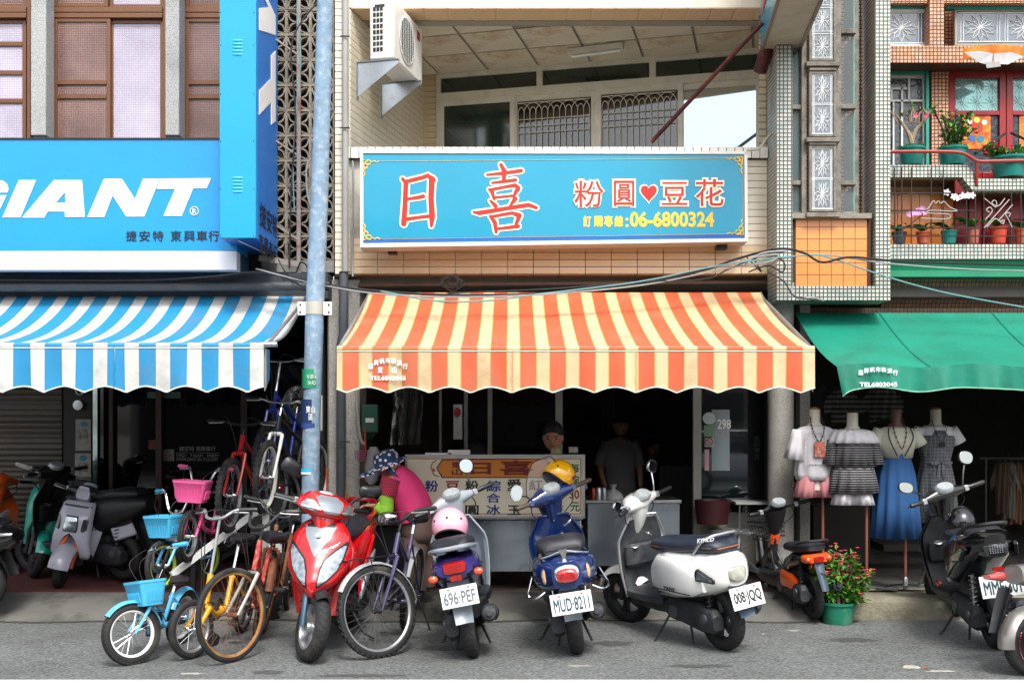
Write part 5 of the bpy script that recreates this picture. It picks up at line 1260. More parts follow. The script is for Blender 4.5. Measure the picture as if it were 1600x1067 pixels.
# bicycles standing higher on the white display rack
def rackbike(label, cfg, px, py, Y, heading, lean=0, pitch=0):
 p = P(px, py, Y); o = bicycle(label, cfg, p, heading, lean, pitch); return o
rackbike('pink child\'s bicycle with pink basket standing on the rack', dict(r=.2, wb=.68, tw=.045, frame=pkp, hz=.52, hl=.12, sz=.5, bbz=.2, hback=.17, step=1, steer=8, stem=.1, hw=.22, rise=.12, back=.1, gripm=pk, barm=chrome, rimm=alu, spokes=18, knob=True, basket=(pk, .27, .2, .17), bdx=.0, bdz=.03, guard=pkp), 356, 862, 9.25, -102)
rackbike("light blue child's bicycle with price card at the left end of the rack", dict(r=.2, wb=.68, tw=.045, frame=bl, hz=.52, hl=.12, sz=.5, bbz=.2, hback=.17, step=1, steer=-5, stem=.1, hw=.24, rise=.16, back=.08, gripm=blp, barm=chrome, rimm=mat('yellow green rim', '#9fbf2a', .4), spokes=18, basket=(blp, .26, .19, .17), bdx=.0, bdz=-.02, guard=bl), 326, 905, 9.15, -105)
rackbike('red mountain bicycle facing the street on the rack, right of the pink basket', dict(r=.3, wb=.98, tw=.05, frame=redp, hz=.78, hl=.13, sz=.76, bbz=.28, steer=6, stem=.1, hw=.3, rise=.02, back=.03, barm=black_plastic, rimm=alu, spokes=24, knob=True, toptube=.6), 432, 815, 9.75, -100)
rackbike('white mountain bicycle with chrome fork at the right end of the rack', dict(r=.3, wb=.98, tw=.05, frame=dark_metal, forkm=whp, hz=.8, hl=.13, sz=.78, bbz=.28, steer=10, stem=.12, hw=.3, rise=.02, back=.03, barm=chrome, rimm=wh_rim, spokes=24, knob=True, toptube=.7), 494, 790, 9.75, -104)
rackbike('tall blue and silver bicycle behind the white one beside the fan', dict(r=.3, wb=.98, tw=.05, frame=paint('royal blue', '#203fae'), hz=.9, hl=.15, sz=.8, bbz=.28, steer=6, stem=.28, hw=.3, rise=.02, back=.03, barm=chrome, rimm=alu, spokes=24, knob=True), 478, 765, 10.2, -100)
# ---- display rack
rk = thing('display_rack', 'white square-tube rack sloping up behind the bicycles', 'rack', loc=P(340, 900, 8.95))
wr = mat('white rack paint', '#d3d3d1', .45, dirt=.35, dcol='#8b8378')
m = MB(); m.bar(P(268, 898, 8.55), P(420, 784, 9.1), .045, .045); build(m, 'sloping_rail', wr, rk)
m = MB(); m.bar(P(416, 935, 9.15), P(416, 780, 9.15), .06, .04, up=(0, 1, 0)); build(m, 'upright', wr, rk)
m = MB(); m.bar(P(300, 950, 9.2), P(304, 872, 9.2), .04); m.bar(P(285, 944, 9.05), P(415, 944, 9.05), .035); m.bar(P(290, 900, 9.35), P(500, 790, 9.9), .04); m.bar(P(455, 925, 9.2), P(455, 780, 9.2), .03)
build(m, 'dark_frame', dark_metal, rk, kind='stuff')
m = MB(); m.box(tuple(P(250, 870, 9.6)), tuple(V(P(300, 860, 9.9)) + V((2.0, 0, .02)))); 
m = MB(); m.box(tuple(P(418, 867, 9.1)), tuple(P(441, 829, 9.12))); build(m, 'notice_plate', mat('grey white plate', '#b8b8b2', .5, dirt=.3), rk, bevel=.002)
# price card on the blue basket
m = MB(); c = P(265, 831, 8.55); m.box((-.075, -.003, -.06), (.075, .003, .06)); o = one(m.xf(Matrix.Translation(c) @ Matrix.Rotation(math.radians(14), 4, 'Y')), 'price_card', vinyl_w, 'white card with a handwritten character on the light blue basket', 'card')
m = textmb('售', quadmap(c + V((-.035, -.005, .04)), c + V((.03, -.005, .055)), c + V((.045, -.005, -.035)), c + V((-.02, -.005, -.05))), bold=.01); build(m, 'written_character', mat('blue pen', '#1c5a8c', .6), o, smooth=False)
# ================================================================ scooters
cowl_grey = mat('silver plastic', '#8a939b', .35, metal=.3, var=.06, dirt=.2, coat=.3)
seat_blk = mat('seat vinyl', '#1b1e25', .48, var=.15, vs=9, bump=.25, bs=90, dirt=.25, dcol='#5b5a56', ds=7)
eng = mat('grimy engine casing', '#3c3f43', .55, metal=.5, var=.25, vs=10, bump=.4, bs=40, dirt=.7, dcol='#15130f', ds=7)
lens_r = mat('red lens', '#9c100c', .14, bump=.5, bs=50, var=.3, vs=20, coat=1, spec=.8); lens_o = mat('amber lens', '#d04a08', .12, bump=.4, bs=50, var=.25, vs=20, coat=1, spec=.8)
lens_c = mat('clear lens', '#aab3b8', .08, metal=.75, var=.45, vs=26, coat=1); mirror_g = mat('mirror glass', '#b4babd', .03, metal=1, var=0)
plate_m = mat('number plate', '#d8dbd8', .4, var=.03, dirt=.2, dcol='#a8a49a'); plate_k = mat('plate ink', '#143a4c', .5)
class Surf:
 """front shell described by horizontal slices (z, x centre, half depth, half width, power)"""
 def __init__(s, st): s.st = st
 def at(s, z):
  st = s.st
  if z <= st[0][0]: return st[0]
  for a, b in zip(st, st[1:]):
   if z <= b[0]:
    k = (z - a[0]) / (b[0] - a[0]); k = k * k * (3 - 2 * k) * .5 + k * .5; return tuple(a[i] + (b[i] - a[i]) * k for i in range(5))
  return st[-1]
 def x(s, y, z):
  _, xc, hd, hw, p = s.at(z); q = min(1, abs(y) / hw); return xc + hd * (1 - q ** p) ** (1 / p)
 def mesh(s, n=24, k=14):
  m = MB(); z0, z1 = s.st[0][0], s.st[-1][0]; rings = []
  for i in range(k + 1):
   z = z0 + (z1 - z0) * i / k; _, xc, hd, hw, p = s.at(z); rings.append(sring((xc, 0, z), (hd, 0, 0), (0, hw, 0), p, n))
  return m.loft(rings)
 def panel(s, rows, lift=.004, th=.006, nu=6, mir=False):
  m = MB()
  def f(u, v):
   k = v * (len(rows) - 1); i = min(int(k), len(rows) - 2); k -= i; a, b = rows[i], rows[i + 1]
   z = a[0] + (b[0] - a[0]) * k; y0 = a[1] + (b[1] - a[1]) * k; y1 = a[2] + (b[2] - a[2]) * k; y = y0 + (y1 - y0) * u
   if mir: y = -y
   return V((s.x(y, z) + lift, y, z))
  m.sheet(f, nu, (len(rows) - 1) * 3, th, (-1, 0, 0)); return m
def tyre(c, r, w, M_, par, rimm, style='spoke', tm=None):
 c = V(c); m = MB(); h = w * .5
 m.lathe([(r - w * .75, -h * .75), (r - w * .45, -h), (r - w * .15, -h * .8), (r - .004, -h * .35), (r, 0), (r - .004, h * .35), (r - w * .15, h * .8), (r - w * .45, h), (r - w * .75, h * .75)], c, (0, 1, 0), n=44, cap=False)
 m.xf(M_); t = build(m, 'wheel', rubber, par, angle=60)
 m = MB()
 for i in range(30):
  a = 2 * PI * i / 30
  for s in (-1, 1):
   p1 = c + V((math.cos(a) * (r + .0008), s * .004, math.sin(a) * (r + .0008))); a2 = a + .16; p2 = c + V((math.cos(a2) * (r - w * .11), s * h * .68, math.sin(a2) * (r - w * .11)))
   m.bar(p1, p2, .004, .003, up=(math.cos(a), 0, math.sin(a)))
 m.xf(M_); build(m, 'tread_groove', mat('tread shadow rubber', '#0a0a0b', .9), t, kind='stuff')
 ri = r - w * .72; m = MB()
 m.lathe([(ri, -h * .78), (ri - .012, -h * .7), (ri - .022, -h * .3), (ri - .022, h * .3), (ri - .012, h * .7), (ri, h * .78)], c, (0, 1, 0), n=32, cap=False)
 m.lathe([(.03, -h * .9), (.036, -h * .6), (.036, h * .6), (.03, h * .9)], c, (0, 1, 0), n=16)
 for i in range(5):
  a = 2 * PI * i / 5
  for d in ((-.1, .1) if style == 'spoke' else (0,)):
   p1 = c + V((math.cos(a + d * 3) * .03, 0, math.sin(a + d * 3) * .03)); p2 = c + V((math.cos(a + d) * (ri - .015), 0, math.sin(a + d) * (ri - .015)))
   m.bar(p1, p2, .028 if style == 'spoke' else .05, .03, up=(0, 1, 0))
 if style == 'disc': m.lathe([(.0, -h * .3), (ri - .02, -h * .3), (ri - .02, h * .3), (0, h * .3)], c, (0, 1, 0), n=24)
 m.xf(M_); build(m, 'rim', rimm, t); return t
def helmet(label, loc, rot, r, shell, brim=True, sticker=None):
 t = thing('helmet', label, 'helmet', loc=loc, local=True); t.rotation_euler = rot
 m = MB(); n = 32
 def f(u, v, k=1.0):
  a = 2 * PI * u; front = math.cos(a)                      # x is the face side
  low = .70 - .17 * max(0, front) ** 1.5 - .0 + .03 * max(0, -front); th = PI * low * v
  return V((math.sin(th) * math.cos(a) * r * 1.12 * k, math.sin(th) * math.sin(a) * r * .95 * k, math.cos(th) * r * k))
 m.grid(lambda u, v: f(u, v), n, 12); m.grid(lambda u, v: f(u, v, .93), n, 12)
 m.grid(lambda u, v: f(u, 1, 1 - .07 * v), n, 1); build(m, 'shell', shell, t, angle=60)
 m = MB(); m.tube([f(i / n, 1, .985) for i in range(n)], .008, 6, closed=True); build(m, 'rim_trim', black_plastic, t)
 m = MB(); m.ball((-.01, 0, -.02), r * .86, 18, 10, (1.05, .9, .9)); 
 m = MB(); m.grid(lambda u, v: f(u, .35 + .6 * v, .86), n, 6); build(m, 'lining', mat('black lining', '#141416', .9), t)
 m = MB()
 for s in (-1, 1): m.tube(bez([f(.22 * s, 1, .95), V((r * .3, s * r * .5, -r * 1.05)), V((r * .45, 0, -r * 1.25))]), .006, 5)
 build(m, 'strap', black_plastic, t)
 m = MB()
 for a in (-.14, 0, .14): m.ball(f(a, .62, 1.0), .009, 8, 5)
 build(m, 'snap_button', dark_metal, t, kind='stuff')
 if sticker:
  for u, v, cc, s in sticker:
   m = MB(); p = f(u, v, 1.004); nn = p.normalized(); m.lathe([(0, .002), (s, .0015), (s, 0)], p, nn, n=14); build(m, 'sticker', mat('sticker ' + cc, cc, .4), t)
 return t
def scooter(label, c, loc, heading, lean=0, name='scooter', cat='scooter', group=None):
 g = c.get; t = thing(name, label, cat, local=True, group=group or 'scooters parked along the street')
 wb = g('wb', 1.22); r = g('r', .225); tw = g('tw', .1); bm = g('body'); b2 = g('body2', bm); sm = g('seatm', seat_blk); rimm = g('rimm', dark_metal)
 fx = wb; hb = V((fx - .12, 0, .5)); top = V((fx - .30, 0, g('hz', .98))); ax = (top - hb).normalized(); M_ = rotM(hb, ax, math.radians(g('steer', 30)))
 dz = g('dz', 0)
 # wheels, fork, front mudguard
 tyre((0, 0, r), r, tw, I4, t, rimm, g('rs', 'spoke')); tyre((fx, 0, r), r, tw * .95, M_, t, rimm, g('fs', 'spoke'))
 m = MB()
 for s in (-1, 1): m.tube([V((fx, s * .075, r)), V((fx - .06, s * .075, .42)), V((fx - .12, s * .04, .55))], [.02, .024, .02], 10)
 m.tube([hb + V((-.02, 0, .0)), top], .024, 10); m.xf(M_); build(m, 'fork', g('forkm', dark_metal), t)
 fender((fx, 0, r), r + .035, g('fw', .15), g('f0', 15), g('f1', 150), t, M_, g('fendm', bm), 'front_mudguard')
 # body
 body = g('stations', [(.62, .46, .09, .08), (.54, .5, .15, .17), (.36, .55, .185, .2), (.12, .6, .195, .18), (-.12, .65, .18, .14), (-.28, .69, .14, .09), (-.36, .71, .08, .045)])
 m = MB(); m.loft([sring((x, 0, z + dz), (0, w, 0), (0, 0, h), 2.8, 24) for x, z, w, h in body]); build(m, 'rear_body', bm, t, angle=50)
 m = MB()
 for s in (-1, 1):
  m.tube([V((x, s * w * .995, z + dz - h * .12)) for x, z, w, h in body[1:-1]], .0028, 5); m.tube([V((x, s * w * .93, z + dz - h * .62)) for x, z, w, h in body[1:-2]], .006, 5)
 for x, z, w, h in body[3:4]: m.tube([V((x + .02 * math.cos(i * .5), math.cos(i * PI / 12) * w * 1.003, z + dz + abs(math.sin(i * PI / 12)) ** .8 * h * .9)) for i in range(13)], .0022, 5)
 build(m, 'panel_gap', black_plastic, t, kind='stuff')
 seat = g('seat', [(.6, .735, .09, .02), (.54, .745, .12, .045), (.35, .75, .145, .05), (.12, .765, .15, .05), (-.02, .795, .155, .05), (-.2, .8, .13, .045), (-.27, .795, .08, .02)])
 m = MB(); m.loft([sring((x, 0, z + dz), (0, w, 0), (0, 0, h), 2.7, 22) for x, z, w, h in seat]); build(m, 'seat', sm, t, angle=60)
 m = MB(); m.tube([V((x, s * w * .98, z + dz)) for s in (1,) for x, z, w, h in seat] + [V((x, -w * .98, z + dz)) for x, z, w, h in reversed(seat)], .0035, 5, closed=True); build(m, 'seat_piping', g('pipem', seat_blk), t)
 # floor, leg shield
 fl = g('floorm', black_plastic); m = MB()
 m.loft([sring((x, 0, .31), (0, w, 0), (0, 0, .035), 6, 16) for x, w in ((.5, .14), (.6, .17), (.85, .18), (.96, .16))]); build(m, 'floorboard', fl, t, angle=40)
 m = MB(); m.loft([sring((x, 0, z), (0, w, 0), (0, 0, h), 4, 16) for x, z, w, h in ((.05, .3, .1, .05), (.3, .29, .13, .07), (.6, .26, .15, .05), (.95, .27, .13, .05))]); build(m, 'lower_fairing', g('lowm', black_plastic), t)
 zs0, zs1, sw = .28, g('shz', .9), g('sw', .215)
 def sh(u, v):
  y = (u - .5) * 2; z = zs0 + (zs1 - zs0) * v; w = sw * (.72 + .28 * math.sin(min(1, v * 1.35) * PI / 2)) * (1 - .45 * max(0, v - .72) / .28)
  return V((fx - .17 - .13 * v - .075 * y * y * (1 - .3 * v) + .03 * math.sin(v * PI), y * w, z))
 if g('shield', True):
  m = MB(); m.sheet(sh, 18, 14, .012, (1, 0, 0)); build(m, 'leg_shield', g('shm', bm), t, angle=50)
  m = MB(); m.sheet(lambda u, v: sh(.06 + .88 * u, .03 + .93 * v) - V((.014, 0, 0)), 18, 14, .012, (1, 0, 0)); build(m, 'inner_panel', g('innerm', black_plastic), t, angle=50)
  m = MB(); m.tube([sh(0, i / 12) for i in range(13)] + [sh(i / 8, 1) for i in range(1, 8)] + [sh(1, 1 - i / 12) for i in range(13)], .008, 6); build(m, 'shield_trim', g('trimm', bm), t)
  m = MB(); m.loft([sring((fx - .24 - k * .05, 0, z), (d, 0, 0), (0, w, 0), 4, 16) for k, z, d, w in ((0, .5, .02, .12), (.2, .53, .05, .15), (.5, .62, .055, .16), (.9, .67, .04, .15), (1, .68, .02, .13))]); build(m, 'glove_box', g('innerm', black_plastic), t)
  m = MB(); m.lathe([(0, .004), (.03, .004), (.035, 0)], (fx - .31, .08, .672), (-.3, 0, 1), n=16); build(m, 'fuel_cap', g('capm', alu), t)
  m = MB(); m.lathe([(0, .0), (.016, 0), (.018, -.01)], (fx - .325, -.05, .75), (-1, 0, 0), n=12); m.tube([(fx - .33, -.05, .75), (fx - .37, -.05, .74), (fx - .375, -.05, .68)], .004, 5); build(m, 'ignition_key', chrome, t, kind='stuff')
 # handlebar cover, grips, levers, mirrors
 hm = g('hm', bm); hc = top + V((.0, 0, .02)); k = g('hk', 1)
 m = MB(); m.loft([sring(hc + V((dx, y, dzz)), (w * k, 0, -.15 * w), (0, 0, h * k), 2.5, 18) for y, dx, dzz, w, h in ((-.2, -.03, .0, .028, .026), (-.15, -.02, .0, .045, .038), (-.08, .01, .0, .085, .06), (0, .02, -.005, .11, .078), (.08, .01, .0, .085, .06), (.15, -.02, .0, .045, .038), (.2, -.03, .0, .028, .026))]); m.xf(M_); hp = build(m, 'handlebar_cover', hm, t, angle=60)
 m = MB(); m.loft([sring(top + V((x, 0, z)), (dd, 0, 0), (0, w, 0), 2.6, 16) for x, z, dd, w in ((.1, -.24, .05, .04), (.06, -.16, .07, .06), (.03, -.06, .09, .09), (.01, 0, .09, .1))]); m.xf(M_); build(m, 'neck_cover', hm, t)
 m = MB(); m.loft([sring(hc + V((-.05 - z * .02, 0, .045 + z * .02)), (.055 * q, 0, .03 * q), (0, .075 * q, 0), 2.4, 18) for z, q in ((0, 1), (1, .96), (1.6, .8))]); m.xf(M_); ins = build(m, 'dial_panel', g('dialm', mat('dial face', '#9ea4a8', .15, coat=1, var=.2, vs=40)), t)
 for s in (-1, 1):
  e0 = hc + V((-.045, s * .2, .0)); e1 = hc + V((-.085, s * .345, .008))
  m = MB(); m.tube([e0, e1, e1 + V((-.002, s * .008, 0))], [.018, .018, .012], 10); m.xf(M_); gp_ = build(m, 'grip', g('gripm', black_plastic), t)
  m = MB(); m.tube(bez([e0 + V((.01, -s * .01, -.005)), e0 + V((.05, s * .02, -.01)), e1 + V((.04, -s * .01, -.012)), e1 + V((.035, s * .015, -.012))], 4), .006, 6); m.xf(M_); build(m, 'brake_lever', chrome, gp_)
  m = MB(); m.box(tuple(e0 + V((-.022, -.02, -.022))), tuple(e0 + V((.022, .02, .024)))); m.xf(M_); build(m, 'switch_box', g('swm', alu), gp_, bevel=.005)
  mi = g('mirror', {}).get(s, g('mirror', {}).get(0))
  if mi:
   ox, oy, oz, rx, rz, tilt = mi; b0 = e0 + V((.0, -s * .02, .02)); mc = b0 + V((ox, s * oy, oz))
   m = MB(); m.tube(bez([b0, b0 + V((.0, s * oy * .35, oz * .45)), mc + V((.02, 0, -rz * .4))]), g('mst', .007), 6); m.xf(M_); ms = build(m, 'mirror', g('mirstem', black_plastic), t)
   Rm = Matrix.Rotation(math.radians(tilt) * s, 3, 'X')
   m = MB(); m.loft([[mc + Rm @ (V(q) - mc) for q in sring(mc + V((dx, 0, 0)), (0, rx * qq, 0), (0, 0, rz * qq), g('mp', 2.3), 20)] for dx, qq in ((.035, .3), (.028, .75), (.012, .98), (0, 1), (-.003, .97))]); m.xf(M_); build(m, 'mirror_shell', g('mirm', black_plastic), ms)
   m = MB(); m.loft([[mc + Rm @ (V(q) - mc) for q in sring(mc + V((-.0045, 0, 0)), (0, rx * .9, 0), (0, 0, rz * .9), g('mp', 2.3), 20)], [mc + Rm @ (V(q) - mc) for q in sring(mc + V((-.006, 0, .0)), (0, rx * .87, 0), (0, 0, rz * .87), g('mp', 2.3), 20)]]); m.xf(M_); build(m, 'mirror_glass', mirror_g, ms)
 m = MB()
 for s in (-1, 1): m.tube([M_ @ p for p in bez([hc + V((0, s * .17, -.01)), hc + V((.0, s * .19, -.1)), hc + V((.06, s * .06, -.2))])], .0045, 5)
 build(m, 'control_cable', black_plastic, t, kind='stuff')
 # engine, variator case, silencer, shock, stand
 m = MB(); m.loft([sring((x, .105, z), (0, .045, 0), (0, 0, h), 3.2, 18) for x, z, h in ((-.1, .23, .05), (-.07, .235, .085), (.08, .245, .1), (.3, .26, .08), (.42, .27, .085), (.47, .27, .05))]); cv = build(m, 'variator_case', eng, t)
 m = MB()
 for x, rr in ((.0, .035), (.36, .05)): m.lathe([(rr, 0), (rr, .012), (rr * .7, .016), (0, .016)], (x, .148, .255), (0, 1, 0), n=16)
 build(m, 'case_cap', mat('case cap', '#565a5e', .5, metal=.5, dirt=.5), cv, kind='stuff')
 m = MB(); m.loft([sring((x, 0, z), (0, w, 0), (0, 0, h), 3, 14) for x, z, w, h in ((.1, .35, .07, .06), (.3, .37, .09, .1), (.48, .34, .08, .08))]); m.tube([(.4, -.08, .25), (.2, -.1, .2), (.1, -.14, .25)], .018, 8); build(m, 'engine', eng, t)
 m = MB(); sx = g('silm', eng); ex = V((.28, -.145, .24)); ey = V((-.2, -.165, .31)); d = (ey - ex).normalized(); L_ = (ey - ex).length
 m.lathe([(.02, 0), (.05, .02), (.058, .06), (.058, L_ - .03), (.045, L_ - .005), (.02, L_), (.02, L_ + .02), (.012, L_ + .02)], ex, d, n=20); sl = build(m, 'silencer', sx, t)
 m = MB(); mid = ex + d * L_ * .6; m.sheet(lambda u, v: mid + d * (u - .5) * .26 + V((0, -.064 * math.cos((v - .5) * 2.2), .064 * math.sin((v - .5) * 2.2))), 6, 6, .006, (0, -1, 0)); build(m, 'heat_shield', g('heatm', dark_metal), sl)
 m = MB(); p0, p1 = V((-.02, .11, .27)), V((-.04, .1, .55))
 pts = [p0 + (p1 - p0) * (i / 60) + V((math.cos(i * .9) * .024, math.sin(i * .9) * .024, 0)) for i in range(61)]; m.tube(pts, .005, 5); m.tube([p0, p1], .012, 8); build(m, 'shock_absorber', g('springm', black_plastic), t)
 m = MB()
 if g('cstand', True):
  for s in (-1, 1): m.tube([(.28, s * .07, .2), (.2, s * .12, .035)], .009, 6)
 m.tube([(.45, .1, .24), (.5, .22, .06), (.485, .27, .03)], .009, 6); m.tube([(.46, .25, .03), (.53, .3, .03)], .008, 6); build(m, 'stand', dark_metal, t, kind='stuff')
 # rear mudguard, plate, lights, rail
 rf = g('rearf', black_plastic)
 m = MB(); m.sheet(lambda u, v: V((-.18 - .12 * v + .02 * math.cos((u - .5) * PI), (u - .5) * (g('rw', .15) - .03 * v), .56 - .27 * v)), 6, 8, .008, (-1, 0, -.3)); build(m, 'rear_mudguard', rf, t)
 if g('plate'):
  txt, pw, ph_, pos, pit = g('plate'); pos = V(pos); Mp = Matrix.Translation(pos) @ Matrix.Rotation(math.radians(pit), 4, 'Y')
  m = MB(); m.box((-.003, -pw / 2, -ph_ / 2), (.003, pw / 2, ph_ / 2)); m.xf(Mp); pl_ = build(m, 'number_plate', g('platem', plate_m), t, bevel=.006)
  q = [Mp @ V((-.004, y * pw * .43, z * ph_ * .36)) for y, z in ((1, .75), (-1, .75), (-1, -1), (1, -1))]
  m = textmb(txt, quadmap(*q), bold=.02, off=(Mp.to_3x3() @ V((-1, 0, 0))), lift=.001); build(m, 'plate_text', g('platek', plate_k), pl_, smooth=False)
  m = MB()
  for s in (-1, 1): m.lathe([(.007, 0), (.006, -.004), (0, -.004)], Mp @ V((-.003, s * pw * .27, ph_ * .38)), (1, 0, 0), n=8)
  build(m, 'plate_bolt', lens_r, pl_, kind='stuff')
 if g('rail'):
  pts, rr, rmt = g('rail'); m = MB(); m.tube(bez([V(p) for p in pts]), rr, 10); build(m, 'grab_rail', rmt, t)
 place(t, loc, heading, lean)
 return t, M_, hc
def blob(par, name, mt, c, sc, n=16, k=10, M_=None, p=None):
 m = MB(); m.ball(c, 1, n, k, sc)
 if M_: m.xf(M_)
 return build(m, name, mt, par)
def slab(par, name, mt, stations, p=3.0, M_=None, n=20, axis='x', angle=50):
 m = MB()
 if axis == 'x': m.loft([sring((x, y, z), (0, w, 0), (0, 0, h), p, n) for x, y, z, w, h in stations])
 else: m.loft([sring((x, y, z), (w, 0, 0), (0, h, 0), p, n) for x, y, z, w, h in stations])
 if M_: m.xf(M_)
 return build(m, name, mt, par, angle=angle)

# ---------------------------------------------------------------- red sport scooter, front view
red = paint('glossy red paint', '#b80f16', rough=.2, coat=1, dirt=.1)
a = G(484, 1033); hd = -90 - 3
tail = V((a.x + 1.25 * math.cos(math.radians(hd + 180)), a.y + 1.25 * math.sin(math.radians(hd + 180)), 0))
t, M_, hc = scooter('glossy red scooter facing the street with two big slanted headlights', dict(body=red, wb=1.25, r=.23, tw=.115, steer=33, rimm=mat('silver rim', '#b9bcc0', .3, metal=.8, dirt=.2), hz=1.0, fendm=black_plastic, f0=60, f1=150, fw=.12, hm=red, shm=red, forkm=mat('blue grey fork', '#3d5566', .4, metal=.6), hk=.9, mst=.011, mp=3.2,
 mirror={-1: (.02, .12, .2, .07, .055, 20), 1: (.02, .13, .14, .085, .045, 10)}, stations=[(.62, .46, .09, .08), (.54, .5, .15, .17), (.36, .57, .185, .2), (.12, .64, .195, .17), (-.12, .72, .18, .12), (-.3, .79, .12, .07), (-.42, .83, .06, .03)], dz=.03), tail, hd, lean=-2)
S1 = Surf([(.42, 1.24, .02, .02, 2), (.46, 1.2, .09, .07, 1.6), (.53, 1.15, .15, .16, 1.5), (.62, 1.09, .17, .215, 1.5), (.72, 1.05, .15, .225, 1.6), (.82, 1.0, .12, .2, 1.7), (.9, .97, .09, .15, 1.8), (.93, .96, .06, .1, 2)])
build(S1.mesh(32, 22), 'front_cowl', red, t, angle=70)
for mir in (False, True):
 build(S1.panel([(.5, .03, .045), (.54, .035, .1), (.61, .04, .16), (.68, .06, .185), (.74, .12, .2), (.79, .185, .2)], .003, .004, 8, mir), 'headlight_bezel', black_plastic, t)
 build(S1.panel([(.515, .04, .048), (.55, .043, .095), (.61, .05, .15), (.68, .075, .175), (.73, .13, .187), (.765, .175, .19)], .008, .004, 8, mir), 'headlight', lens_c, t)
build(S1.panel([(.7, -.004, .004), (.76, -.045, .045), (.82, -.085, .085), (.885, -.11, .11)], .005, .004, 10), 'silver_shield', cowl_grey, t)
build(S1.panel([(.3 + .62, -.1, .1), (.86, -.09, .09)], .004, .003, 6), 'vent', black_plastic, t)
m = MB(); m.lathe([(.018, 0), (.022, .004), (.018, .006), (0, .004)], (S1.x(0, .83) + .007, 0, .83), (1, 0, .3), n=18); build(m, 'round_badge', chrome, t)
fnq = quadmap(*[V((S1.x(y, z) + .009, y, z)) for y, z in ((-0.0 + .02, .74), (.1, .79), (.1, .765), (.02, .715))])
m = textmb('Fighter', quadmap(*[V((S1.x(y, z) + .006, y, z)) for y, z in ((.04, .735), (.15, .8), (.15, .77), (.04, .705))]), bold=.02, off=(1, 0, 0), lift=.003, shear=.4); build(m, 'script_lettering', vinyl_w, t, smooth=False)
# head cowl with wedge lamps
S2 = Surf([(.93, .97, .06, .08, 2), (.965, .98, .12, .17, 1.7), (1.0, .97, .14, .215, 1.6), (1.05, .94, .13, .2, 1.7), (1.095, .9, .08, .13, 2), (1.11, .88, .03, .07, 2)])
mm = S2.mesh(28, 14); mm.xf(M_); build(mm, 'head_cowl', red, t, angle=70)
mm = S2.panel([(.985, -.05, .05), (1.03, -.085, .085), (1.07, -.1, .1), (1.095, -.06, .06)], .004, .004, 8); mm.xf(M_); build(mm, 'head_cowl_visor', cowl_grey, t)
for mir in (False, True):
 mm = S2.panel([(.985, .1, .19), (1.005, .075, .2), (1.03, .1, .185), (1.055, .12, .16)], .005, .004, 6, mir); mm.xf(M_); build(mm, 'turn_signal', lens_c, t)
for s in (-1, 1):
 slab(t, 'side_panel', red, [(.05 + .0, s * .185, .72, .012, .03), (.15, s * .205, .66, .014, .08), (.4, s * .2, .5, .014, .1), (.55, s * .19, .4, .012, .06)])
 slab(t, 'side_insert', cowl_grey, [(.12, s * .21, .62, .012, .02), (.3, s * .222, .54, .012, .06), (.5, s * .215, .42, .012, .05), (.56, s * .2, .34, .01, .02)])
m = MB(); m.tube(bez([(-.02, .14, .86), (-.3, .15, .93), (-.45, .08, .97), (-.45, -.08, .97), (-.3, -.15, .93), (-.02, -.14, .86)]), .022, 10); build(m, 'grab_rail', red, t)

# ---------------------------------------------------------------- purple scooter with pink helmet
pur = paint('violet blue metallic', '#2a2468', rough=.22, coat=1, dirt=.12); sil = paint('silver grey paint', '#9aa3ac', rough=.35, coat=.5)
a = G(741, 1026)
t, M_, hc = scooter('small violet scooter with grey front seen from behind', dict(body=pur, r=.215, tw=.095, wb=1.17, steer=30, hz=1.0, shm=sil, innerm=mat('grey inner plastic', '#5b6470', .5, dirt=.3), hm=sil, fendm=sil, gripm=black_plastic, rearf=cowl_grey, trimm=sil, hk=.95, mirror={-1: (.0, .03, .19, .062, .058, -25)},
 stations=[(.6, .46, .09, .08), (.5, .5, .13, .16), (.34, .54, .155, .18), (.1, .6, .165, .14), (-.1, .635, .17, .1), (-.22, .645, .155, .07), (-.3, .65, .12, .045)], plate=('696·PEF', .245, .135, (-.33, .0, .475), 12), platek=mat('grey plate ink', '#5d656b', .5), platem=plate_m, rail=([(.1, .14, .74), (-.15, .15, .77), (-.3, .1, .79), (-.32, 0, .79), (-.3, -.1, .79), (-.15, -.15, .77), (.1, -.14, .74)], .016, cowl_grey)), a, 90 + 1, lean=-11)
slab(t, 'tail_light', lens_r, [(-.25, 0, .665, .075, .03), (-.3, 0, .665, .08, .038), (-.325, 0, .66, .07, .032)], 5)
slab(t, 'lower_reflector', lens_r, [(-.3, 0, .595, .04, .02), (-.325, 0, .595, .038, .018)], 5)
for s in (-1, 1):
 m = MB(); m.tube([(-.24, s * .08, .61), (-.28, s * .135, .605)], .014, 8); b_ = build(m, 'indicator', black_plastic, t); blob(b_, 'amber_lens', lens_o, (-.295, s * .152, .61), (.026, .034, .026))
 slab(t, 'seat_side_pad', mat('grey pad', '#59616a', .5), [(-.08, s * .07, .755, .05, .018), (-.2, s * .075, .765, .05, .02), (-.26, s * .07, .765, .03, .01)])
m = textmb('Zhuang', quadmap(V((-.2, -.174, .69)), V((-.02, -.178, .69)), V((-.02, -.178, .66)), V((-.2, -.174, .66))), bold=.01, off=(0, -1, 0), lift=.002, shear=.4)
pinkh = paint('pale pink helmet shell', '#e0a4b6', rough=.15, coat=1, dirt=.04)
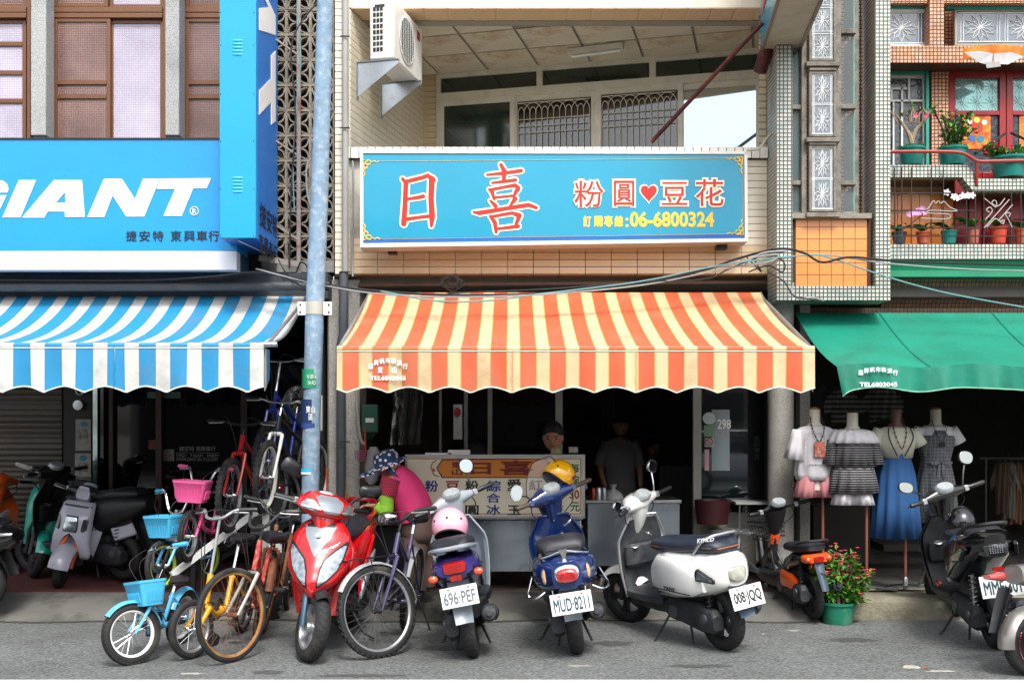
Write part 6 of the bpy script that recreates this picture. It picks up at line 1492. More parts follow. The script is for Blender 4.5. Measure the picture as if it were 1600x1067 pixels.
# helmet is placed after the pose of the scooter is known
def wpt(t, p):
 bpy.context.view_layer.update(); return t.matrix_world @ V(p)
helmet('pale pink open helmet resting on the seat of the violet scooter', wpt(t, (.14, -.0, .90)), (math.radians(6), math.radians(0), math.radians(-93)), .135, pinkh, sticker=[(.04, .68, '#e0d05a', .012), (.36, .66, '#dcd8a8', .016), (-.03, .66, '#b8d8b8', .012)])

# ---------------------------------------------------------------- navy blue retro scooter with yellow helmet
nav = paint('navy blue metallic', '#10285c', rough=.18, coat=1, dirt=.12)
a = G(903, 1021)
t, M_, hc = scooter('shiny navy blue retro scooter with chrome trim seen from behind', dict(body=nav, r=.22, tw=.105, wb=1.22, steer=30, hz=1.03, hk=1.18, fendm=nav, innerm=nav, rearf=cowl_grey, gripm=mat('brown grip', '#4a3a34', .6), swm=nav, mst=.006, mirm=chrome, mirror={1: (-.02, .12, .1, .05, .062, 35)},
 stations=[(.6, .46, .11, .1), (.5, .5, .16, .18), (.34, .55, .2, .19), (.1, .585, .225, .155), (-.1, .6, .22, .13), (-.24, .6, .175, .12), (-.33, .595, .1, .09)], seat=[(.6, .725, .09, .02), (.54, .735, .13, .045), (.35, .745, .16, .05), (.12, .77, .17, .055), (-.02, .785, .175, .06), (-.17, .775, .16, .06), (-.235, .76, .13, .035)],
 plate=('MUD·8211', .275, .14, (-.385, 0, .42), 12), rail=([(.0, .16, .76), (-.17, .175, .715), (-.26, .1, .73), (-.275, 0, .75), (-.26, -.1, .73), (-.17, -.175, .715), (.0, -.16, .76)], .008, chrome)), a, 90 + 0, lean=-9)
slab(t, 'tail_light_bezel', chrome, [(-.28, 0, .615, .1, .055), (-.335, 0, .605, .085, .06), (-.345, 0, .6, .075, .05)], 2.6)
slab(t, 'tail_light', lens_r, [(-.33, 0, .6, .075, .05), (-.362, 0, .595, .068, .044), (-.37, 0, .59, .05, .03)], 2.6)
m = textmb('Many', quadmap(V((-.31, .055, .69)), V((-.31, -.055, .69)), V((-.315, -.055, .672)), V((-.315, .055, .672))), bold=.03, off=(-1, 0, 0), lift=.003, shear=.3); build(m, 'script_badge', chrome, t, smooth=False)
for s in (-1, 1):
 b_ = slab(t, 'indicator', chrome, [(-.2, s * .155, .6, .028, .06), (-.265, s * .14, .6, .026, .056)], 2.2); blob(b_, 'amber_lens', mat('pale amber lens', '#e0a070', .1, coat=1), (-.268, s * .14, .6), (.012, .02, .048))
 m = MB(); m.tube(bez([(-.05, s * .23, .52), (-.1, s * .27, .5), (-.2, s * .27, .47), (-.28, s * .22, .47), (-.28, s * .16, .5)]), .008, 8); m.tube([(-.12, s * .27, .5), (-.1, s * .235, .58), (-.02, s * .235, .58)], .006, 8); build(m, 'crash_bar', chrome, t)
 m = MB(); m.tube([(-.27, s * .11, .5), (-.34, s * .1, .4)], .005, 6); build(m, 'plate_wire', chrome, t)
m = MB(); m.poly([[(-.03, .0), (.03, 0), (.012, -.05), (.005, -.09), (-.005, -.09), (-.012, -.05)]], lambda a_, b_: V((-.28, a_, .765 + b_)), (-.006, 0, 0)); build(m, 'rail_badge', chrome, t, smooth=False)
m = MB(); m.sheet(lambda u, v: hc + V((.1 - .1 * v - .06 * (2 * u - 1) ** 2, (u - .5) * .34 * (1 - .5 * v ** 2.5) + .0, .05 + .24 * v)), 14, 12, .003, (1, 0, 0)); m.xf(M_); build(m, 'windscreen', mat('clear screen', '#dfe6e8', .04, alpha=.16, spec=.8, coat=.5), t)
m = MB(); m.tube([M_ @ (hc + V((.1 - .1 * v - .06 * (2 * u - 1) ** 2, (u - .5) * .34 * (1 - .5 * v ** 2.5), .05 + .24 * v))) for u, v in [(0, i / 10) for i in range(11)] + [(i / 8, 1) for i in range(1, 8)] + [(1, 1 - i / 10) for i in range(11)]], .0035, 5); build(m, 'screen_edge', black_plastic, t)
yh = paint('egg yellow helmet shell', '#e3a406', rough=.14, coat=1, dirt=.03)
helmet('yellow open helmet hanging on the right mirror of the navy scooter', P(874, 742, 8.55), (math.radians(8), math.radians(-16), math.radians(-150)), .122, yh, sticker=[(.33, .76, '#2450a0', .016), (.355, .72, '#c0283a', .017)])

# ---------------------------------------------------------------- white retro scooter
wht = paint('white scooter paint', '#e6e6e2', rough=.2, coat=1, dirt=.15, dcol='#a29c90')
a, b = G(1133, 1015), G(992, 974)
t, M_, hc = scooter('white retro scooter with dark legroom and navy seat parked at an angle', dict(body=wht, r=.225, tw=.1, wb=1.2, steer=22, hz=.98, hk=1.05, innerm=mat('grey legroom plastic', '#33373d', .55, var=.25, vs=8, dirt=.6, dcol='#6e6f6e', ds=5), floorm=mat('grey legroom plastic', '#33373d'), fendm=wht, seatm=mat('navy seat vinyl', '#1d2636', .5, var=.15, dirt=.3), pipem=mat('orange piping', '#b8682c', .6), rearf=mat('slate plastic', '#34485c', .5, dirt=.3), trimm=mat('pale trim', '#b9bcbc', .3, metal=.6), mirm=chrome, mirstem=chrome, mst=.006, mp=3,
 mirror={-1: (.0, .05, .2, .055, .05, -25), 1: (.02, .1, .03, .05, .04, 30)}, stations=[(.6, .48, .12, .13), (.52, .5, .17, .19), (.36, .53, .195, .2), (.14, .55, .21, .18), (-.04, .57, .195, .16), (-.16, .585, .16, .13), (-.23, .585, .09, .09)], seat=[(.66, .7, .09, .025), (.6, .715, .12, .05), (.42, .72, .15, .06), (.2, .735, .16, .06), (.06, .76, .16, .06), (-.1, .765, .14, .055), (-.17, .755, .09, .025)],
 plate=('008·JQQ', .27, .15, (-.315, 0, .43), 14), platek=mat('black plate ink', '#15181c', .5), rail=([(.06, .14, .7), (-.06, .15, .8), (-.12, .1, .84), (-.13, 0, .845), (-.12, -.1, .84), (-.06, -.15, .8), (.06, -.14, .7)], .011, alu)), a, head(a, b), lean=-8)
slab(t, 'tail_light', mat('smoky white lens', '#98988c', .12, coat=1, var=.3, vs=18), [(-.16, 0, .585, .085, .06), (-.24, 0, .58, .075, .055), (-.255, 0, .575, .06, .04)], 3)
for s in (-1, 1):
 m = MB(); m.poly([[(-.05, .62), (-.2, .555), (-.2, .53), (-.02, .535), (-.02, .6)]], lambda a_, b_: V((a_ - .02, s * (.2 - .14 * max(0, -a_ - .08)), b_ + .01)), (0, s * .016, 0)); b_ = build(m, 'indicator', black_plastic, t, smooth=False)
 m = MB(); m.poly([[(-.06, .605), (-.185, .553), (-.185, .54), (-.035, .545)]], lambda a_, b_: V((a_ - .02, s * (.212 - .14 * max(0, -a_ - .08)), b_ + .01)), (0, s * .01, 0)); build(m, 'clear_lens', lens_c, b_, smooth=False)
 slab(t, 'side_cover', wht, [(.55, s * .13, .5, .05, .1), (.42, s * .175, .54, .05, .14), (.2, s * .195, .54, .05, .14), (.02, s * .19, .53, .045, .11), (-.08, s * .17, .51, .03, .05)], 3)
m = MB(); m.box((.0, .245, .44), (.45, .248, .447)); build(m, 'side_stripe', black_plastic, t)
m = textmb('MANY', quadmap(V((.3, .247, .475)), V((.16, .248, .475)), V((.16, .248, .448)), V((.3, .247, .448))), bold=.05, off=(0, 1, 0), lift=.004); build(m, 'side_lettering', vinyl_k, t, smooth=False)
m = textmb('KYMCO', quadmap(V((-.04, .15, .83)), V((-.2, .125, .85)), V((-.2, .14, .825)), V((-.04, .16, .80))), bold=.03, off=(0, 1, 0), lift=.004); build(m, 'seat_lettering', vinyl_w, t, smooth=False)
m = MB(); m.tube([(-.18, .15, .775), (-.24, .13, .76), (-.29, .06, .755), (-.29, -.06, .755), (-.24, -.13, .76)], .006, 6); build(m, 'cable_lock', black_plastic, t)

# ---------------------------------------------------------------- black scooter at right
blk = paint('glossy black paint', '#0d0d10', rough=.18, coat=1, dirt=.2, dcol='#55524c')
a, b = G(1556, 1012), G(1476, 960)
t, M_, hc = scooter('glossy black scooter with two raised white-faced mirrors before the clothes shop', dict(body=blk, r=.225, tw=.1, wb=1.2, steer=24, hz=1.02, hk=.95, mst=.008, mirror={-1: (.0, .1, .21, .068, .055, -25), 1: (.0, .14, .13, .068, .045, 25)}, innerm=mat('black legroom', '#1a1c20', .45, dirt=.35), trimm=blk, springm=mat('bright spring', '#8d9194', .3, metal=.9),
 stations=[(.6, .5, .1, .12), (.5, .54, .15, .18), (.34, .58, .185, .19), (.1, .66, .2, .16), (-.1, .72, .185, .12), (-.26, .76, .13, .08), (-.36, .78, .07, .04)], dz=.03, plate=('MMF·301', .28, .15, (-.37, 0, .5), 12), rail=([(-.0, .14, .84), (-.2, .13, .9), (-.34, .08, .92), (-.36, 0, .925), (-.34, -.08, .92), (-.2, -.13, .9), (.0, -.14, .84)], .014, black_plastic)), a, head(a, b), lean=-8)
slab(t, 'tail_light', mat('dark led lens', '#25262a', .15, coat=1), [(-.24, 0, .75, .1, .055), (-.345, 0, .745, .08, .055), (-.36, 0, .745, .06, .04)], 4)
m = MB()
for i in range(5):
 for j in range(6): m.ball((-.362, -.04 + j * .016, .725 + i * .012), .004, 6, 4)
build(m, 'led_dots', lens_c, t, kind='stuff')
for s in (-1, 1):
 m = MB(); m.poly([[(.02, .68), (-.2, .77), (-.24, .75), (-.16, .66), (0, .64)]], lambda a_, b_: V((a_ + .0, s * (.19 - .25 * max(0, -a_ - .1)), b_)), (0, s * .02, 0)); b_ = build(m, 'indicator', black_plastic, t, smooth=False)
 m = MB(); m.poly([[(.0, .68), (-.18, .755), (-.21, .745), (-.14, .67), (0, .65)]], lambda a_, b_: V((a_, s * (.205 - .25 * max(0, -a_ - .1)), b_)), (0, s * .012, 0)); build(m, 'clear_lens', lens_c, b_, smooth=False)
 blob(t, 'side_reflector', lens_r, (.72, s * .16, .38), (.05, .02, .03))
slab(t, 'red_reflector', lens_r, [(-.33, 0, .61, .04, .014), (-.345, 0, .61, .038, .012)], 5)
helmet('small glossy black helmet lying on the footwell side of the black scooter seat', wpt(t, (.52, -.02, .86)), (.2, -.5, 1.2), .115, mat('black chrome shell', '#2a2b2e', .08, metal=.7, coat=1))
# silver-wheeled scooter cut by the right edge
a = G(1588, 1054)
gun = mat('gun metal', '#8b8884', .35, metal=.6, dirt=.3, coat=.4)
t, M_, hc = scooter('grey scooter with red pinstriped wheel cut off by the right edge', dict(body=gun, r=.2, tw=.09, wb=1.15, rimm=mat('black rim', '#1b1c1e', .35, metal=.5), rs='disc', rw=.1, rearf=black_plastic, hz=.9, stations=[(.5, .46, .09, .08), (.3, .58, .13, .1), (.1, .62, .1, .08), (-.1, .64, .07, .06)], seat=[(.5, .7, .07, .02), (.3, .7, .1, .03), (.05, .7, .09, .02)], hm=black_plastic, shm=black_plastic), a + V((.09, 0, 0)), 25, lean=-4)
fender((0, 0, .2), .235, .13, 40, 185, t, I4, gun, 'silver_mudguard')
slab(t, 'tail_light', mat('pink red lens', '#c05050', .12, coat=1, var=.2), [(.1, .1, .62, .05, .03), (-.1, .12, .62, .06, .03), (-.2, .12, .62, .03, .015)], 3)
m = MB(); m.lathe([(.135, -.048), (.138, -.051), (.141, -.048)], (0, 0, .2), (0, 1, 0), n=32, cap=False); m.lathe([(.135, .048), (.138, .051), (.141, .048)], (0, 0, .2), (0, 1, 0), n=32, cap=False); build(m, 'pinstripe', lens_r, t, kind='stuff')

# ---------------------------------------------------------------- orange and black electric bike
oe = paint('orange scooter paint', '#e2551a', rough=.3)
a, b = G(1272, 966, .03), G(1226, 900, .1)
t, M_, hc = scooter('small black and orange electric scooter beside the flower pot', dict(body=blk, r=.2, tw=.07, wb=1.0, steer=14, hz=.92, hk=.45, shield=False, hm=black_plastic, fendm=black_plastic, rearf=mat('slate guard', '#3c4c5c', .5, dirt=.3), floorm=black_plastic, forkm=black_plastic, mst=.005, mirm=chrome, mirstem=black_plastic, mirror={-1: (0, .06, .14, .045, .045, 0)},
 rw=.09, stations=[(.5, .36, .06, .06), (.4, .42, .09, .1), (.2, .5, .11, .09), (0, .54, .11, .06), (-.18, .56, .08, .04)], seat=[(.42, .6, .06, .02), (.34, .62, .1, .04), (.1, .625, .12, .045), (-.1, .65, .115, .045), (-.18, .65, .08, .02)], rail=([(.05, .12, .66), (-.12, .13, .7), (-.2, .08, .72), (-.21, 0, .72), (-.2, -.08, .72), (-.12, -.13, .7), (.05, -.12, .66)], .012, black_plastic)), a, 90 + 8, lean=-5, group='scooters parked along the street')
slab(t, 'tail_light_housing', oe, [(-.1, 0, .56, .12, .04), (-.19, 0, .56, .125, .04), (-.21, 0, .56, .11, .03)], 4)
slab(t, 'tail_light', lens_r, [(-.2, 0, .56, .05, .028), (-.225, 0, .56, .045, .022)], 4)
for s in (-1, 1):
 b_ = blob(t, 'indicator', lens_o, (-.2, s * .095, .56), (.03, .03, .03))
 slab(t, 'side_cover', oe, [(.42, s * .1, .3, .02, .03), (.3, s * .14, .34, .03, .08), (.1, s * .13, .33, .03, .07), (.0, s * .11, .3, .02, .03)])
 slab(t, 'lower_cover', black_plastic, [(.4, s * .1, .25, .025, .03), (.2, s * .13, .25, .035, .04), (.05, s * .11, .25, .02, .03)])
m = MB(); zb_ = .82; 
for k in range(5):
 z = zb_ - k * .045; w = 1 - k * .04; m.tube([V((1.06 - .0, -.13 * w, z)), V((1.3 * 1 - .0, -.13 * w, z)), V((1.3, .13 * w, z)), V((1.06, .13 * w, z))], .004 if k else .008, 5, closed=True)
for i in range(9):
 y = -.13 + i * .0325; m.tube([(1.3, y, zb_), (1.28, y * .84, zb_ - .18)], .003, 4); m.tube([(1.06, y, zb_), (1.08, y * .84, zb_ - .18)], .003, 4)
m.xf(Matrix.Translation((-.28, 0, 0))); m.xf(M_); build(m, 'wire_basket', black_plastic, t)
m = MB()
for s in (-1, 1): m.tube(bez([(.55, s * .1, .3), (.7, s * .06, .34), (.83, s * .03, .5), (.8, s * .02, .62)]), .014, 8)
m.tube([(.7, 0, .95), (.86, 0, .42)], .022, 10); build(m, 'frame_tube', black_plastic, t)
slab(t, 'head_tube_cover', oe, [(.8, 0, .62, .045, .04), (.78, 0, .66, .05, .04), (.76, 0, .7, .03, .03)])

t.scale = (.9,) * 3
# ---------------------------------------------------------------- scooters inside the bicycle shop arcade
tea = paint('turquoise scooter paint', '#1fa08e', dirt=.1); lilg = paint('lilac grey scooter paint', '#a9a9b8', dirt=.15)
def wp(px, py, z=.15): return G(px, py, z)
a = wp(84, 922); hd = -96
tl_ = a + V((-.97 * math.cos(math.radians(hd)), -1.1 * math.sin(math.radians(hd)), 0))
t, M_, hc = scooter('lilac grey scooter with square headlight facing out of the arcade', dict(body=lilg, wb=1.1, r=.21, tw=.09, steer=14, hz=.93, fendm=lilg, fw=.2, f0=5, f1=150, forkm=mat('orange fork', '#c4542c', .4), hm=black_plastic, shield=True, sw=.23, shz=.85, hk=.8, rimm=dark_metal), tl_, hd, lean=-8)
S3 = Surf([(.3, .98, .02, .19, 3), (.34, .98, .05, .215, 3), (.5, .99, .08, .2, 3), (.7, .95, .1, .185, 3.2), (.84, .9, .09, .17, 3.4), (.87, .88, .05, .15, 3)])
m = MB()
def sq(u, v, S=S3):
 z = .3 + .57 * v; hw = S.at(z)[3]; y = (u - .5) * 2 * hw * .995; return V((S.x(y, z), y, z))
NU, NV = 30, 20
def sheet_arch(S, z0, z1, gap, mt, par, nm):
 m = MB()
 for s in (-1, 1):
  def f(u, v):
   z = z0 + (z1 - z0) * v; hw = S.at(z)[3]; g0 = gap(z); y = s * (g0 + (hw * .995 - g0) * u); return V((S.x(y, z), y, z))
  m.sheet(f, 10, 18, .012, (-1, 0, 0))
 return build(m, nm, mt, par, angle=60)
sheet_arch(S3, .3, .87, lambda z: .115 * math.sqrt(max(0, 1 - ((z - .3) / .24) ** 2)) if z < .54 else 0, lilg, t, 'front_apron')
build(S3.panel([(.575, -.062, .062), (.6, -.07, .07), (.7, -.062, .062), (.715, -.055, .055)], .012, .012, 6), 'headlight', lens_c, t)
build(S3.panel([(.565, -.07, .07), (.59, -.078, .078), (.715, -.068, .068), (.73, -.06, .06)], .004, .006, 6), 'headlight_bezel', black_plastic, t)
for mir in (False, True): build(S3.panel([(.58, .115, .14), (.6, .11, .165), (.7, .12, .165), (.73, .14, .16)], .006, .006, 5, mir), 'turn_signal', mat('smoked lens', '#2a2a2e', .1, coat=1), t)
build(S3.panel([(.815, -.16, .16), (.835, -.155, .155)], .003, .004, 8), 'black_band', black_plastic, t)
slab(t, 'lamp_cowl', lilg, [(.92, 0, .9, .07, .03), (.98, 0, .95, .065, .05), (.97, 0, 1.0, .05, .03)], 4, M_)
a = wp(48, 905, .15); hd = -80
tl_ = a + V((-1.1 * math.cos(math.radians(hd)), -1.1 * math.sin(math.radians(hd)), 0)) + V((0, .1, 0))
t.scale = (.88,) * 3
t, M_, hc = scooter('turquoise scooter with round chrome headlight left of the lilac grey one', dict(body=tea, wb=1.1, r=.21, tw=.09, steer=25, hz=.95, fendm=tea, hm=black_plastic, sw=.2, shz=.85, hk=.8, swm=alu, gripm=mat('white grip', '#c8c4bc', .5)), tl_, hd, lean=-6)
S4 = Surf([(.3, .98, .03, .17, 2.4), (.45, 1.0, .08, .17, 2.4), (.65, .98, .11, .175, 2.3), (.8, .93, .1, .16, 2.2), (.88, .88, .05, .11, 2.2)])
build(S4.mesh(28, 14), 'front_apron', tea, t, angle=60)
build(S4.panel([(.55, -.05, .05), (.7, -.045, .045), (.88, -.06, .06)], .004, .006, 5), 'black_stripe', black_plastic, t)
m = MB(); m.lathe([(.06, -.02), (.085, .0), (.09, .015), (.075, .02)], (S4.x(0, .62) - .01, 0, .63), (1, 0, .15), n=24); bz_ = build(m, 'headlight_ring', chrome, t); blob(bz_, 'headlight', lens_c, (S4.x(0, .62) + .0, 0, .63), (.025, .075, .075))
# dark motorcycle nearest at the left edge
a, b = wp(62, 955, .1), wp(-40, 905, .1)
t, M_, hc = scooter('black scooter with plastic covered seat cut off by the left edge', dict(body=blk, wb=1.2, r=.225, tw=.095, steer=10, hz=1.0, mirror={}, seatm=mat('plastic wrapped seat', '#1c1c20', .12, var=.4, vs=30, bump=1.2, bs=16, coat=1), springm=chrome, dz=-.1), a + V((-.5, .1, 0)), 180 - 12, lean=-5)
# orange scooter far left
t, M_, hc = scooter('orange and silver scooter at the far left behind the turquoise one', dict(body=oe, wb=1.2, r=.22, steer=10, hz=.98, mirror={}, hm=oe), P(-30, 890, 11.6), -60, lean=-5)
slab(t, 'silver_flash', cowl_grey, [(1.1, .1, .7, .02, .02), (1.15, .02, .6, .03, .06), (1.1, -.1, .75, .02, .05)])
# grey scooter seen from the side in the dark behind, with a pannier
t, M_, hc = scooter('dark scooter with a grey side box in the middle of the bicycle shop', dict(body=mat('dull black', '#121214', .5), wb=1.15, r=.21, steer=0, hz=.95, mirror={}), P(196, 905, 9.9), 180 - 25, lean=-4)
c_ = P(191, 824, 9.75); m = MB(); Mb = Matrix.Translation(c_) @ Matrix.Rotation(math.radians(-18), 4, 'Y')
m.box((-.11, 0, -.1), (.12, .26, .08)); m.xf(Mb); one(m, 'side_box', lilg, 'lilac grey plastic box standing on the dark scooter inside the bicycle shop', 'box', bevel=.02)
m = MB(); c2 = P(193, 775, 9.9); m.tube(bez([c2 + V((-.08, 0, -.06)), c2 + V((-.07, 0, .03)), c2 + V((.07, 0, .03)), c2 + V((.1, 0, -.08))]), .008, 8); one(m, 'handle_bar', chrome, 'small chrome hoop handle above the grey side box', 'handle')
# ================================================================ dessert shop: doors, counters, menu board
def pbox(m, x0, y0, x1, y1, Y, d): m.box((X_(x0, Y), Y, Z_(y1, Y)), (X_(x1, Y), Y + d, Z_(y0, Y))); return m
gdoor = mat('grey door frame', '#8b8a84', .45, metal=.3, dirt=.3)
t = thing('door_front', 'grey framed sliding glass doors across the dessert shop', 'door', loc=P(880, 850, 11.2))
for a, b in ((686, 690), (725, 731), (762, 769), (868, 879), (1084, 1090)):
 m = MB(); pbox(m, a, 590, b, 885, 11.2, .06); build(m, 'door_post', gdoor, t)
m = MB(); pbox(m, 686, 596, 1090, 606, 11.19, .08); build(m, 'header', gdoor, t)
for a, b in ((731, 762), (770, 867)):
 m = MB(); pbox(m, a, 606, b, 885, 11.22, .008); build(m, 'glass', glass_door, t)
t = thing('glass_panel', 'tall glass panel with stickers between the doorway and the round pillar', 'door', loc=P(1140, 880, 10.2))
m = MB(); pbox(m, 1083, 588, 1096, 886, 10.2, .07); pbox(m, 1203, 588, 1210, 886, 10.2, .07); pbox(m, 1096, 588, 1203, 602, 10.203, .06); pbox(m, 1096, 800, 1203, 886, 10.203, .05); build(m, 'frame', gdoor, t, bevel=.004)
m = MB(); pbox(m, 1096, 602, 1203, 800, 10.22, .008); build(m, 'glass', mat('mirror dark glass', '#10181c', .02, spec=1, metal=.25, coat=1), t)
def sticker(par, x0, y0, x1, y1, Y, mt, name='sticker', rnd=False):
 m = MB(); fn = pxmap(x0, y0, x1, y1, Y)
 m.poly([[(.5 + .5 * math.cos(i * PI / 10), .5 + .5 * math.sin(i * PI / 10)) for i in range(20)] if rnd else [(0, 0), (1, 0), (1, 1), (0, 1)]], fn, (0, .002, 0)); return build(m, name, mt, par, smooth=False)
ptxt = lambda s, b, Y, mt, par, name='lettering', bold=.01, **k: build(textmb(s, pxmap(*b, Y), bold=bold, **k), name, mt, par, smooth=False)
grn_w = mat('pale sticker', '#9fb0ac', .5); stk = mat('grey sticker', '#8d9490', .5)
sticker(t, 1098, 644, 1118, 663, 10.214, grn_w, rnd=True); sticker(t, 1100, 664, 1117, 682, 10.214, mat('green red sticker', '#5d7a60', .5)); sticker(t, 1101, 684, 1116, 698, 10.214, stk); sticker(t, 1101, 702, 1108, 735, 10.214, mat('pink notice', '#b58a92', .6))
ptxt('298', (1121, 655, 1142, 670), 10.213, mat('white print', '#c9c6c6', .5), t); sticker(t, 1112, 640, 1140, 735, 10.217, mat('pale poster', '#8fa0a6', .5, alpha=.55, dirt=.5, dcol='#b0485a', ds=9))
for i, ch in enumerate('基因黃豆'): ptxt(ch, (1178, 680 + i * 9.6, 1188, 688.5 + i * 9.6), 10.212, black_plastic, t, 'character', .03)
m = MB(); m.tube([P(1108, 690, 10.21) + V((math.cos(i * .63) * .034, 0, math.sin(i * .63) * .034)) for i in range(10)], .004, 5, closed=True); m.bar(P(1104, 687, 10.21), P(1112, 694, 10.21), .006); build(m, 'no_smoking_sign', lens_r, t)
# interior: things on the back wall and shelves that catch a little light
for (x0, y0, x1, y1, Y, lb) in ((938, 612, 962, 672, 14.9, 'narrow dark picture above the man in the cap'), (1018, 604, 1078, 664, 14.9, 'wide dark framed picture on the rear wall of the dessert shop')):
 m = MB(); pbox(m, x0, y0, x1, y1, Y, .04); one(m, 'picture', mat('dark picture', '#2c2a28', .4, var=.5, vs=4), lb, 'picture', bevel=.01)
m = MB(); pbox(m, 1030, 728, 1082, 884, 12.6, .6); one(m, 'cabinet', mat('dark cabinet', '#3b3c3c', .5, metal=.2), 'dark waist-high cabinet inside the dessert shop doorway', 'cabinet', bevel=.01)
m = MB(); pbox(m, 913, 678, 945, 692, 14.8, .02); one(m, 'wall_notice', mat('dim notice', '#55534f', .7), 'small pale notice on the rear wall left of the man in the cap', 'notice')
m = MB()
for k in range(14):
 a = k * .5; m.grid(lambda u, v: P(612 + k * 3.4 + 3 * u + 2 * math.sin(v * 5 + a), 605 + 90 * v, 10.6 + .08 * math.sin(a * 3 + v * 4)), 2, 8)
one(m, 'plastic_sheet', mat('hanging clear plastic', '#4c4f50', .15, alpha=.35, bump=1, bs=14, coat=1), 'clear plastic sheet hanging in the dark behind the woman', 'sheet')
m = MB(); pbox(m, 708.5, 632, 722, 686, 10.9, .02); o = one(m, 'poster', mat('white poster', '#b9bbb8', .5, dirt=.5, dcol='#8d9a92', ds=6), 'narrow white poster with a red mark beside the left door post', 'poster')
sticker(o, 709, 636, 720, 652, 10.895, lens_r, 'red_mark', True)
def steelbox(name, label, x0, y0, x1, y1, Y, d, legs=None, cat='counter'):
 t = thing(name, label, cat, loc=P((x0 + x1) / 2, y1, Y))
 m = MB(); pbox(m, x0, y0, x1, y1, Y, d); build(m, 'body', mat('dull mirror steel', '#a3adb6', .2, metal=.75, var=.15, vs=3, dirt=.35, dcol='#54585c', ds=5, bump=.06, bs=6), t, bevel=.006)
 m = MB(); pbox(m, x0 - 3, y0 - 5, x1 + 3, y0, Y - .02, d + .04); build(m, 'top', steel, t, bevel=.004)
 for a in (x0 + 4, x1 - 4):
  for dd in (.05, d - .05):
   m = MB(); m.tube([V((X_(a, Y), Y + dd, .15)), V((X_(a, Y), Y + dd, Z_(y1, Y)))], .018, 8); build(m, 'leg', steel, t)
 return t
ct = steelbox('counter', 'stainless counter under the dessert menu board', 655, 812, 908, 893, 9.35, .6)
m = MB()
for x in (827, 836): pbox(m, x, 812, x + 2, 893, 9.34, .012)
build(m, 'door_edge', steel, ct, kind='stuff')
steelbox('side_counter', 'second stainless counter right of the menu board', 918, 786, 1062, 884, 9.9, .6)
mb_ = thing('menu_board', 'cream dessert menu board with orange title plaque on the counter', 'sign', loc=P(774, 808, 9.22))
YMn = 9.22
crm = mat('cream board', '#d6d0b8', .45, var=.05, vs=2, dirt=.2, dcol='#8d8468')
m = MB(); pbox(m, 633, 711, 914, 808, YMn, .03); build(m, 'board', crm, mb_, bevel=.003)
m = MB()
for b in ((633, 710, 914, 713.5), (633, 805.5, 914, 809), (910.5, 713.5, 914, 805.5), (633, 713.5, 636, 805.5)): pbox(m, *b, YMn - .012, .012)
build(m, 'frame', alu, mb_)
m = MB()
for b in ((638, 716, 908, 717), (638, 802, 908, 803), (907, 717, 908, 802)): pbox(m, *b, YMn - .003, .003)
build(m, 'red_line', lens_r, mb_, kind='stuff')
def plaque(e): return [(683 - e, 731), (692 - e, 719 - e), (850, 717.5 - e), (862 + e, 724), (868 + e, 731), (862 + e, 740), (850, 745 + e), (692 - e, 745 + e)]
for e, mt, l in ((1.6, black_plastic, .002), (0, mat('orange plaque', '#c4781c', .5, var=.05), .004)):
 m = MB(); m.poly([plaque(e)], lambda a, b: P(a, b, YMn - l), (0, .001, 0)); build(m, 'title_plaque', mt, mb_, smooth=False)
m = MB()
for s in (0, 1):
 cx = 682 if not s else 868; d = -1 if not s else 1
 m.tube(bez([P(cx, 719, YMn - .006), P(cx + 6 * d, 723, YMn - .006), P(cx + 8 * d, 731, YMn - .006), P(cx + 2 * d, 736, YMn - .006), P(cx + 5 * d, 731, YMn - .006)], 5), .004, 5); m.tube(bez([P(cx + 8 * d, 731, YMn - .006), P(cx + 4 * d, 741, YMn - .006), P(cx - 4 * d, 744, YMn - .006)], 5), .004, 5)
build(m, 'plaque_scroll', mat('dark orange', '#a85f14', .5), mb_)
mar = mat('maroon ink', '#6a1410', .5); inkb = mat('blue ink', '#14387c', .5); inkk = mat('black ink', '#17130f', .5); inkr = mat('dark red ink', '#8a1a14', .5); inkg = mat('green ink', '#0f5a34', .5)
for s, b, mt in (('東', (705, 721, 722, 731), mar), ('山', (706, 732, 722, 742), mar), ('日', (735, 722.5, 767, 740.5), mar), ('喜', (781, 719, 832, 742), mar),
 ('粉', (664, 750, 685, 768), inkb), ('條', (664, 789, 685, 804), inkb), ('豆', (696, 751, 718, 767), inkr), ('花', (696, 789, 718, 804), inkr), ('粉', (727, 750, 748, 768), inkk), ('圓', (727, 789, 748, 804), inkk),
 ('綜', (760, 750, 783, 768), inkb), ('合', (760, 770, 782, 785), inkb), ('冰', (760, 788, 782, 804), inkb), ('愛', (792, 748, 815, 767), inkk), ('玉', (793, 789, 814, 804), inkk), ('紅', (826, 749, 848, 766), inkr), ('豆', (864, 790, 881, 803), inkg),
 ('每', (890, 724, 905, 738), inkg), ('碗', (890, 742, 905, 760), inkg), ('30', (890, 765, 905, 779), inkr), ('元', (891, 784, 906, 799), inkg)):
 ptxt(s, b, YMn - (.006 if mt is mar else .001), mt, mb_, 'character', .022, lift=.002)
for x0, y0, x1, y1, lb in ((664, 707.5, 705, 710.5, 'flat white book lying on the menu board counter'), (700, 703, 734, 710, 'open white book on the menu board counter')):
 m = MB(); pbox(m, x0, y0, x1, y1, 9.3, .15); one(m, 'book', vinyl_w, lb, 'book')
m = MB(); pbox(m, 861, 700, 876, 708, 9.5, .06); one(m, 'box', mat('yellow white carton', '#a9a578', .6, var=.3, vs=30), 'small dark box with yellow label standing behind the menu board', 'box')
m = MB(); pbox(m, 889, 698, 903, 707, 9.5, .06); one(m, 'box', mat('white red carton', '#b5b0b0', .6, var=.3, vs=30), 'small white and red box right of the yellow labelled one', 'box')
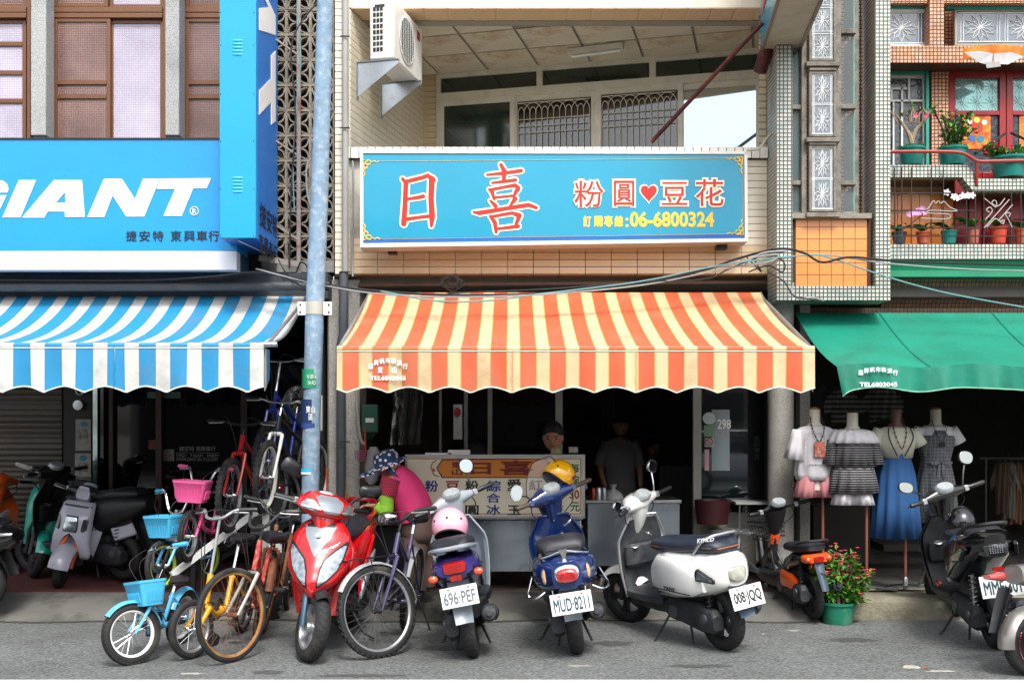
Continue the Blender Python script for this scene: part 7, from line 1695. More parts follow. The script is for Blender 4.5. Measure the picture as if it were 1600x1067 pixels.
# worktop with pots where the woman works
tp = thing('worktop', 'low steel worktop with stacked trays in front of the woman', 'table', loc=P(600, 925, 9.25))
m = MB(); pbox(m, 548, 812, 640, 820, 9.15, .5); build(m, 'top', steel, tp)
for x in (553, 634): m = MB(); m.tube([V((X_(x, 9.3), 9.3, .14)), V((X_(x, 9.3), 9.3, Z_(820, 9.15)))], .016, 8); build(m, 'leg', steel, tp)
m = MB(); pbox(m, 562, 822, 632, 905, 9.3, .35); one(m, 'cabinet', mat('dark steel', '#3c4248', .35, metal=.7, dirt=.4), 'dark steel cabinet under the worktop by the woman', 'cabinet', bevel=.01)
for k, (y, r, hgt) in enumerate(((811, .17, .03), (804, .16, .025), (798, .15, .02))):
 m = MB(); c = P(598 + k * 2, y, 9.3); m.lathe([(0, 0), (r * .92, 0), (r, hgt), (r * .97, hgt), (r * .9, .006)], c, n=28); one(m, 'tray', steel, ['lowest', 'middle', 'topmost'][k] + ' round steel tray on the worktop by the woman', 'tray', group='stacked round trays')
m = MB(); c = P(582, 795, 9.2); m.lathe([(0, 0), (.02, 0), (.02, .09), (0, .1)], c, n=10); one(m, 'sauce_bottle', lens_o, 'small orange bottle on the tray by the woman\'s hand', 'bottle')
# green switch box, hanging basket, bag, brooms
m = MB(); pbox(m, 565, 632, 590, 675, 9.8, .12); m.add([P(567, 675, 9.8), P(590, 675, 9.8), P(580, 688, 9.9), P(568, 686, 9.9)], [(0, 1, 2, 3)]); o = one(m, 'switch_box', mat('green steel box', '#23584a', .5, dirt=.3), 'green steel switch box on the pillar left of the dessert shop', 'box', bevel=.006)
sticker(o, 571, 653, 584, 660, 9.79, vinyl_w)
m = MB(); m.tube(bez([P(557, 600, 9.75), P(558, 640, 9.75), P(563, 684, 9.75), P(569, 694, 9.75)]), .013, 8); one(m, 'conduit', mat('ivory conduit', '#a9a89d', .5), 'ivory conduit bending down beside the green switch box', 'pipe')
m = MB(); c = P(569, 716, 9.7)
for z in range(5): m.tube([c + V((x * .075 * (1 - .05 * (4 - z)), y * .05, z * .022 - .02)) for x, y in ((-1, -1), (1, -1), (1, 1), (-1, 1))], .004, 5, closed=True)
for i in range(9): m.tube([c + V((-.07 + i * .0175, -.045, -.02)), c + V((-.075 + i * .019, -.05, .068))], .003, 4)
one(m, 'hanging_basket', mat('dusky pink basket', '#8d4a62', .5), 'dusky pink plastic basket hanging on the pillar beside the woman', 'basket')
m = MB(); m.loft([sring(P(x, y, 9.6), (w, 0, 0), (0, .05, 0), 2, 14) for x, y, w in ((584, 698, .03), (584, 706, .055), (582, 730, .065), (581, 750, .06), (581, 756, .03))]); one(m, 'plastic_bag', mat('translucent bag', '#a4a8ac', .3, alpha=.75, bump=.8, bs=12), 'translucent plastic bag hanging behind the woman\'s hat', 'bag')
for x, y0, y1, cc, lb in ((512, 790, 820, '#c8501c', 'orange'), (540, 770, 805, '#b8742c', 'tan'), (572, 728, 748, '#b8401c', 'red')):
 m = MB(); m.tube([P(x - 2, y0 - 60, 9.7), P(x, y0, 9.7)], .008, 6); m.tube([P(x, y0, 9.7), P(x, y1, 9.7)], .016, 8); one(m, 'tool_handle', mat('handle ' + cc, cc, .5), lb + ' tool handle leaning on the pillar near the drainpipe', 'tool')
m = MB(); c = P(958, 780, 10.0); m.ball(c, 1, 16, 10, (.1, .09, .09)); m.ball(c + V((.12, 0, -.03)), 1, 12, 8, (.09, .06, .04)); m.loft([sring(c + V((0, 0, z)), (r, 0, 0), (0, r, 0), 2, 10) for z, r in ((.07, .05), (.1, .015), (.14, .035))]); one(m, 'plastic_bag', mat('white tied bag', '#b0b0b2', .4, bump=1, bs=20), 'knotted white plastic bag on the second steel counter', 'bag')
for k, (x, cc, lb) in enumerate(((935, '#b9bcbf', 'steel'), (926, '#7c2a1c', 'reddish'), (943, '#8d9296', 'grey'))):
 m = MB(); m.lathe([(.0, 0), (.03, 0), (.032, .1), (.025, .12), (0, .125)], P(x, 782, 9.95), n=12); one(m, 'jar', mat('jar ' + cc, cc, .25, metal=.6), lb + ' jar at the left end of the second steel counter', 'jar')
# stools, table, tub
def stool(px, pyb, Y, label, h=.48):
 t = thing('stool', label, 'stool', loc=V((X_(px, Y), Y, .152)), group='round metal stools', local=True)
 m = MB(); m.lathe([(0, h), (.15, h), (.16, h - .012), (.16, h - .03), (.14, h - .032)], n=28); build(m, 'seat', mat('stool seat', '#6a6c70', .3, metal=.3), t)
 for i in range(4):
  a = PI / 4 + i * PI / 2; m = MB(); m.tube(bez([V((math.cos(a) * .08, math.sin(a) * .08, h - .02)), V((math.cos(a) * .13, math.sin(a) * .13, h - .05)), V((math.cos(a) * .19, math.sin(a) * .19, 0))]), .0135, 8); build(m, 'leg', mat('pale stool leg', '#a9acae', .35, metal=.2), t)
 m = MB(); m.tube([V((math.cos(i * PI / 12) * .165, math.sin(i * PI / 12) * .165, .16)) for i in range(24)], .008, 6, closed=True); build(m, 'foot_ring', steel, t)
stool(1132, 0, 10.0, 'left round metal stool by the glass panel'); stool(1168, 0, 9.85, 'right round metal stool in front of the little table'); 
tb = thing('table', 'small steel table with pale top beside the round pillar', 'table', loc=V((X_(1180, 10), 10.0, .152)))
m = MB(); pbox(m, 1150, 784, 1206, 788, 9.95, .3); build(m, 'top', mat('pale table top', '#9a9c9c', .3), tb)
for x in (1156, 1202): m = MB(); m.tube([V((X_(x, 10.05), 10.05, .152)), V((X_(x, 10.05), 10.05, Z_(788, 10)))], .012, 8); build(m, 'leg', steel, tb)
m = MB(); m.lathe([(0, 0), (.14, 0), (.165, .22), (.16, .22), (.13, .02)], P(1113, 818, 10.0), n=28); one(m, 'tub', mat('dark red tub', '#3d1418', .5), 'dark red plastic tub standing on the left stool', 'tub')

# ================================================================ bicycle shop interior
t = thing('rolling_shutter', 'dark ribbed rolling shutter at the far left', 'shutter', loc=P(30, 860, 11.3))
m = MB(); ys = 11.3; x0, x1 = X_(-160, ys), X_(97, ys); z = Z_(870, ys); zt0 = Z_(560, ys)
n_ = int((zt0 - z) / .012); m.grid(lambda u, v: (x0 + (x1 - x0) * u, ys - .012 * abs(math.sin(v * n_ * .012 / .058 * PI)), z + (zt0 - z) * v), 1, n_); build(m, 'slat', mat('dull shutter', '#4a463f', .5, metal=.3, dirt=.3), t, kind='stuff')
t = thing('shop_pier', 'dark pier with meter and paper notices right of the shutter', 'pillar', loc=P(122, 860, 11.2))
m = MB(); pbox(m, 99, 560, 143, 870, 11.2, .3); build(m, 'shaft', mat('dark pier', '#3a3937', .8), t)
for b, nm in (((118, 655, 142, 704), 'notice'), ((117, 708, 142, 745), 'notice')):
 s = sticker(t, *b, 11.194, mat('old paper', '#9d9c94', .8, var=.2, vs=20, dirt=.4), nm); sticker(s, b[0] + 7, b[1] + 3, b[0] + 19, b[1] + 12, 11.19, mat('blue print', '#3f7f9c', .6), 'blue_emblem', True)
 ptxt('公告\n事項', (b[0] + 4, b[1] + 15, b[2] - 4, b[1] + 30), 11.192, inkk, t, 'lettering', .0)
m = MB(); m.lathe([(.05, 0), (.05, -.06), (0, -.065)], P(125, 633, 11.2), (0, 1, 0), n=18); build(m, 'meter', steel, t)
m = MB(); m.tube([P(125 + 6 * math.cos(i * .3), 608 + 8 * math.sin(i * .3), 11.15) for i in range(21)], .014, 8, closed=True); build(m, 'bell_bracket', steel, t)
m = MB(); pbox(m, 145, 600, 152, 790, 11.15, .05); one(m, 'mirror_strip', mat('mirror strip', '#a8bcc0', .08, metal=.9, var=.5, vs=5), 'bright reflecting strip between pier and glass doors of the bicycle shop', 'trim')
t = thing('shop_window', 'dark bicycle shop window with brown frames and white lettering', 'window', loc=P(300, 860, 11.3))
for a, b in ((170, 176), (243, 252), (376, 386), (470, 478)):
 m = MB(); pbox(m, a, 570, b, 865, 11.25, .08); build(m, 'frame', mat('dark brown frame', '#3c261b', .5), t)
m = MB(); pbox(m, 152, 570, 500, 865, 11.32, .01); build(m, 'glass', mat('dark shop glass', '#08090b', .03, spec=.6), t)
gw = mat('faded white lettering', '#8a8a88', .6)
ptxt('捷安特 東興車行', (280, 697, 337, 705), 11.312, gw, t); ptxt('OPEN   7:30AM - 9:00PM', (275, 709.5, 342, 714), 11.312, gw, t); ptxt('WWW.GIANT-BICYCLE.COM', (275, 715, 340, 720), 11.312, gw, t)
s = sticker(t, 246, 702, 272, 720, 11.312, mat('grey label', '#84807a', .6), 'label'); ptxt('Taiwan', (249, 708, 269, 714), 11.306, lens_r, t)
sticker(t, 232, 687, 244, 702, 11.312, mat('dull red label', '#6c2a22', .6)); m = MB(); m.bar(P(274, 707.5, 11.31), P(342, 707.5, 11.31), .004); build(m, 'line', gw, t)
m = MB(); pbox(m, 230, 612, 282, 622, 11.29, .02); build(m, 'teal_reflection_board', mat('teal strip', '#2c5a52', .5), t)
m = MB(); pbox(m, 245, 588, 300, 620, 11.9, .05); one(m, 'awning_remnant', mat('dim teal board', '#1d4a44', .6), 'dim teal board seen behind the bicycle shop window', 'board')
# standing fan
t = thing('fan', 'large caged fan behind the utility pole in the bicycle shop', 'fan', loc=P(466, 632, 10.2))
c = P(463, 633, 10.2); dF = V((-.55, -.8, 0)).normalized(); sF = V((0, 0, 1)).cross(dF); R_f = .18
m = MB()
for k in range(40):
 a = 2 * PI * k / 40; e = sF * math.cos(a) + V((0, 0, math.sin(a))); m.tube([c + dF * .06 + e * .03, c + dF * .05 + e * R_f * .7, c + e * R_f, c - dF * .05 + e * R_f * .7], .0022, 3, cap=False)
for rr, dd in ((R_f, 0), (R_f * .7, .05), (.03, .06)): m.tube([c + dF * dd + (sF * math.cos(a * PI / 16) + V((0, 0, math.sin(a * PI / 16)))) * rr for a in range(32)], .004, 5, closed=True)
build(m, 'cage', alu, t, kind='stuff')
for k in range(3):
 m = MB(); a0 = k * 2.1; m.sheet(lambda u, v: c + dF * (.02 * u) + (sF * math.cos(a0 + u * 1.1) + V((0, 0, math.sin(a0 + u * 1.1)))) * (.03 + R_f * .8 * v), 6, 4, .003, dF); build(m, 'blade', mat('grey blade', '#6d7274', .4), t)
m = MB(); m.lathe([(.04, 0), (.05, .05), (.03, .12)], c, tuple(-dF), n=16); m.tube([c - dF * .08, c - dF * .08 + V((0, 0, -1.2))], .015, 8); build(m, 'motor', mat('white motor', '#b9bcbc', .4), t)
m = MB(); pbox(m, 493, 618, 503, 673, 9.7, .05); m.box(tuple(P(486, 632, 9.75)), tuple(P(495, 622, 9.78))); one(m, 'light_box', white_paint, 'white bracket lamp on the wall right of the utility pole', 'lamp', bevel=.004)
for k in range(3):
 m = MB(); m.lathe([(.27, -.05), (.33, -.03), (.34, 0), (.33, .03), (.27, .05), (.27, -.05)], P(448 + k * 6, 925, 9.1 + .12 * k), (.9, -.35, .1), n=36, cap=False); one(m, 'spare_tyre', rubber, ['front', 'middle', 'back'][k] + ' one of the spare tyres leaning behind the rusty bicycles', 'tyre', group='spare tyres')

# ================================================================ clothes shop
def ringf(c, rx, ry, folds=0, amp=0, n=56, ph=0):
 return [V((c.x + math.cos(2 * PI * i / n) * rx * (1 + amp * math.sin(folds * 2 * PI * i / n + ph)), c.y + math.sin(2 * PI * i / n) * ry * (1 + amp * math.sin(folds * 2 * PI * i / n + ph)), c.z)) for i in range(n)]
def garment(par, name, mt, st, folds=0, cap=False):
 m = MB(); m.loft([ringf(c, rx, ry, folds, a, 72, .6 * i * .1) for i, (c, rx, ry, a) in enumerate(st)], cap=cap); o = build(m, name, mt, par, angle=80); s_ = o.modifiers.new('thick', 'SOLIDIFY'); s_.thickness = .004; return o
def sleeve(par, mt, a, b, r0, r1, name='sleeve', folds=0, amp=0):
 a, b = V(a), V(b); d = (b - a).normalized(); sd = d.cross(V((0, 1, 0))).normalized(); m = MB()
 m.loft([[a + (b - a) * k + (sd * math.cos(q * PI / 14) + V((0, 1, 0)) * math.sin(q * PI / 14)) * (r0 + (r1 - r0) * k) * (1 + amp * k * math.sin(folds * q * PI / 14)) for q in range(28)] for k in (0, .3, .6, 1)], cap=False)
 o = build(m, name, mt, par, angle=80); s_ = o.modifiers.new('thick', 'SOLIDIFY'); s_.thickness = .004; return o
mq = mat('mannequin skin', '#c9c2b4', .5, var=.05); blackm = mat('dark felt', '#2a2624', .8)  # plain dark felt for necklaces, straps and the cap
def mannequin(label, px, pyn, Y, dark=False, cap='#8a5a34', base=True, bx_=0):
 x = X_(px, Y); zn = Z_(pyn, Y); t = thing('mannequin', label, 'mannequin', loc=V((x, Y, .168)), group='dressed mannequins')
 k = lambda py: V((x, Y, Z_(py, Y))); m = MB()
 st = [(0, .045, .045), (20, .047, .047), (28, .08, .06), (34, .13, .07), (50, .14, .08), (82, .12, .08), (104, .1, .075), (120, .12, .08), (125, .12, .08)]
 m.loft([ringf(k(pyn + a), rx, ry, n=24) for a, rx, ry in st]); build(m, 'torso', mat('brown mannequin', '#5a3a30', .5) if dark else mq, t, angle=80)
 m = MB(); m.ball(k(pyn), .045, 16, 8, (1, 1, .5)); build(m, 'neck_cap', mat('cap ' + cap, cap, .4), t)
 m = MB(); m.tube([k(pyn + 118) + V((bx_, 0, 0)), V((x + bx_, Y, .2))], .012, 8); build(m, 'pole', mat('pinkish pole', '#9a5a4c', .4, metal=.4, dirt=.4), t)
 m = MB(); m.lathe([(.02, 0), (.02, .1), (.014, .11)], (x + bx_, Y, .18), n=12); 
 m.sheet(lambda u, v: V((x + bx_ + (u - .5) * .5, Y + (v - .5) * (.07 + .05 * math.cos((u - .5) * 3)), .175 + .04 * math.cos((u - .5) * PI))), 12, 3, .012, (0, 0, 1)); build(m, 'base', steel, t)
 return t, x, k
wc = mat('white cotton', '#cfcdd2', .8, var=.05, bump=.2, bs=30); pinks = mat('dusty pink cotton', '#b8787c', .8, var=.08); creamc = mat('cream jersey', '#b5b3a4', .85); denim = mat('blue denim cloth', '#1b4878', .85, var=.1, vs=10)
strp = tilemat('thin striped cloth', '#1d1d22', '#18181c', '#8d8b8e', .02, .16, rough=.8, w=4, dirt=0)
plaid = tilemat('grey plaid cloth', '#4d5056', '#5d6066', '#85878a', .03, .07, rough=.85, dirt=0)
bstr = tilemat('bold striped cloth', '#141416', '#17171a', '#5c5b58', .045, .28, rough=.85, w=5, dirt=0)
# 1 white blouse and pink shorts
Y1 = 9.35; t, x, k = mannequin('mannequin in loose white blouse with square pendant and dusty pink shorts', 1273, 640, Y1, bx_=.07)
garment(t, 'blouse', wc, [(k(665), .075, .06, 0), (k(668), .13, .085, 0), (k(674), .18, .1, .0), (k(690), .165, .12, .02), (k(715), .16, .12, .04), (k(740), .17, .12, .05), (k(750), .15, .11, .05)], 9)
for s in (-1, 1): sleeve(t, wc, V((x + s * .13, Y1, Z_(672, Y1))), V((x + s * .18, Y1 - .02, Z_(718, Y1))), .06, .085, 'sleeve', 7, .12)
m = MB(); fnp = pxmap(1259, 676, 1289, 725, Y1 - .128)
m.tube([fnp(*p) for e in [[(0, 0), (1, 0), (1, 1), (0, 1)]] for p in e], .004, 4, closed=True)
for i in range(30):
 q = i / 30 * 4; e = int(q); f_ = q - e; p = [(f_, 0), (1, f_), (1 - f_, 1), (0, 1 - f_)][e]; m.ball(fnp(*p), .007, 6, 4)
build(m, 'lace_panel', white_paint, t, kind='stuff')
def shorts(par, mt, k, x, Y, y0, y1, w=.15):
 for s in (-1, 1): garment(par, 'shorts_leg', mt, [(k(y0 - 6) + V((s * w * .42, 0, 0)), w * .52, .1, .01), (k((y0 + y1) / 2) + V((s * w * .5, 0, 0)), w * .58, .105, .03), (k(y1) + V((s * w * .57, 0, 0)), w * .64, .11, .06)], 9)
shorts(t, pinks, k, x, Y1, 748, 776)
def necklace(par, k, x, Y, y0, y1, w, mt, pend=None, beads=True):
 m = MB(); pts = bez([V((x - .045, Y - .03, Z_(y0, Y))), V((x - w, Y - .11, Z_(y0 + (y1 - y0) * .45, Y))), V((x, Y - .14, Z_(y1, Y))), V((x + w, Y - .11, Z_(y0 + (y1 - y0) * .45, Y))), V((x + .045, Y - .03, Z_(y0, Y)))], 8)
 m.tube(pts, .003, 5)
 if beads:
  for p in pts[::2]: m.ball(p, .008, 6, 4)
 build(m, 'necklace', mt, par)
 if pend: m = MB(); c = pts[len(pts) // 2]; m.box(tuple(c + V((-pend[0], -.012, -pend[1]))), tuple(c + V((pend[0], .0, 0)))); build(m, 'pendant', pend[2], par, bevel=.006)
necklace(t, k, x, Y1, 652, 690, .05, blackm, (.045, .13, mat('floral pendant', '#c8664a', .5, var=.5, vs=30, dirt=.9, dcol='#d8c8d8', ds=40)))
# 2 striped tiers
Y2 = 9.25; t, x, k = mannequin('mannequin in tiered striped top with white ruffle collar and white shorts', 1332, 645, Y2, cap='#2c2522', bx_=.12)
garment(t, 'upper_tier', strp, [(k(682), .16, .1, .0), (k(700), .175, .13, .05), (k(728), .19, .14, .07)], 14); garment(t, 'lower_tier', strp, [(k(722), .165, .12, .02), (k(745), .19, .14, .06), (k(770), .215, .15, .08)], 13)
garment(t, 'ruffle_collar', wc, [(k(670), .1, .075, .0), (k(674), .17, .1, .04), (k(684), .2, .13, .07), (k(692), .21, .14, .09)], 15)
for s in (-1, 1): sleeve(t, strp, V((x + s * .17, Y2, Z_(688, Y2))), V((x + s * .2, Y2 - .02, Z_(726, Y2))), .05, .065, 'sleeve', 6, .1)
shorts(t, wc, k, x, Y2, 760, 788)
# 3 blue skirt
Y3 = 9.3; t, x, k = mannequin('mannequin in cream tee and long blue strapped skirt', 1400, 640, Y3, dark=True, cap='#1c1a1a', bx_=.08)
garment(t, 'tee', creamc, [(k(666), .08, .06, 0), (k(670), .15, .09, 0), (k(685), .175, .115, .01), (k(715), .14, .1, .02)], 6)
for s in (-1, 1):
 sleeve(t, creamc, V((x + s * .13, Y3, Z_(672, Y3))), V((x + s * .2, Y3 - .01, Z_(696, Y3))), .06, .065)
 m = MB(); m.tube(bez([V((x + s * .09, Y3 - .085, Z_(668, Y3))), V((x + s * .1, Y3 - .125, Z_(685, Y3))), V((x + s * .03, Y3 - .125, Z_(712, Y3)))]), .006, 5); build(m, 'strap', blackm, t)
garment(t, 'skirt', denim, [(k(700), .13, .105, .0), (k(715), .122, .1, .01), (k(740), .155, .12, .05), (k(790), .18, .14, .09), (k(840), .2, .15, .12)], 11)
necklace(t, k, x, Y3, 655, 700, .05, blackm)
# 4 plaid dress
Y4 = 9.6; t, x, k = mannequin('mannequin in white tee under a grey plaid dress with tied belt', 1462, 640, Y4, cap='#8a5a34', bx_=.1)
garment(t, 'tee', wc, [(k(664), .08, .06, 0), (k(668), .15, .09, 0), (k(680), .165, .11, .0)], 4)
for s in (-1, 1): sleeve(t, wc, V((x + s * .13, Y4, Z_(670, Y4))), V((x + s * .2, Y4 - .01, Z_(692, Y4))), .06, .065)
garment(t, 'dress', plaid, [(k(672), .12, .1, .0), (k(685), .172, .12, .01), (k(718), .125, .1, .02), (k(724), .13, .102, .03), (k(760), .17, .13, .06), (k(815), .19, .14, .08)], 9)
m = MB(); c = k(722) + V((0, -.115, 0))
for s in (-1, 1): m.sheet(lambda u, v: c + V((s * (.01 + .09 * u), -.01 * math.sin(u * PI), (v - .5) * (.015 + .03 * math.sin(u * PI)))), 5, 3, .006, (0, -1, 0)); m.sheet(lambda u, v: c + V((s * (.008 + .03 * u) + (v - .5) * .03, -.01, -.17 * u)), 5, 3, .005, (0, -1, 0))
build(m, 'belt_bow', plaid, t)
necklace(t, k, x, Y4, 655, 690, .05, blackm, (.028, .04, blackm), False)
# hanging shirts overhead
def tee(label, px0, px1, py0, py1, Y, mt, stripe=True, grp='shirts hanging in the clothes shop'):
 t = thing('hanging_shirt', label, 'shirt', loc=P((px0 + px1) / 2, py1, Y), group=grp); w = (X_(px1, Y) - X_(px0, Y)) / 2; cx = X_((px0 + px1) / 2, Y); z1, z0 = Z_(py0, Y), Z_(py1, Y)
 m = MB(); m.sheet(lambda u, v: V((cx + (u - .5) * 2 * w * (.62 + .02 * math.sin(v * 4)), Y + .03 * math.cos((u - .5) * PI) * -1 + .012 * math.sin(u * 19 + v * 3), z1 - .03 * abs(u - .5) * 2 - (z1 - z0) * v)), 14, 8, .006, (0, 1, 0)); build(m, 'body', mt, t)
 for s in (-1, 1): m = MB(); m.sheet(lambda u, v: V((cx + s * w * (.6 + .4 * u), Y + .01 * math.sin(v * 5), z1 - .03 - (z1 - z0) * (.28 * u) - (.17 - .05 * u) * v)), 5, 5, .006, (0, 1, 0)); build(m, 'sleeve', mt, t)
 m = MB(); m.tube([V((cx - w * .5, Y, z1 - .02)), V((cx, Y, z1 + .05)), V((cx + w * .5, Y, z1 - .02))], .005, 5); m.tube([V((cx, Y, z1 + .05)), V((cx, Y, z1 + .12))], .003, 5); build(m, 'hanger', dark_metal, t)
tee('dark finely striped shirt hanging behind the first two mannequins', 1288, 1346, 608, 660, 9.9, bstr); tee('black and grey bold striped shirt hanging above the blue skirt mannequin', 1346, 1412, 606, 655, 9.9, bstr); tee('dark plain shirt hanging in the gap right of the round pillar', 1262, 1300, 604, 660, 10.0, mat('dark cloth', '#1d1d20', .9))
for k_, cc in enumerate(('#3b2a20', '#54504a', '#5a3a26', '#2e2e30', '#6a5c4a', '#333b42')): tee(['brown', 'grey', 'rust brown', 'black', 'beige', 'slate'][k_] + ' shirt on the rail at the right edge of the clothes shop', 1548 + k_ * 10, 1584 + k_ * 10, 722, 800 + (k_ % 3) * 8, 10.8 + k_ * .1, mat('rail cloth ' + cc, cc, .9))
m = MB(); m.tube([P(1530, 716, 10.8), P(1700, 716, 11.4)], .012, 8); m.tube([P(1540, 716, 10.8), P(1540, 860, 10.8)], .012, 8); one(m, 'clothes_rail', dark_metal, 'steel clothes rail at the right side of the clothes shop', 'rail')
m = MB(); pbox(m, 1270, 790, 1360, 880, 10.6, .3); one(m, 'shelf', mat('dark shelf', '#24211e', .8), 'dark low shelf behind the mannequins', 'shelf', bevel=.01)
m = MB(); pbox(m, 1380, 850, 1500, 862, 10.5, .4); one(m, 'bench', mat('dark bench', '#2a2623', .8), 'dark bench behind the blue skirt mannequin', 'bench', bevel=.01)
# ================================================================ people
def skin(par, name, mt, chain, links, sub=2, root=0):
 me = bpy.data.meshes.new(name); off = OFF.get(par.name) or V((0, 0, 0))
 me.from_pydata([tuple(V(c[0]) - off) for c in chain], links, []); me.materials.append(mt)
 o = bpy.data.objects.new(name, me); COL.objects.link(o); o.parent = par
 s = o.modifiers.new('skin', 'SKIN'); s.use_smooth_shade = True
 for i, c in enumerate(chain):
  r = c[1]; sv = me.skin_vertices[0].data[i]; sv.radius = (r, r) if not isinstance(r, tuple) else r; sv.use_root = (i == root)
 q = o.modifiers.new('sub', 'SUBSURF'); q.levels = sub; q.render_levels = sub
 return o
skinm = mat('skin', '#c08c6e', .55, var=.05, spec=.4); hairm = mat('black hair', '#0f0d0c', .6, var=.2, vs=40, bump=.5, bs=90)
def face(t, c, fwd, r, hair=True, mt=skinm):
 fwd = V(fwd).normalized(); sd = fwd.cross(V((0, 0, 1))).normalized(); up = sd.cross(fwd)
 Rm = Matrix((sd, fwd, up)).transposed()
 m = MB(); m.ball(c, r, 20, 14, (.82, .95, 1.15), Rm); m.ball(c + fwd * r * .3 - up * r * .45, r * .62, 14, 10, (.95, 1, 1), Rm)
 for s in (-1, 1): m.ball(c + sd * s * r * .8 - up * r * .08, r * .22, 8, 6, (.4, .7, 1.1), Rm)
 m.ball(c + fwd * r * .98 - up * r * .12, r * .15, 8, 6, (.8, 1.1, 1.4), Rm); build(m, 'head', mt, t, angle=80)
 m = MB()
 for s in (-1, 1): m.ball(c + fwd * r * .84 + sd * s * r * .32 + up * r * .08, r * .11, 8, 5, (1.3, .6, .5), Rm); m.bar(c + fwd * r * .9 + sd * s * r * .18 + up * r * .27, c + fwd * r * .82 + sd * s * r * .5 + up * r * .27, r * .08)
 build(m, 'eyes', hairm, t, kind='stuff')
 m = MB(); m.ball(c + fwd * r * .86 - up * r * .52, r * .13, 8, 5, (1.9, .6, .45), Rm); build(m, 'mouth', mat('lips', '#8a4a40', .5), t)
 if hair: m = MB(); m.ball(c - fwd * r * .16 + up * r * .26, r * 1.04, 20, 12, (.86, .98, 1.05), Rm, 0, .5); m.ball(c - fwd * r * .3 + up * r * .0, r * .96, 16, 10, (.88, .85, 1.1), Rm); build(m, 'hair', hairm, t, angle=80)
def hand(par, w, d, r=.0, mt=skinm, name='hand'):
 """palm with four unequal bent fingers and a side thumb, w wrist, d direction"""
 w, d = V(w), V(d).normalized(); sd = d.cross(V((0, 0, 1))).normalized(); dn = V((0, 0, -1))
 ch = [(w, .022), (w + d * .04, (.03, .016)), (w + d * .08, (.032, .013))]; ln = [(0, 1), (1, 2)]
 for i, L in enumerate((.062, .072, .068, .052)):
  b = len(ch); o = w + d * .08 + sd * (-.03 + i * .02)
  ch += [(o, .0095), (o + d * L * .5 + dn * .008, .0085), (o + d * L * .85 + dn * .03, .0075)]; ln += [(2, b), (b, b + 1), (b + 1, b + 2)]
 b = len(ch); o = w + d * .03 - sd * .03; ch += [(o, .012), (o - sd * .025 + d * .03, .01), (o - sd * .02 + d * .06, .008)]; ln += [(1, b), (b, b + 1), (b + 1, b + 2)]
 return skin(par, name, mt, ch, ln, 1)
# ---- woman bending over the worktop
YW_ = 8.95; W_ = lambda x, y, dy=0: P(x, y, YW_) + V((0, dy, 0))
t = thing('person', 'person in pink top and blue flowered sun hat bending over the worktop', 'person', loc=G(652, 928, .09))
tr = mat('brown trousers', '#6e5850', .85, var=.08, vs=10, bump=.3, bs=20); pt = mat('bright pink top', '#dd3a78', .8, var=.06, vs=7, bump=.35, bs=16); pl_ = tilemat('pink crochet', '#d8506a', '#c8486a', '#8d2038', .014, .3, rough=.9, dirt=0, off=.5); gs = mat('lime sleeve', '#8ecb38', .75, var=.08, bump=.5, bs=25)
fl_ = mat('navy flowered cotton', '#16345c', .8, var=.1)
N = fl_.node_tree.nodes; L = fl_.node_tree.links; vo = N.new('ShaderNodeTexVoronoi'); vo.inputs['Scale'].default_value = 26; L.new([n for n in N if n.type == 'TEX_COORD'][0].outputs['Object'], vo.inputs['Vector'])
r_ = N.new('ShaderNodeValToRGB'); e = r_.color_ramp.elements; e[0].position = .0; e[0].color = C('#d8705c'); e[1].position = .2; e[1].color = C('#e6e4de'); q = e.new(.36); q.color = C('#16345c'); r_.color_ramp.interpolation = 'CONSTANT'
L.new(vo.outputs['Distance'], r_.inputs[0]); mul = [n for n in N if n.type == 'MIX' and n.blend_type == 'MULTIPLY'][0]; L.new(r_.outputs[0], mul.inputs[6])
skin(t, 'body', skinm, [(W_(654, 812), .13), (W_(645, 780), .12), (W_(630, 752), .13), (W_(618, 736), .06), (W_(612, 728), .05), (W_(612, 752, -.17), .055), (W_(609, 778, -.2), .045), (W_(604, 790, -.2), .04), (W_(592, 786, -.2), .025), (W_(615, 752, .17), .055), (W_(598, 780, .2), .045), (W_(588, 788, .1), .03), (W_(646, 815, -.08), .09), (W_(650, 868, -.09), .06), (W_(654, 915, -.09), .045), (W_(664, 815, .08), .09), (W_(660, 862, .09), .06), (W_(662, 908, .09), .045), (W_(644, 922, -.09), .035), (W_(652, 914, .09), .035)],
 [(0, 1), (1, 2), (2, 3), (3, 4), (2, 5), (5, 6), (6, 7), (7, 8), (2, 9), (9, 10), (10, 11), (0, 12), (12, 13), (13, 14), (0, 15), (15, 16), (16, 17), (14, 18), (17, 19)])
def robe(name, mt, rings, folds=0, amp=0):
 m = MB(); m.loft([[c + (a * math.cos(i * PI / 16) + b * math.sin(i * PI / 16)) * (1 + amp * math.sin(folds * i * PI / 16 + j)) for i in range(32)] for j, (c, a, b) in enumerate(rings)]); return build(m, name, mt, t, angle=80)
A = lambda ax, ay: V((ax, 0, ay))
B = lambda y: V((0, y, 0))
robe('pink_top', pt, [(W_(613, 738), A(.05, .06), B(.07)), (W_(617, 743), A(.075, .08), B(.17)), (W_(625, 754), A(.11, .085), B(.22)), (W_(634, 768), A(.135, .08), B(.21)), (W_(643, 785), A(.14, .07), B(.2)), (W_(649, 800), A(.145, .05), B(.215)), (W_(651, 810), A(.145, .045), B(.225)), (W_(651, 811), A(.1, .03), B(.2))], 9, .03)
robe('trousers', tr, [(W_(652, 796), A(.13, .03), B(.17)), (W_(655, 812), A(.15, .0), B(.19)), (W_(656, 830), A(.15, 0), B(.19)), (W_(655, 846), A(.13, 0), B(.17))], 5, .02)
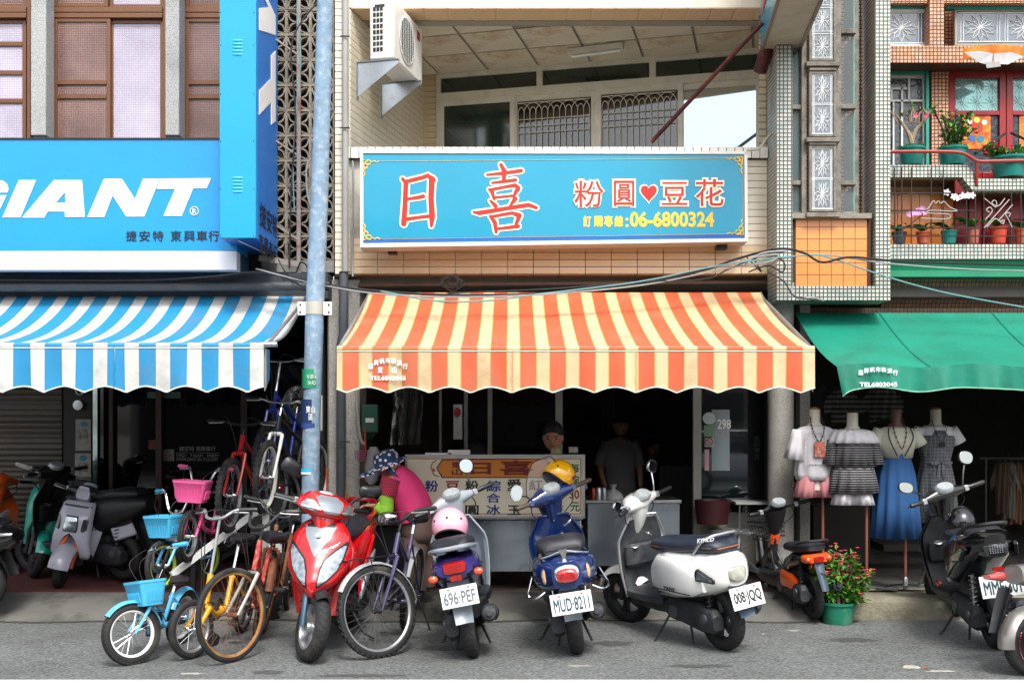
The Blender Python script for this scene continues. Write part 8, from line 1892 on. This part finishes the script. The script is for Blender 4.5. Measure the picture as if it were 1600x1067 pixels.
for s, xk, xa in ((-1, 649, 653), (1, 661, 664)): robe('trouser_leg', tr, [(W_(650 + 6 * (s > 0), 838, s * .08), A(.115, 0), B(.1)), (W_(xk, 872, s * .09), A(.085, 0), B(.08)), (W_(xa, 900, s * .09), A(.075, 0), B(.075)), (W_(xa, 918, s * .09), A(.078, 0), B(.075))], 5, .04)
for s in (-1, 1):
 m = MB(); a, b, c2, d2 = W_(616, 746, s * .18), W_(608, 772, s * .2), W_(606, 790, s * .2), W_(592, 787, s * .2); m.tube([a, (a + b) / 2, b], [.085, .08, .07], 14); build(m, 'crochet_sleeve', pl_, t, angle=80)
 m = MB(); m.tube(bez([b + V((0, 0, .01)), c2 + V((.01, 0, 0)), c2 + V((-.02, 0, -.02)), d2]), [.058] * 8 + [.062] * 8 + [.05] * 8 + [.035], 14); build(m, 'green_cuff', gs, t, angle=80); hand(t, d2 + V((.01, 0, 0)), (-.9, .1, .05))
 m = MB(); f = W_(653 if s < 0 else 662, 921 if s < 0 else 914, s * .09); m.loft([sring(f + V((x, 0, -.01)), (0, .045, 0), (0, 0, h), 2.5, 14) for x, h in ((.06, .02), (.03, .04), (-.08, .035), (-.17, .015))]); build(m, 'shoe', mat('dark shoe', '#2b2624', .7), t)
fw = V((-.75, -.35, -.55)).normalized(); hc_ = W_(607, 727); face(t, hc_, fw, .1, False)
m = MB(); hu = V((-.35, -.12, .93)).normalized(); m.loft([[hc_ + hu * h + (fw - hu * fw.dot(hu)).normalized() * (rx * math.cos(i * PI / 16) + ox) + hu.cross(fw).normalized() * ry * math.sin(i * PI / 16) for i in range(32)] for h, rx, ry, ox in ((.0, .215, .17, .05), (.012, .21, .165, .05), (.03, .115, .11, 0), (.08, .108, .102, 0), (.115, .09, .085, 0), (.125, .05, .05, 0))], cap=True); build(m, 'sun_hat', fl_, t, angle=80)
m = MB(); m.loft([[c + (V((1, 0, .0)) * math.cos(i * PI / 12) * a + V((0, 1, 0)) * math.sin(i * PI / 12) * b + V((0, 0, 1)) * math.cos(i * PI / 12) * -a * .5) for i in range(24)] for c, a, b in ((W_(611, 728), .09, .09), (W_(617, 733), .12, .12), (W_(622, 739), .15, .17), (W_(628, 745), .15, .19))], cap=False); build(m, 'neck_cloth', fl_, t, angle=80)
# ---- other people in the dim shop
def person(label, hx, hy, Y, fwd, shirt, trs, face_mt=skinm, cap=False, r=.105, sit=False, arm=(.0, 0, 0)):
 c = P(hx, hy, Y); x, z = c.x, c.z; t = thing('person', label, 'person', loc=V((x, Y, .152)))
 f = V(fwd); f.z = 0; f.normalize(); s_ = f.cross(V((0, 0, 1))); n = c - f * .03 + V((0, 0, -.13)); ch = n + V((0, 0, -.17)); pe = V((x, Y, 0)) + V((0, 0, z - .78)); hp = .08
 ch_ = [(n, .05), (ch, (.15, .1)), (pe + V((0, 0, .2)), (.13, .1)), (pe, (.14, .11))]; ln = [(0, 1), (1, 2), (2, 3)]
 for s in (-1, 1):
  b = len(ch_); sh = ch + s_ * s * .17 + V((0, 0, .08)); ch_ += [(sh, .055), (sh + s_ * s * .07 + V((0, 0, -.28)), .042), (sh + s_ * s * .04 + f * .12 + V((0, 0, -.5)), .03)]; ln += [(1, b), (b, b + 1), (b + 1, b + 2)]
  b = len(ch_); q = pe + s_ * s * hp; kz = max(.5, .15 + (q.z - .15) * .52); ch_ += [(q + V((0, 0, -.06)), .085), (V((q.x, q.y, kz)), .06), (V((q.x, q.y, .22)), .045), (V((q.x, q.y, .19)) + f * .14, .035)]; ln += [(3, b), (b, b + 1), (b + 1, b + 2), (b + 2, b + 3)]
 skin(t, 'body', face_mt, ch_, ln, 2, 3)
 m = MB(); m.loft([[q_ + s_ * math.cos(i * PI / 14) * a + f * math.sin(i * PI / 14) * b for i in range(28)] for q_, a, b in ((n + V((0, 0, -.02)), .07, .06), (n + V((0, 0, -.07)), .17, .09), (ch, .205, .125), (ch + V((0, 0, -.2)), .18, .13), (pe + V((0, 0, .05)), .18, .13), (pe + V((0, 0, -.05)), .185, .135))]); build(m, 'shirt', shirt, t, angle=80)
 for s in (-1, 1):
  sh = ch + s_ * s * .17 + V((0, 0, .08)); m = MB(); m.tube([sh - s_ * s * .03, sh + s_ * s * .04 + V((0, 0, -.12)), sh + s_ * s * .07 + V((0, 0, -.25))], [.08, .075, .07], 12); build(m, 'sleeve', shirt, t, angle=80)
  q = pe + s_ * s * hp; m = MB(); m.tube([q + V((0, 0, .02)), V((q.x, q.y, .6)), V((q.x, q.y, .22))], [.1, .085, .07], 12); build(m, 'trouser_leg', trs, t, angle=80)
  hand(t, sh + s_ * s * .04 + f * .12 + V((0, 0, -.5)), f * .4 + V((0, 0, -.9)), mt=face_mt)
 face(t, c, fwd, r, True, face_mt)
 if cap: m = MB(); m.ball(c + V((0, 0, .03)), r * 1.12, 20, 8, (.9, 1, .9), None, 0, .5); m.ball(c + f * .1 + V((0, 0, .05)), .09, 14, 6, (1, 1, .12)); build(m, 'cap', blackm, t, angle=80)
 return t
gsh = mat('grey polo', '#8d9296', .85, var=.06); dkt = mat('dark trousers', '#26282e', .85)
person('person with black hair in grey shirt looking down behind the menu board', 864, 683, 9.7, (-.12, -.95, -.22), mat('grey shirt', '#7c8186', .85), dkt, r=.108)
person('person in grey polo shirt and dark cap standing deep inside the dessert shop', 970, 664, 12.6, (.2, -.97, -.1), gsh, dkt, cap=True)
person('person in dark clothes half hidden behind the man in the cap', 1020, 700, 13.4, (.3, -.9, -.1), mat('dark jumper', '#2a2d33', .9), dkt)
person('person with dark hair barely showing above the menu board left end', 746, 712, 10.3, (0, -.8, -.5), mat('dark top', '#1c1b1e', .9), dkt)

# ================================================================ plants
leaf_m = mat('leaf green', '#417d22', .5, var=.3, vs=9); leaf_d = mat('dark leaf', '#1c3a14', .5, var=.3, vs=9); leaf_y = mat('yellow green leaf', '#5c7a24', .5, var=.3, vs=9); bark = mat('pale bark', '#8a7a66', .85, var=.2, vs=20, bump=.6, bs=40); pinkf = mat('coral pink petals', '#d84a5a', .6, var=.2); whitef = mat('white petals', '#e4e0e0', .6)
def leaf(m, p, d, up, L, w, fold=.25):
 d = V(d).normalized(); up = V(up); s = d.cross(up); s = s.normalized() if s.length > 1e-5 else V((1, 0, 0)); n = s.cross(d)
 q = [p, p + d * L * .35 + s * w * .5 + n * w * fold, p + d * L * .75 + s * w * .38 + n * w * fold, p + d * L, p + d * L * .75 - s * w * .38 + n * w * fold, p + d * L * .35 - s * w * .5 + n * w * fold, p + d * L * .4, p + d * L * .75]
 m.add(q, [(0, 1, 6), (1, 2, 7, 6), (2, 3, 7), (0, 6, 5), (6, 7, 4, 5), (7, 3, 4)])
def rv(r=1): return V((RN.gauss(0, 1), RN.gauss(0, 1), RN.gauss(0, 1))).normalized() * r
def potmesh(par, c, r0, r1, h, mt, sq=0):
 m = MB(); m.lathe([(0, 0), (r0, 0), (r0 * 1.02, .005), (r1 * .97, h * .88), (r1 * 1.05, h * .88), (r1 * 1.07, h), (r1 * .98, h), (r1 * .9, h * .8)], c, n=28); build(m, 'pot', mt, par)
 m = MB(); m.lathe([(0, h * .86), (r1 * .92, h * .84)], c, n=20, cap=False); build(m, 'soil', mat('potting soil', '#241a12', .95, bump=1, bs=60), par)
gpot = mat('green plastic pot', '#1d7a5e', .4, var=.08, dirt=.3, dcol='#8fa08c', ds=6); gp2 = mat('teal glazed pot', '#157a72', .35, var=.1, dirt=.3, dcol='#5a8a80'); terr = mat('terracotta pot', '#b04a2a', .6, var=.1, dirt=.4, dcol='#d0a890', ds=8)
# street pot with coral flowers
c = G(1309, 968); c = V((X_(1309, 8.72), 8.72, 0)); t = thing('potted_plant', 'leafy plant with coral pink flowers in a green pot at the kerb', 'plant', loc=c)
potmesh(t, c, .11, .14, .175, gpot)
RN.seed(21); stems = MB(); lv = MB(); lv2 = MB(); fl = MB()
for i in range(70):
 a = RN.uniform(0, 2 * PI); rr = RN.uniform(.03, .29); h = RN.uniform(.26, .6) - rr * .35
 tip = c + V((math.cos(a) * rr * .95, math.sin(a) * rr * .7, h)); b = c + V((math.cos(a) * .05, math.sin(a) * .05, .15)); mid = (b + tip) / 2 + V((0, 0, .04)); stems.tube(bez([b, mid, tip], 4), .005, 5)
 for k in range(26):
  s = RN.uniform(.3, 1.0); p = b.lerp(tip, s) + rv(.02); d = (rv() + V((math.cos(a), math.sin(a), .5)) * .8); leaf(lv if k % 3 else lv2, p, d, V((0, 0, 1)), RN.uniform(.045, .07), RN.uniform(.024, .034))
 if i % 1 == 0:
  for k in range(RN.randint(1, 3)):
   q = tip + rv(.03) + V((0, -.02, .03))
   for j in range(4): leaf(fl, q, V((math.cos(j * 1.57 + i), math.sin(j * 1.57 + i), .5)), V((0, 0, 1)), .022, .02, .1)
build(stems, 'stems', bark, t, kind='stuff'); build(lv, 'foliage', leaf_m, t, kind='stuff', smooth=False); build(lv2, 'young_foliage', leaf_y, t, kind='stuff', smooth=False); build(fl, 'flowers', pinkf, t, kind='stuff', smooth=False)
# bonsai pots on the upper ledge
def bonsai(label, px, w, pyb, pyt, kind, pot, pot_h=27):
 Y = 9.85; c = P(px, pyb, Y); k = Y / F; t = thing('bonsai', label, 'plant', loc=c, group='pots on the balcony ledge'); potmesh(t, c, w * k * .38, w * k * .48, pot_h * k, pot)
 top = c + V((0, 0, pot_h * k * .9)); moss = MB()
 for i in range(160): a = RN.uniform(0, 6.28); r = w * k * .46 * math.sqrt(RN.random()); leaf(moss, top + V((math.cos(a) * r, math.sin(a) * r, RN.uniform(0, .03))), rv() + V((0, 0, 1)), V((1, 0, 0)), .028, .014)
 build(moss, 'moss', leaf_m, t, kind='stuff', smooth=False)
 H_ = (pyb - pot_h - pyt) * k; st = MB(); lv = MB(); fl = MB()
 if kind == 'adenium':
  st.tube(bez([top, top + V((-.0, 0, .08)), top + V((-.03, 0, .16)), top + V((-.09, .0, .25)), top + V((-.13, 0, .3))], 4), [.032 - .0016 * i for i in range(17)], 8); st.tube(bez([top + V((0, 0, .06)), top + V((.04, 0, .18)), top + V((.12, 0, .27)), top + V((.2, 0, .38))], 4), [.022 - .0012 * i for i in range(13)], 8)
  for i in range(12): a = RN.uniform(-1, 1); b = top + V((a * .13, RN.uniform(-.05, .05), .24)); e = b + V((a * .1 + RN.uniform(-.08, .08), RN.uniform(-.06, .06), RN.uniform(.05, .2))); st.tube([b, (b + e) / 2 + V((0, 0, .02)), e], [.008, .006, .003], 6); [leaf(lv, e, rv() + V((0, 0, .4)), V((0, 0, 1)), .055, .02) for _ in range(4)]
  for k_ in range(3): q = top + V((.02 + .09 * k_, -.04, .3)); [leaf(fl, q, V((math.cos(j), -.3, math.sin(j))), V((0, -1, 0)), .03, .022) for j in (0, 1.25, 2.5, 3.75, 5)]
  build(fl, 'flowers', mat('pink petals', '#e0607c', .6), t, kind='stuff', smooth=False)
 else:
  for i in range(16 if kind == 'shrub' else 22):
   a = RN.uniform(-1, 1); e = top + V((a * w * k * .75, RN.uniform(-.1, .06), H_ * RN.uniform(.3, 1) * (1 if kind == 'shrub' else .5))); mid = top.lerp(e, .5) + rv(.03); st.tube(bez([top + V((a * .06, 0, 0)), mid, e], 3), .005 if kind != 'shrub' else .008, 5)
   for _ in range(14): leaf(lv, top.lerp(e, RN.uniform(.4, 1.05)) + rv(.035), rv() + V((0, 0, .2)), V((0, 0, 1)), .045, .03)
   if kind == 'red': [leaf(fl, e + rv(.03), rv(), V((0, 0, 1)), .02, .02) for _ in range(6)]
  if kind == 'red': build(fl, 'flowers', mat('tiny red petals', '#c82430', .6), t, kind='stuff', smooth=False)
 build(st, 'trunk', bark if kind == 'adenium' else mat('dark twig', '#3c2e24', .9), t); build(lv, 'foliage', leaf_y if kind == 'adenium' else leaf_m, t, kind='stuff', smooth=False)
bonsai('bare-branched bonsai with pink flowers in a teal pot, leftmost on the balcony ledge', 1424, 42, 259, 168, 'adenium', gp2)
bonsai('leafy bonsai in a wide teal pot before the red door post', 1488, 46, 259, 172, 'shrub', gp2, 27)
bonsai('low red-flowered plant in a long teal pot at the right end of the ledge', 1577, 58, 279, 205, 'red', gp2, 32)
# red hand rail
m = MB(); m.tube(bez([P(1386, 237.5, 9.7), P(1440, 237, 9.7), P(1493, 238, 9.7), P(1512, 243, 9.7), P(1528, 252, 9.7), P(1560, 252, 9.7), P(1660, 250, 9.7)], 6), .016, 8); m.tube([P(1526, 251, 9.7), P(1526, 290, 9.75)], .014, 8); one(m, 'hand_rail', mat('red rail paint', '#9a2a20', .5, dirt=.4), 'red handrail bending down along the upper balcony ledge', 'railing')
m = MB(); m.tube([P(1572, 208, 10.6), P(1524, 240, 9.9)], .014, 6); m.tube([P(1580, 208, 10.6), P(1620, 226, 10.2)], .014, 6); one(m, 'stay_rod', dark_metal, 'dark metal stay rods before the red door', 'rod')
# balcony grid rail, hangers, orchids
gr = thing('balcony_grille', 'black iron bar grille in front of the orchid pots', 'railing', loc=P(1500, 382, 9.72)); Yg = 9.72
bars = [([P(x, y0, Yg), P(x, 381, Yg)]) for x, y0 in ((1398, 262), (1409, 262), (1424, 262), (1455, 262), (1474, 262), (1510, 290), (1524, 298), (1537, 298), (1580, 298), (1595, 298), (1610, 298))] + [([P(1386, y, Yg), P(x1, y, Yg)]) for y, x1 in ((302, 1485), (329, 1524), (356, 1700), (369, 1700))]
for b in bars: m = MB(); m.tube(b, .006, 6); build(m, 'bar', black_plastic, gr)
for lb, px, y0, mt, pw, leafn, flw in (('grey pot orchid leftmost behind the grille with a pink spray', 1405, 363, mat('grey pot', '#3c444c', .5), 24, 5, 'pink'), ('small terracotta pot orchid second behind the grille', 1442, 363, terr, 22, 5, None), ('teal pot orchid below the white blossom spray', 1483, 361, gp2, 26, 5, 'white'), ('square pinkish pot orchid against the red panel', 1521, 356, mat('pinkish pot', '#b06454', .6, dirt=.4), 20, 5, None), ('wide orange-red pot orchid below the white scroll iron', 1560, 356, mat('orange red pot', '#c4442c', .55), 28, 6, None), ('dark terracotta pot orchid at the right edge', 1597, 358, terr, 24, 5, None)):
 Y = 9.95; c = P(px, 381, Y); k = Y / F; t = thing('orchid_pot', lb, 'plant', loc=c, group='orchid pots on the lower balcony'); h = (381 - y0) * k; potmesh(t, c, pw * k * .36, pw * k * .46, h, mt)
 lv = MB(); top = c + V((0, 0, h))
 for i in range(leafn + 3):
  a = PI * (i + .5) / (leafn + 3) + RN.uniform(-.15, .15); d = V((math.cos(a), RN.uniform(-.5, .2), .75)); L_ = RN.uniform(.2, .33); prev = None
  def f(u, v, d=d, L_=L_, top=top): q = top + V((d.x * L_ * u, d.y * L_ * u, L_ * (.8 * u - .65 * u * u))); return q + V((-d.z * .3, 0, .9)).cross(d).normalized() * (v - .5) * .07 * math.sin(PI * min(.97, u * .9 + .08))
  lv.grid(f, 6, 2)
 build(lv, 'leaf', leaf_m if RN.random() > .4 else leaf_y, t, kind='stuff')
 if flw:
  e = P(1442, 334, 9.8) if flw == 'pink' else P(1500, 305, 9.7); st = MB(); st.tube(bez([top, top.lerp(e, .5) + V((.05, 0, .03)), e]), .004, 5); build(st, 'flower_stem', mat('dark stem', '#3a3c24', .7), t); fm = MB()
  for i in range(9 if flw == 'pink' else 6):
   q = e + V(((i - 4.5 if flw == 'pink' else (i - 2.5) * 2.3) * .019, RN.uniform(-.03, .03), RN.uniform(-.02, .035) + .012 * i * (.6 if flw == 'pink' else -.1)))
   if flw == 'pink': q += V((-.05, 0, -.03))
   for j in range(5): an = j * 1.257 + i; leaf(fm, q, V((math.cos(an), -.25, math.sin(an))), V((0, -1, 0)), .03 if flw == 'pink' else .036, .024, .1)
  build(fm, 'flowers', mat('lilac petals', '#d89acb', .6) if flw == 'pink' else whitef, t, kind='stuff', smooth=False)
wm = mat('white scroll iron', '#a8a4a0', .5, dirt=.4, dcol='#b06a54')
sc = thing('scroll_iron', 'white scrolled wrought iron ornaments on the right balcony grille', 'ornament', loc=P(1555, 355, 9.7))
def scroll(pts, r=.0045): m = MB(); m.tube(bez([P(a, b, 9.69) for a, b in pts], 5), r, 6); build(m, 'scroll', wm, sc)
scroll([(1538, 310), (1548, 318), (1556, 324), (1557, 316), (1553, 313), (1550, 318), (1560, 322), (1570, 310)]); scroll([(1539, 344), (1550, 331), (1547, 324), (1541, 328), (1546, 332)]); scroll([(1542, 355), (1555, 342), (1562, 346), (1569, 344), (1567, 350), (1562, 346)]); scroll([(1581, 355), (1575, 342), (1571, 334), (1578, 333), (1577, 339)]); scroll([(1538, 356), (1577, 312)]); scroll([(1560, 345), (1582, 320)])
m = MB(); m.tube(bez([P(a, b, 9.68) for a, b in ((1440, 328), (1450, 326), (1458, 314), (1462, 318), (1466, 314), (1470, 318), (1475, 315), (1484, 324), (1495, 330), (1455, 329), (1450, 333), (1482, 335), (1480, 342), (1440, 341))], 5), .0042, 6); one(m, 'wire_ornament', wm, 'bent white wire ornament hooked on the grille before the orange tiles', 'ornament')
# folded papers under the upper window
t = thing('paper_fan', 'weathered paper banner with orange trim hanging over the red door', 'banner', loc=P(1550, 105, 10.3)); op = mat('orange banner paper', '#d8741c', .7, var=.5, vs=12, dirt=.9, dcol='#2f7a3c', ds=12)
m = MB(); m.sheet(lambda u, v: P(1505 + 105 * u, 76 - 6 * math.sin(u * PI) + (18 - 6 * u) * v, 10.3 - .03 * math.sin(u * 14)), 16, 4, .004, (0, 1, 0)); build(m, 'banner', op, t)
for pts in ([(1506, 82), (1530, 98), (1548, 103), (1552, 84), (1530, 80)], [(1553, 84), (1552, 100), (1575, 101), (1600, 88), (1580, 82)], [(1540, 98), (1562, 96), (1564, 104), (1542, 107)]): m = MB(); m.poly([pts], lambda a, b: P(a, b, 10.22 + (a % 7) * .004), (0, .003, 0)); build(m, 'paper', mat('weathered paper', '#a9a8a8', .8, var=.12, vs=14), t, smooth=False)
# small litter on the road
RN.seed(4)
for i, (px, py, cc, lb) in enumerate(((1443, 1045, '#b8481c', 'orange dry leaf on the asphalt at the lower right'), (1190, 992, '#b9b5aa', 'pale scrap of paper on the asphalt by the orange scooter'), (1452, 955, '#c4402c', 'fallen coral petal on the kerb'), (742, 992, '#6d6a60', 'small pebble near the violet scooter'))):
 c = G(px, py); m = MB(); leaf(m, c + V((0, 0, .006)), (1, .3, 0), (0, 0, 1), .04, .02); one(m, 'litter', mat('litter ' + cc, cc, .8), lb, 'litter', smooth=False)
# ================================================================ the other side of the street, seen only in the glass
def opp(x0, x1, h, col, nm, lb):
 t = thing('street_building', lb, 'building', loc=((x0 + x1) / 2, -13, 0)); m = MB(); m.box((x0, -19, 0), (x1, -13, h)); build(m, 'wall', mat(nm, col, .8, var=.1, dirt=.3), t)
 for k in range(int(h // 3.2)):
  z = 3.9 + 3.1 * k
  if z + 1.4 < h:
   for j in range(2): xa = x0 + .6 + j * (x1 - x0) / 2; m = MB(); m.box((xa, -12.99, z), (xa + (x1 - x0) / 2 - 1.1, -12.93, z + 1.4)); build(m, 'window', glass_dark, t)
 m = MB(); m.box((x0 + .3, -12.99, .1), (x1 - .3, -12.9, 2.6)); build(m, 'shopfront', dark_metal, t)
for i, (h, cc) in enumerate(((7, '#a9a294'), (6.4, '#8f9a9a'), (7.6, '#b8b0a0'), (6.2, '#9c8d80'), (7, '#a4a8a8'))): opp(-12.5 + 5 * i, -7.6 + 5 * i, h, cc, 'opposite wall %s' % cc, ['beige', 'blue grey', 'cream', 'tan', 'pale grey'][i] + ' building across the street, seen in reflections')
t = thing('parked_car', 'white car across the street reflected in the shop glass', 'car', loc=(5.6, -5.6, 0), local=True); cw = paint('white car paint', '#dcdcdc')
m = MB(); m.loft([sring((x, 0, z), (0, w, 0), (0, 0, h), 4, 24) for x, z, w, h in ((-1.95, .55, .6, .2), (-1.85, .6, .78, .32), (-1.2, .62, .85, .36), (1, .62, .85, .36), (1.8, .58, .75, .3), (1.95, .5, .6, .18))]); build(m, 'body', cw, t, angle=60)
m = MB(); m.loft([sring((x, 0, z), (0, w, 0), (0, 0, h), 4, 20) for x, z, w, h in ((-1.8, .95, .6, .1), (-1.3, 1.15, .68, .26), (.2, 1.2, .68, .27), (1.0, .98, .65, .08))]); build(m, 'cabin', glass_dark, t, angle=60)
m = MB(); m.loft([sring((x, 0, z), (0, w, 0), (0, 0, .02), 4, 20) for x, z, w in ((-1.4, 1.41, .55), (-1.1, 1.44, .6), (.1, 1.47, .6), (.4, 1.42, .55))]); build(m, 'roof', cw, t, angle=60)
for x in (-1.25, 1.25):
 for s in (-1, 1): m = MB(); m.lathe([(0, -.1), (.3, -.1), (.31, 0), (.3, .1), (0, .1)], (x, s * .76, .31), (0, 1, 0), n=28); w = build(m, 'wheel', rubber, t); m = MB(); m.lathe([(0, s * .105), (.18, s * .105), (.19, s * .09)], (x, s * .76, .31), (0, 1, 0), n=20); build(m, 'rim', alu, w)
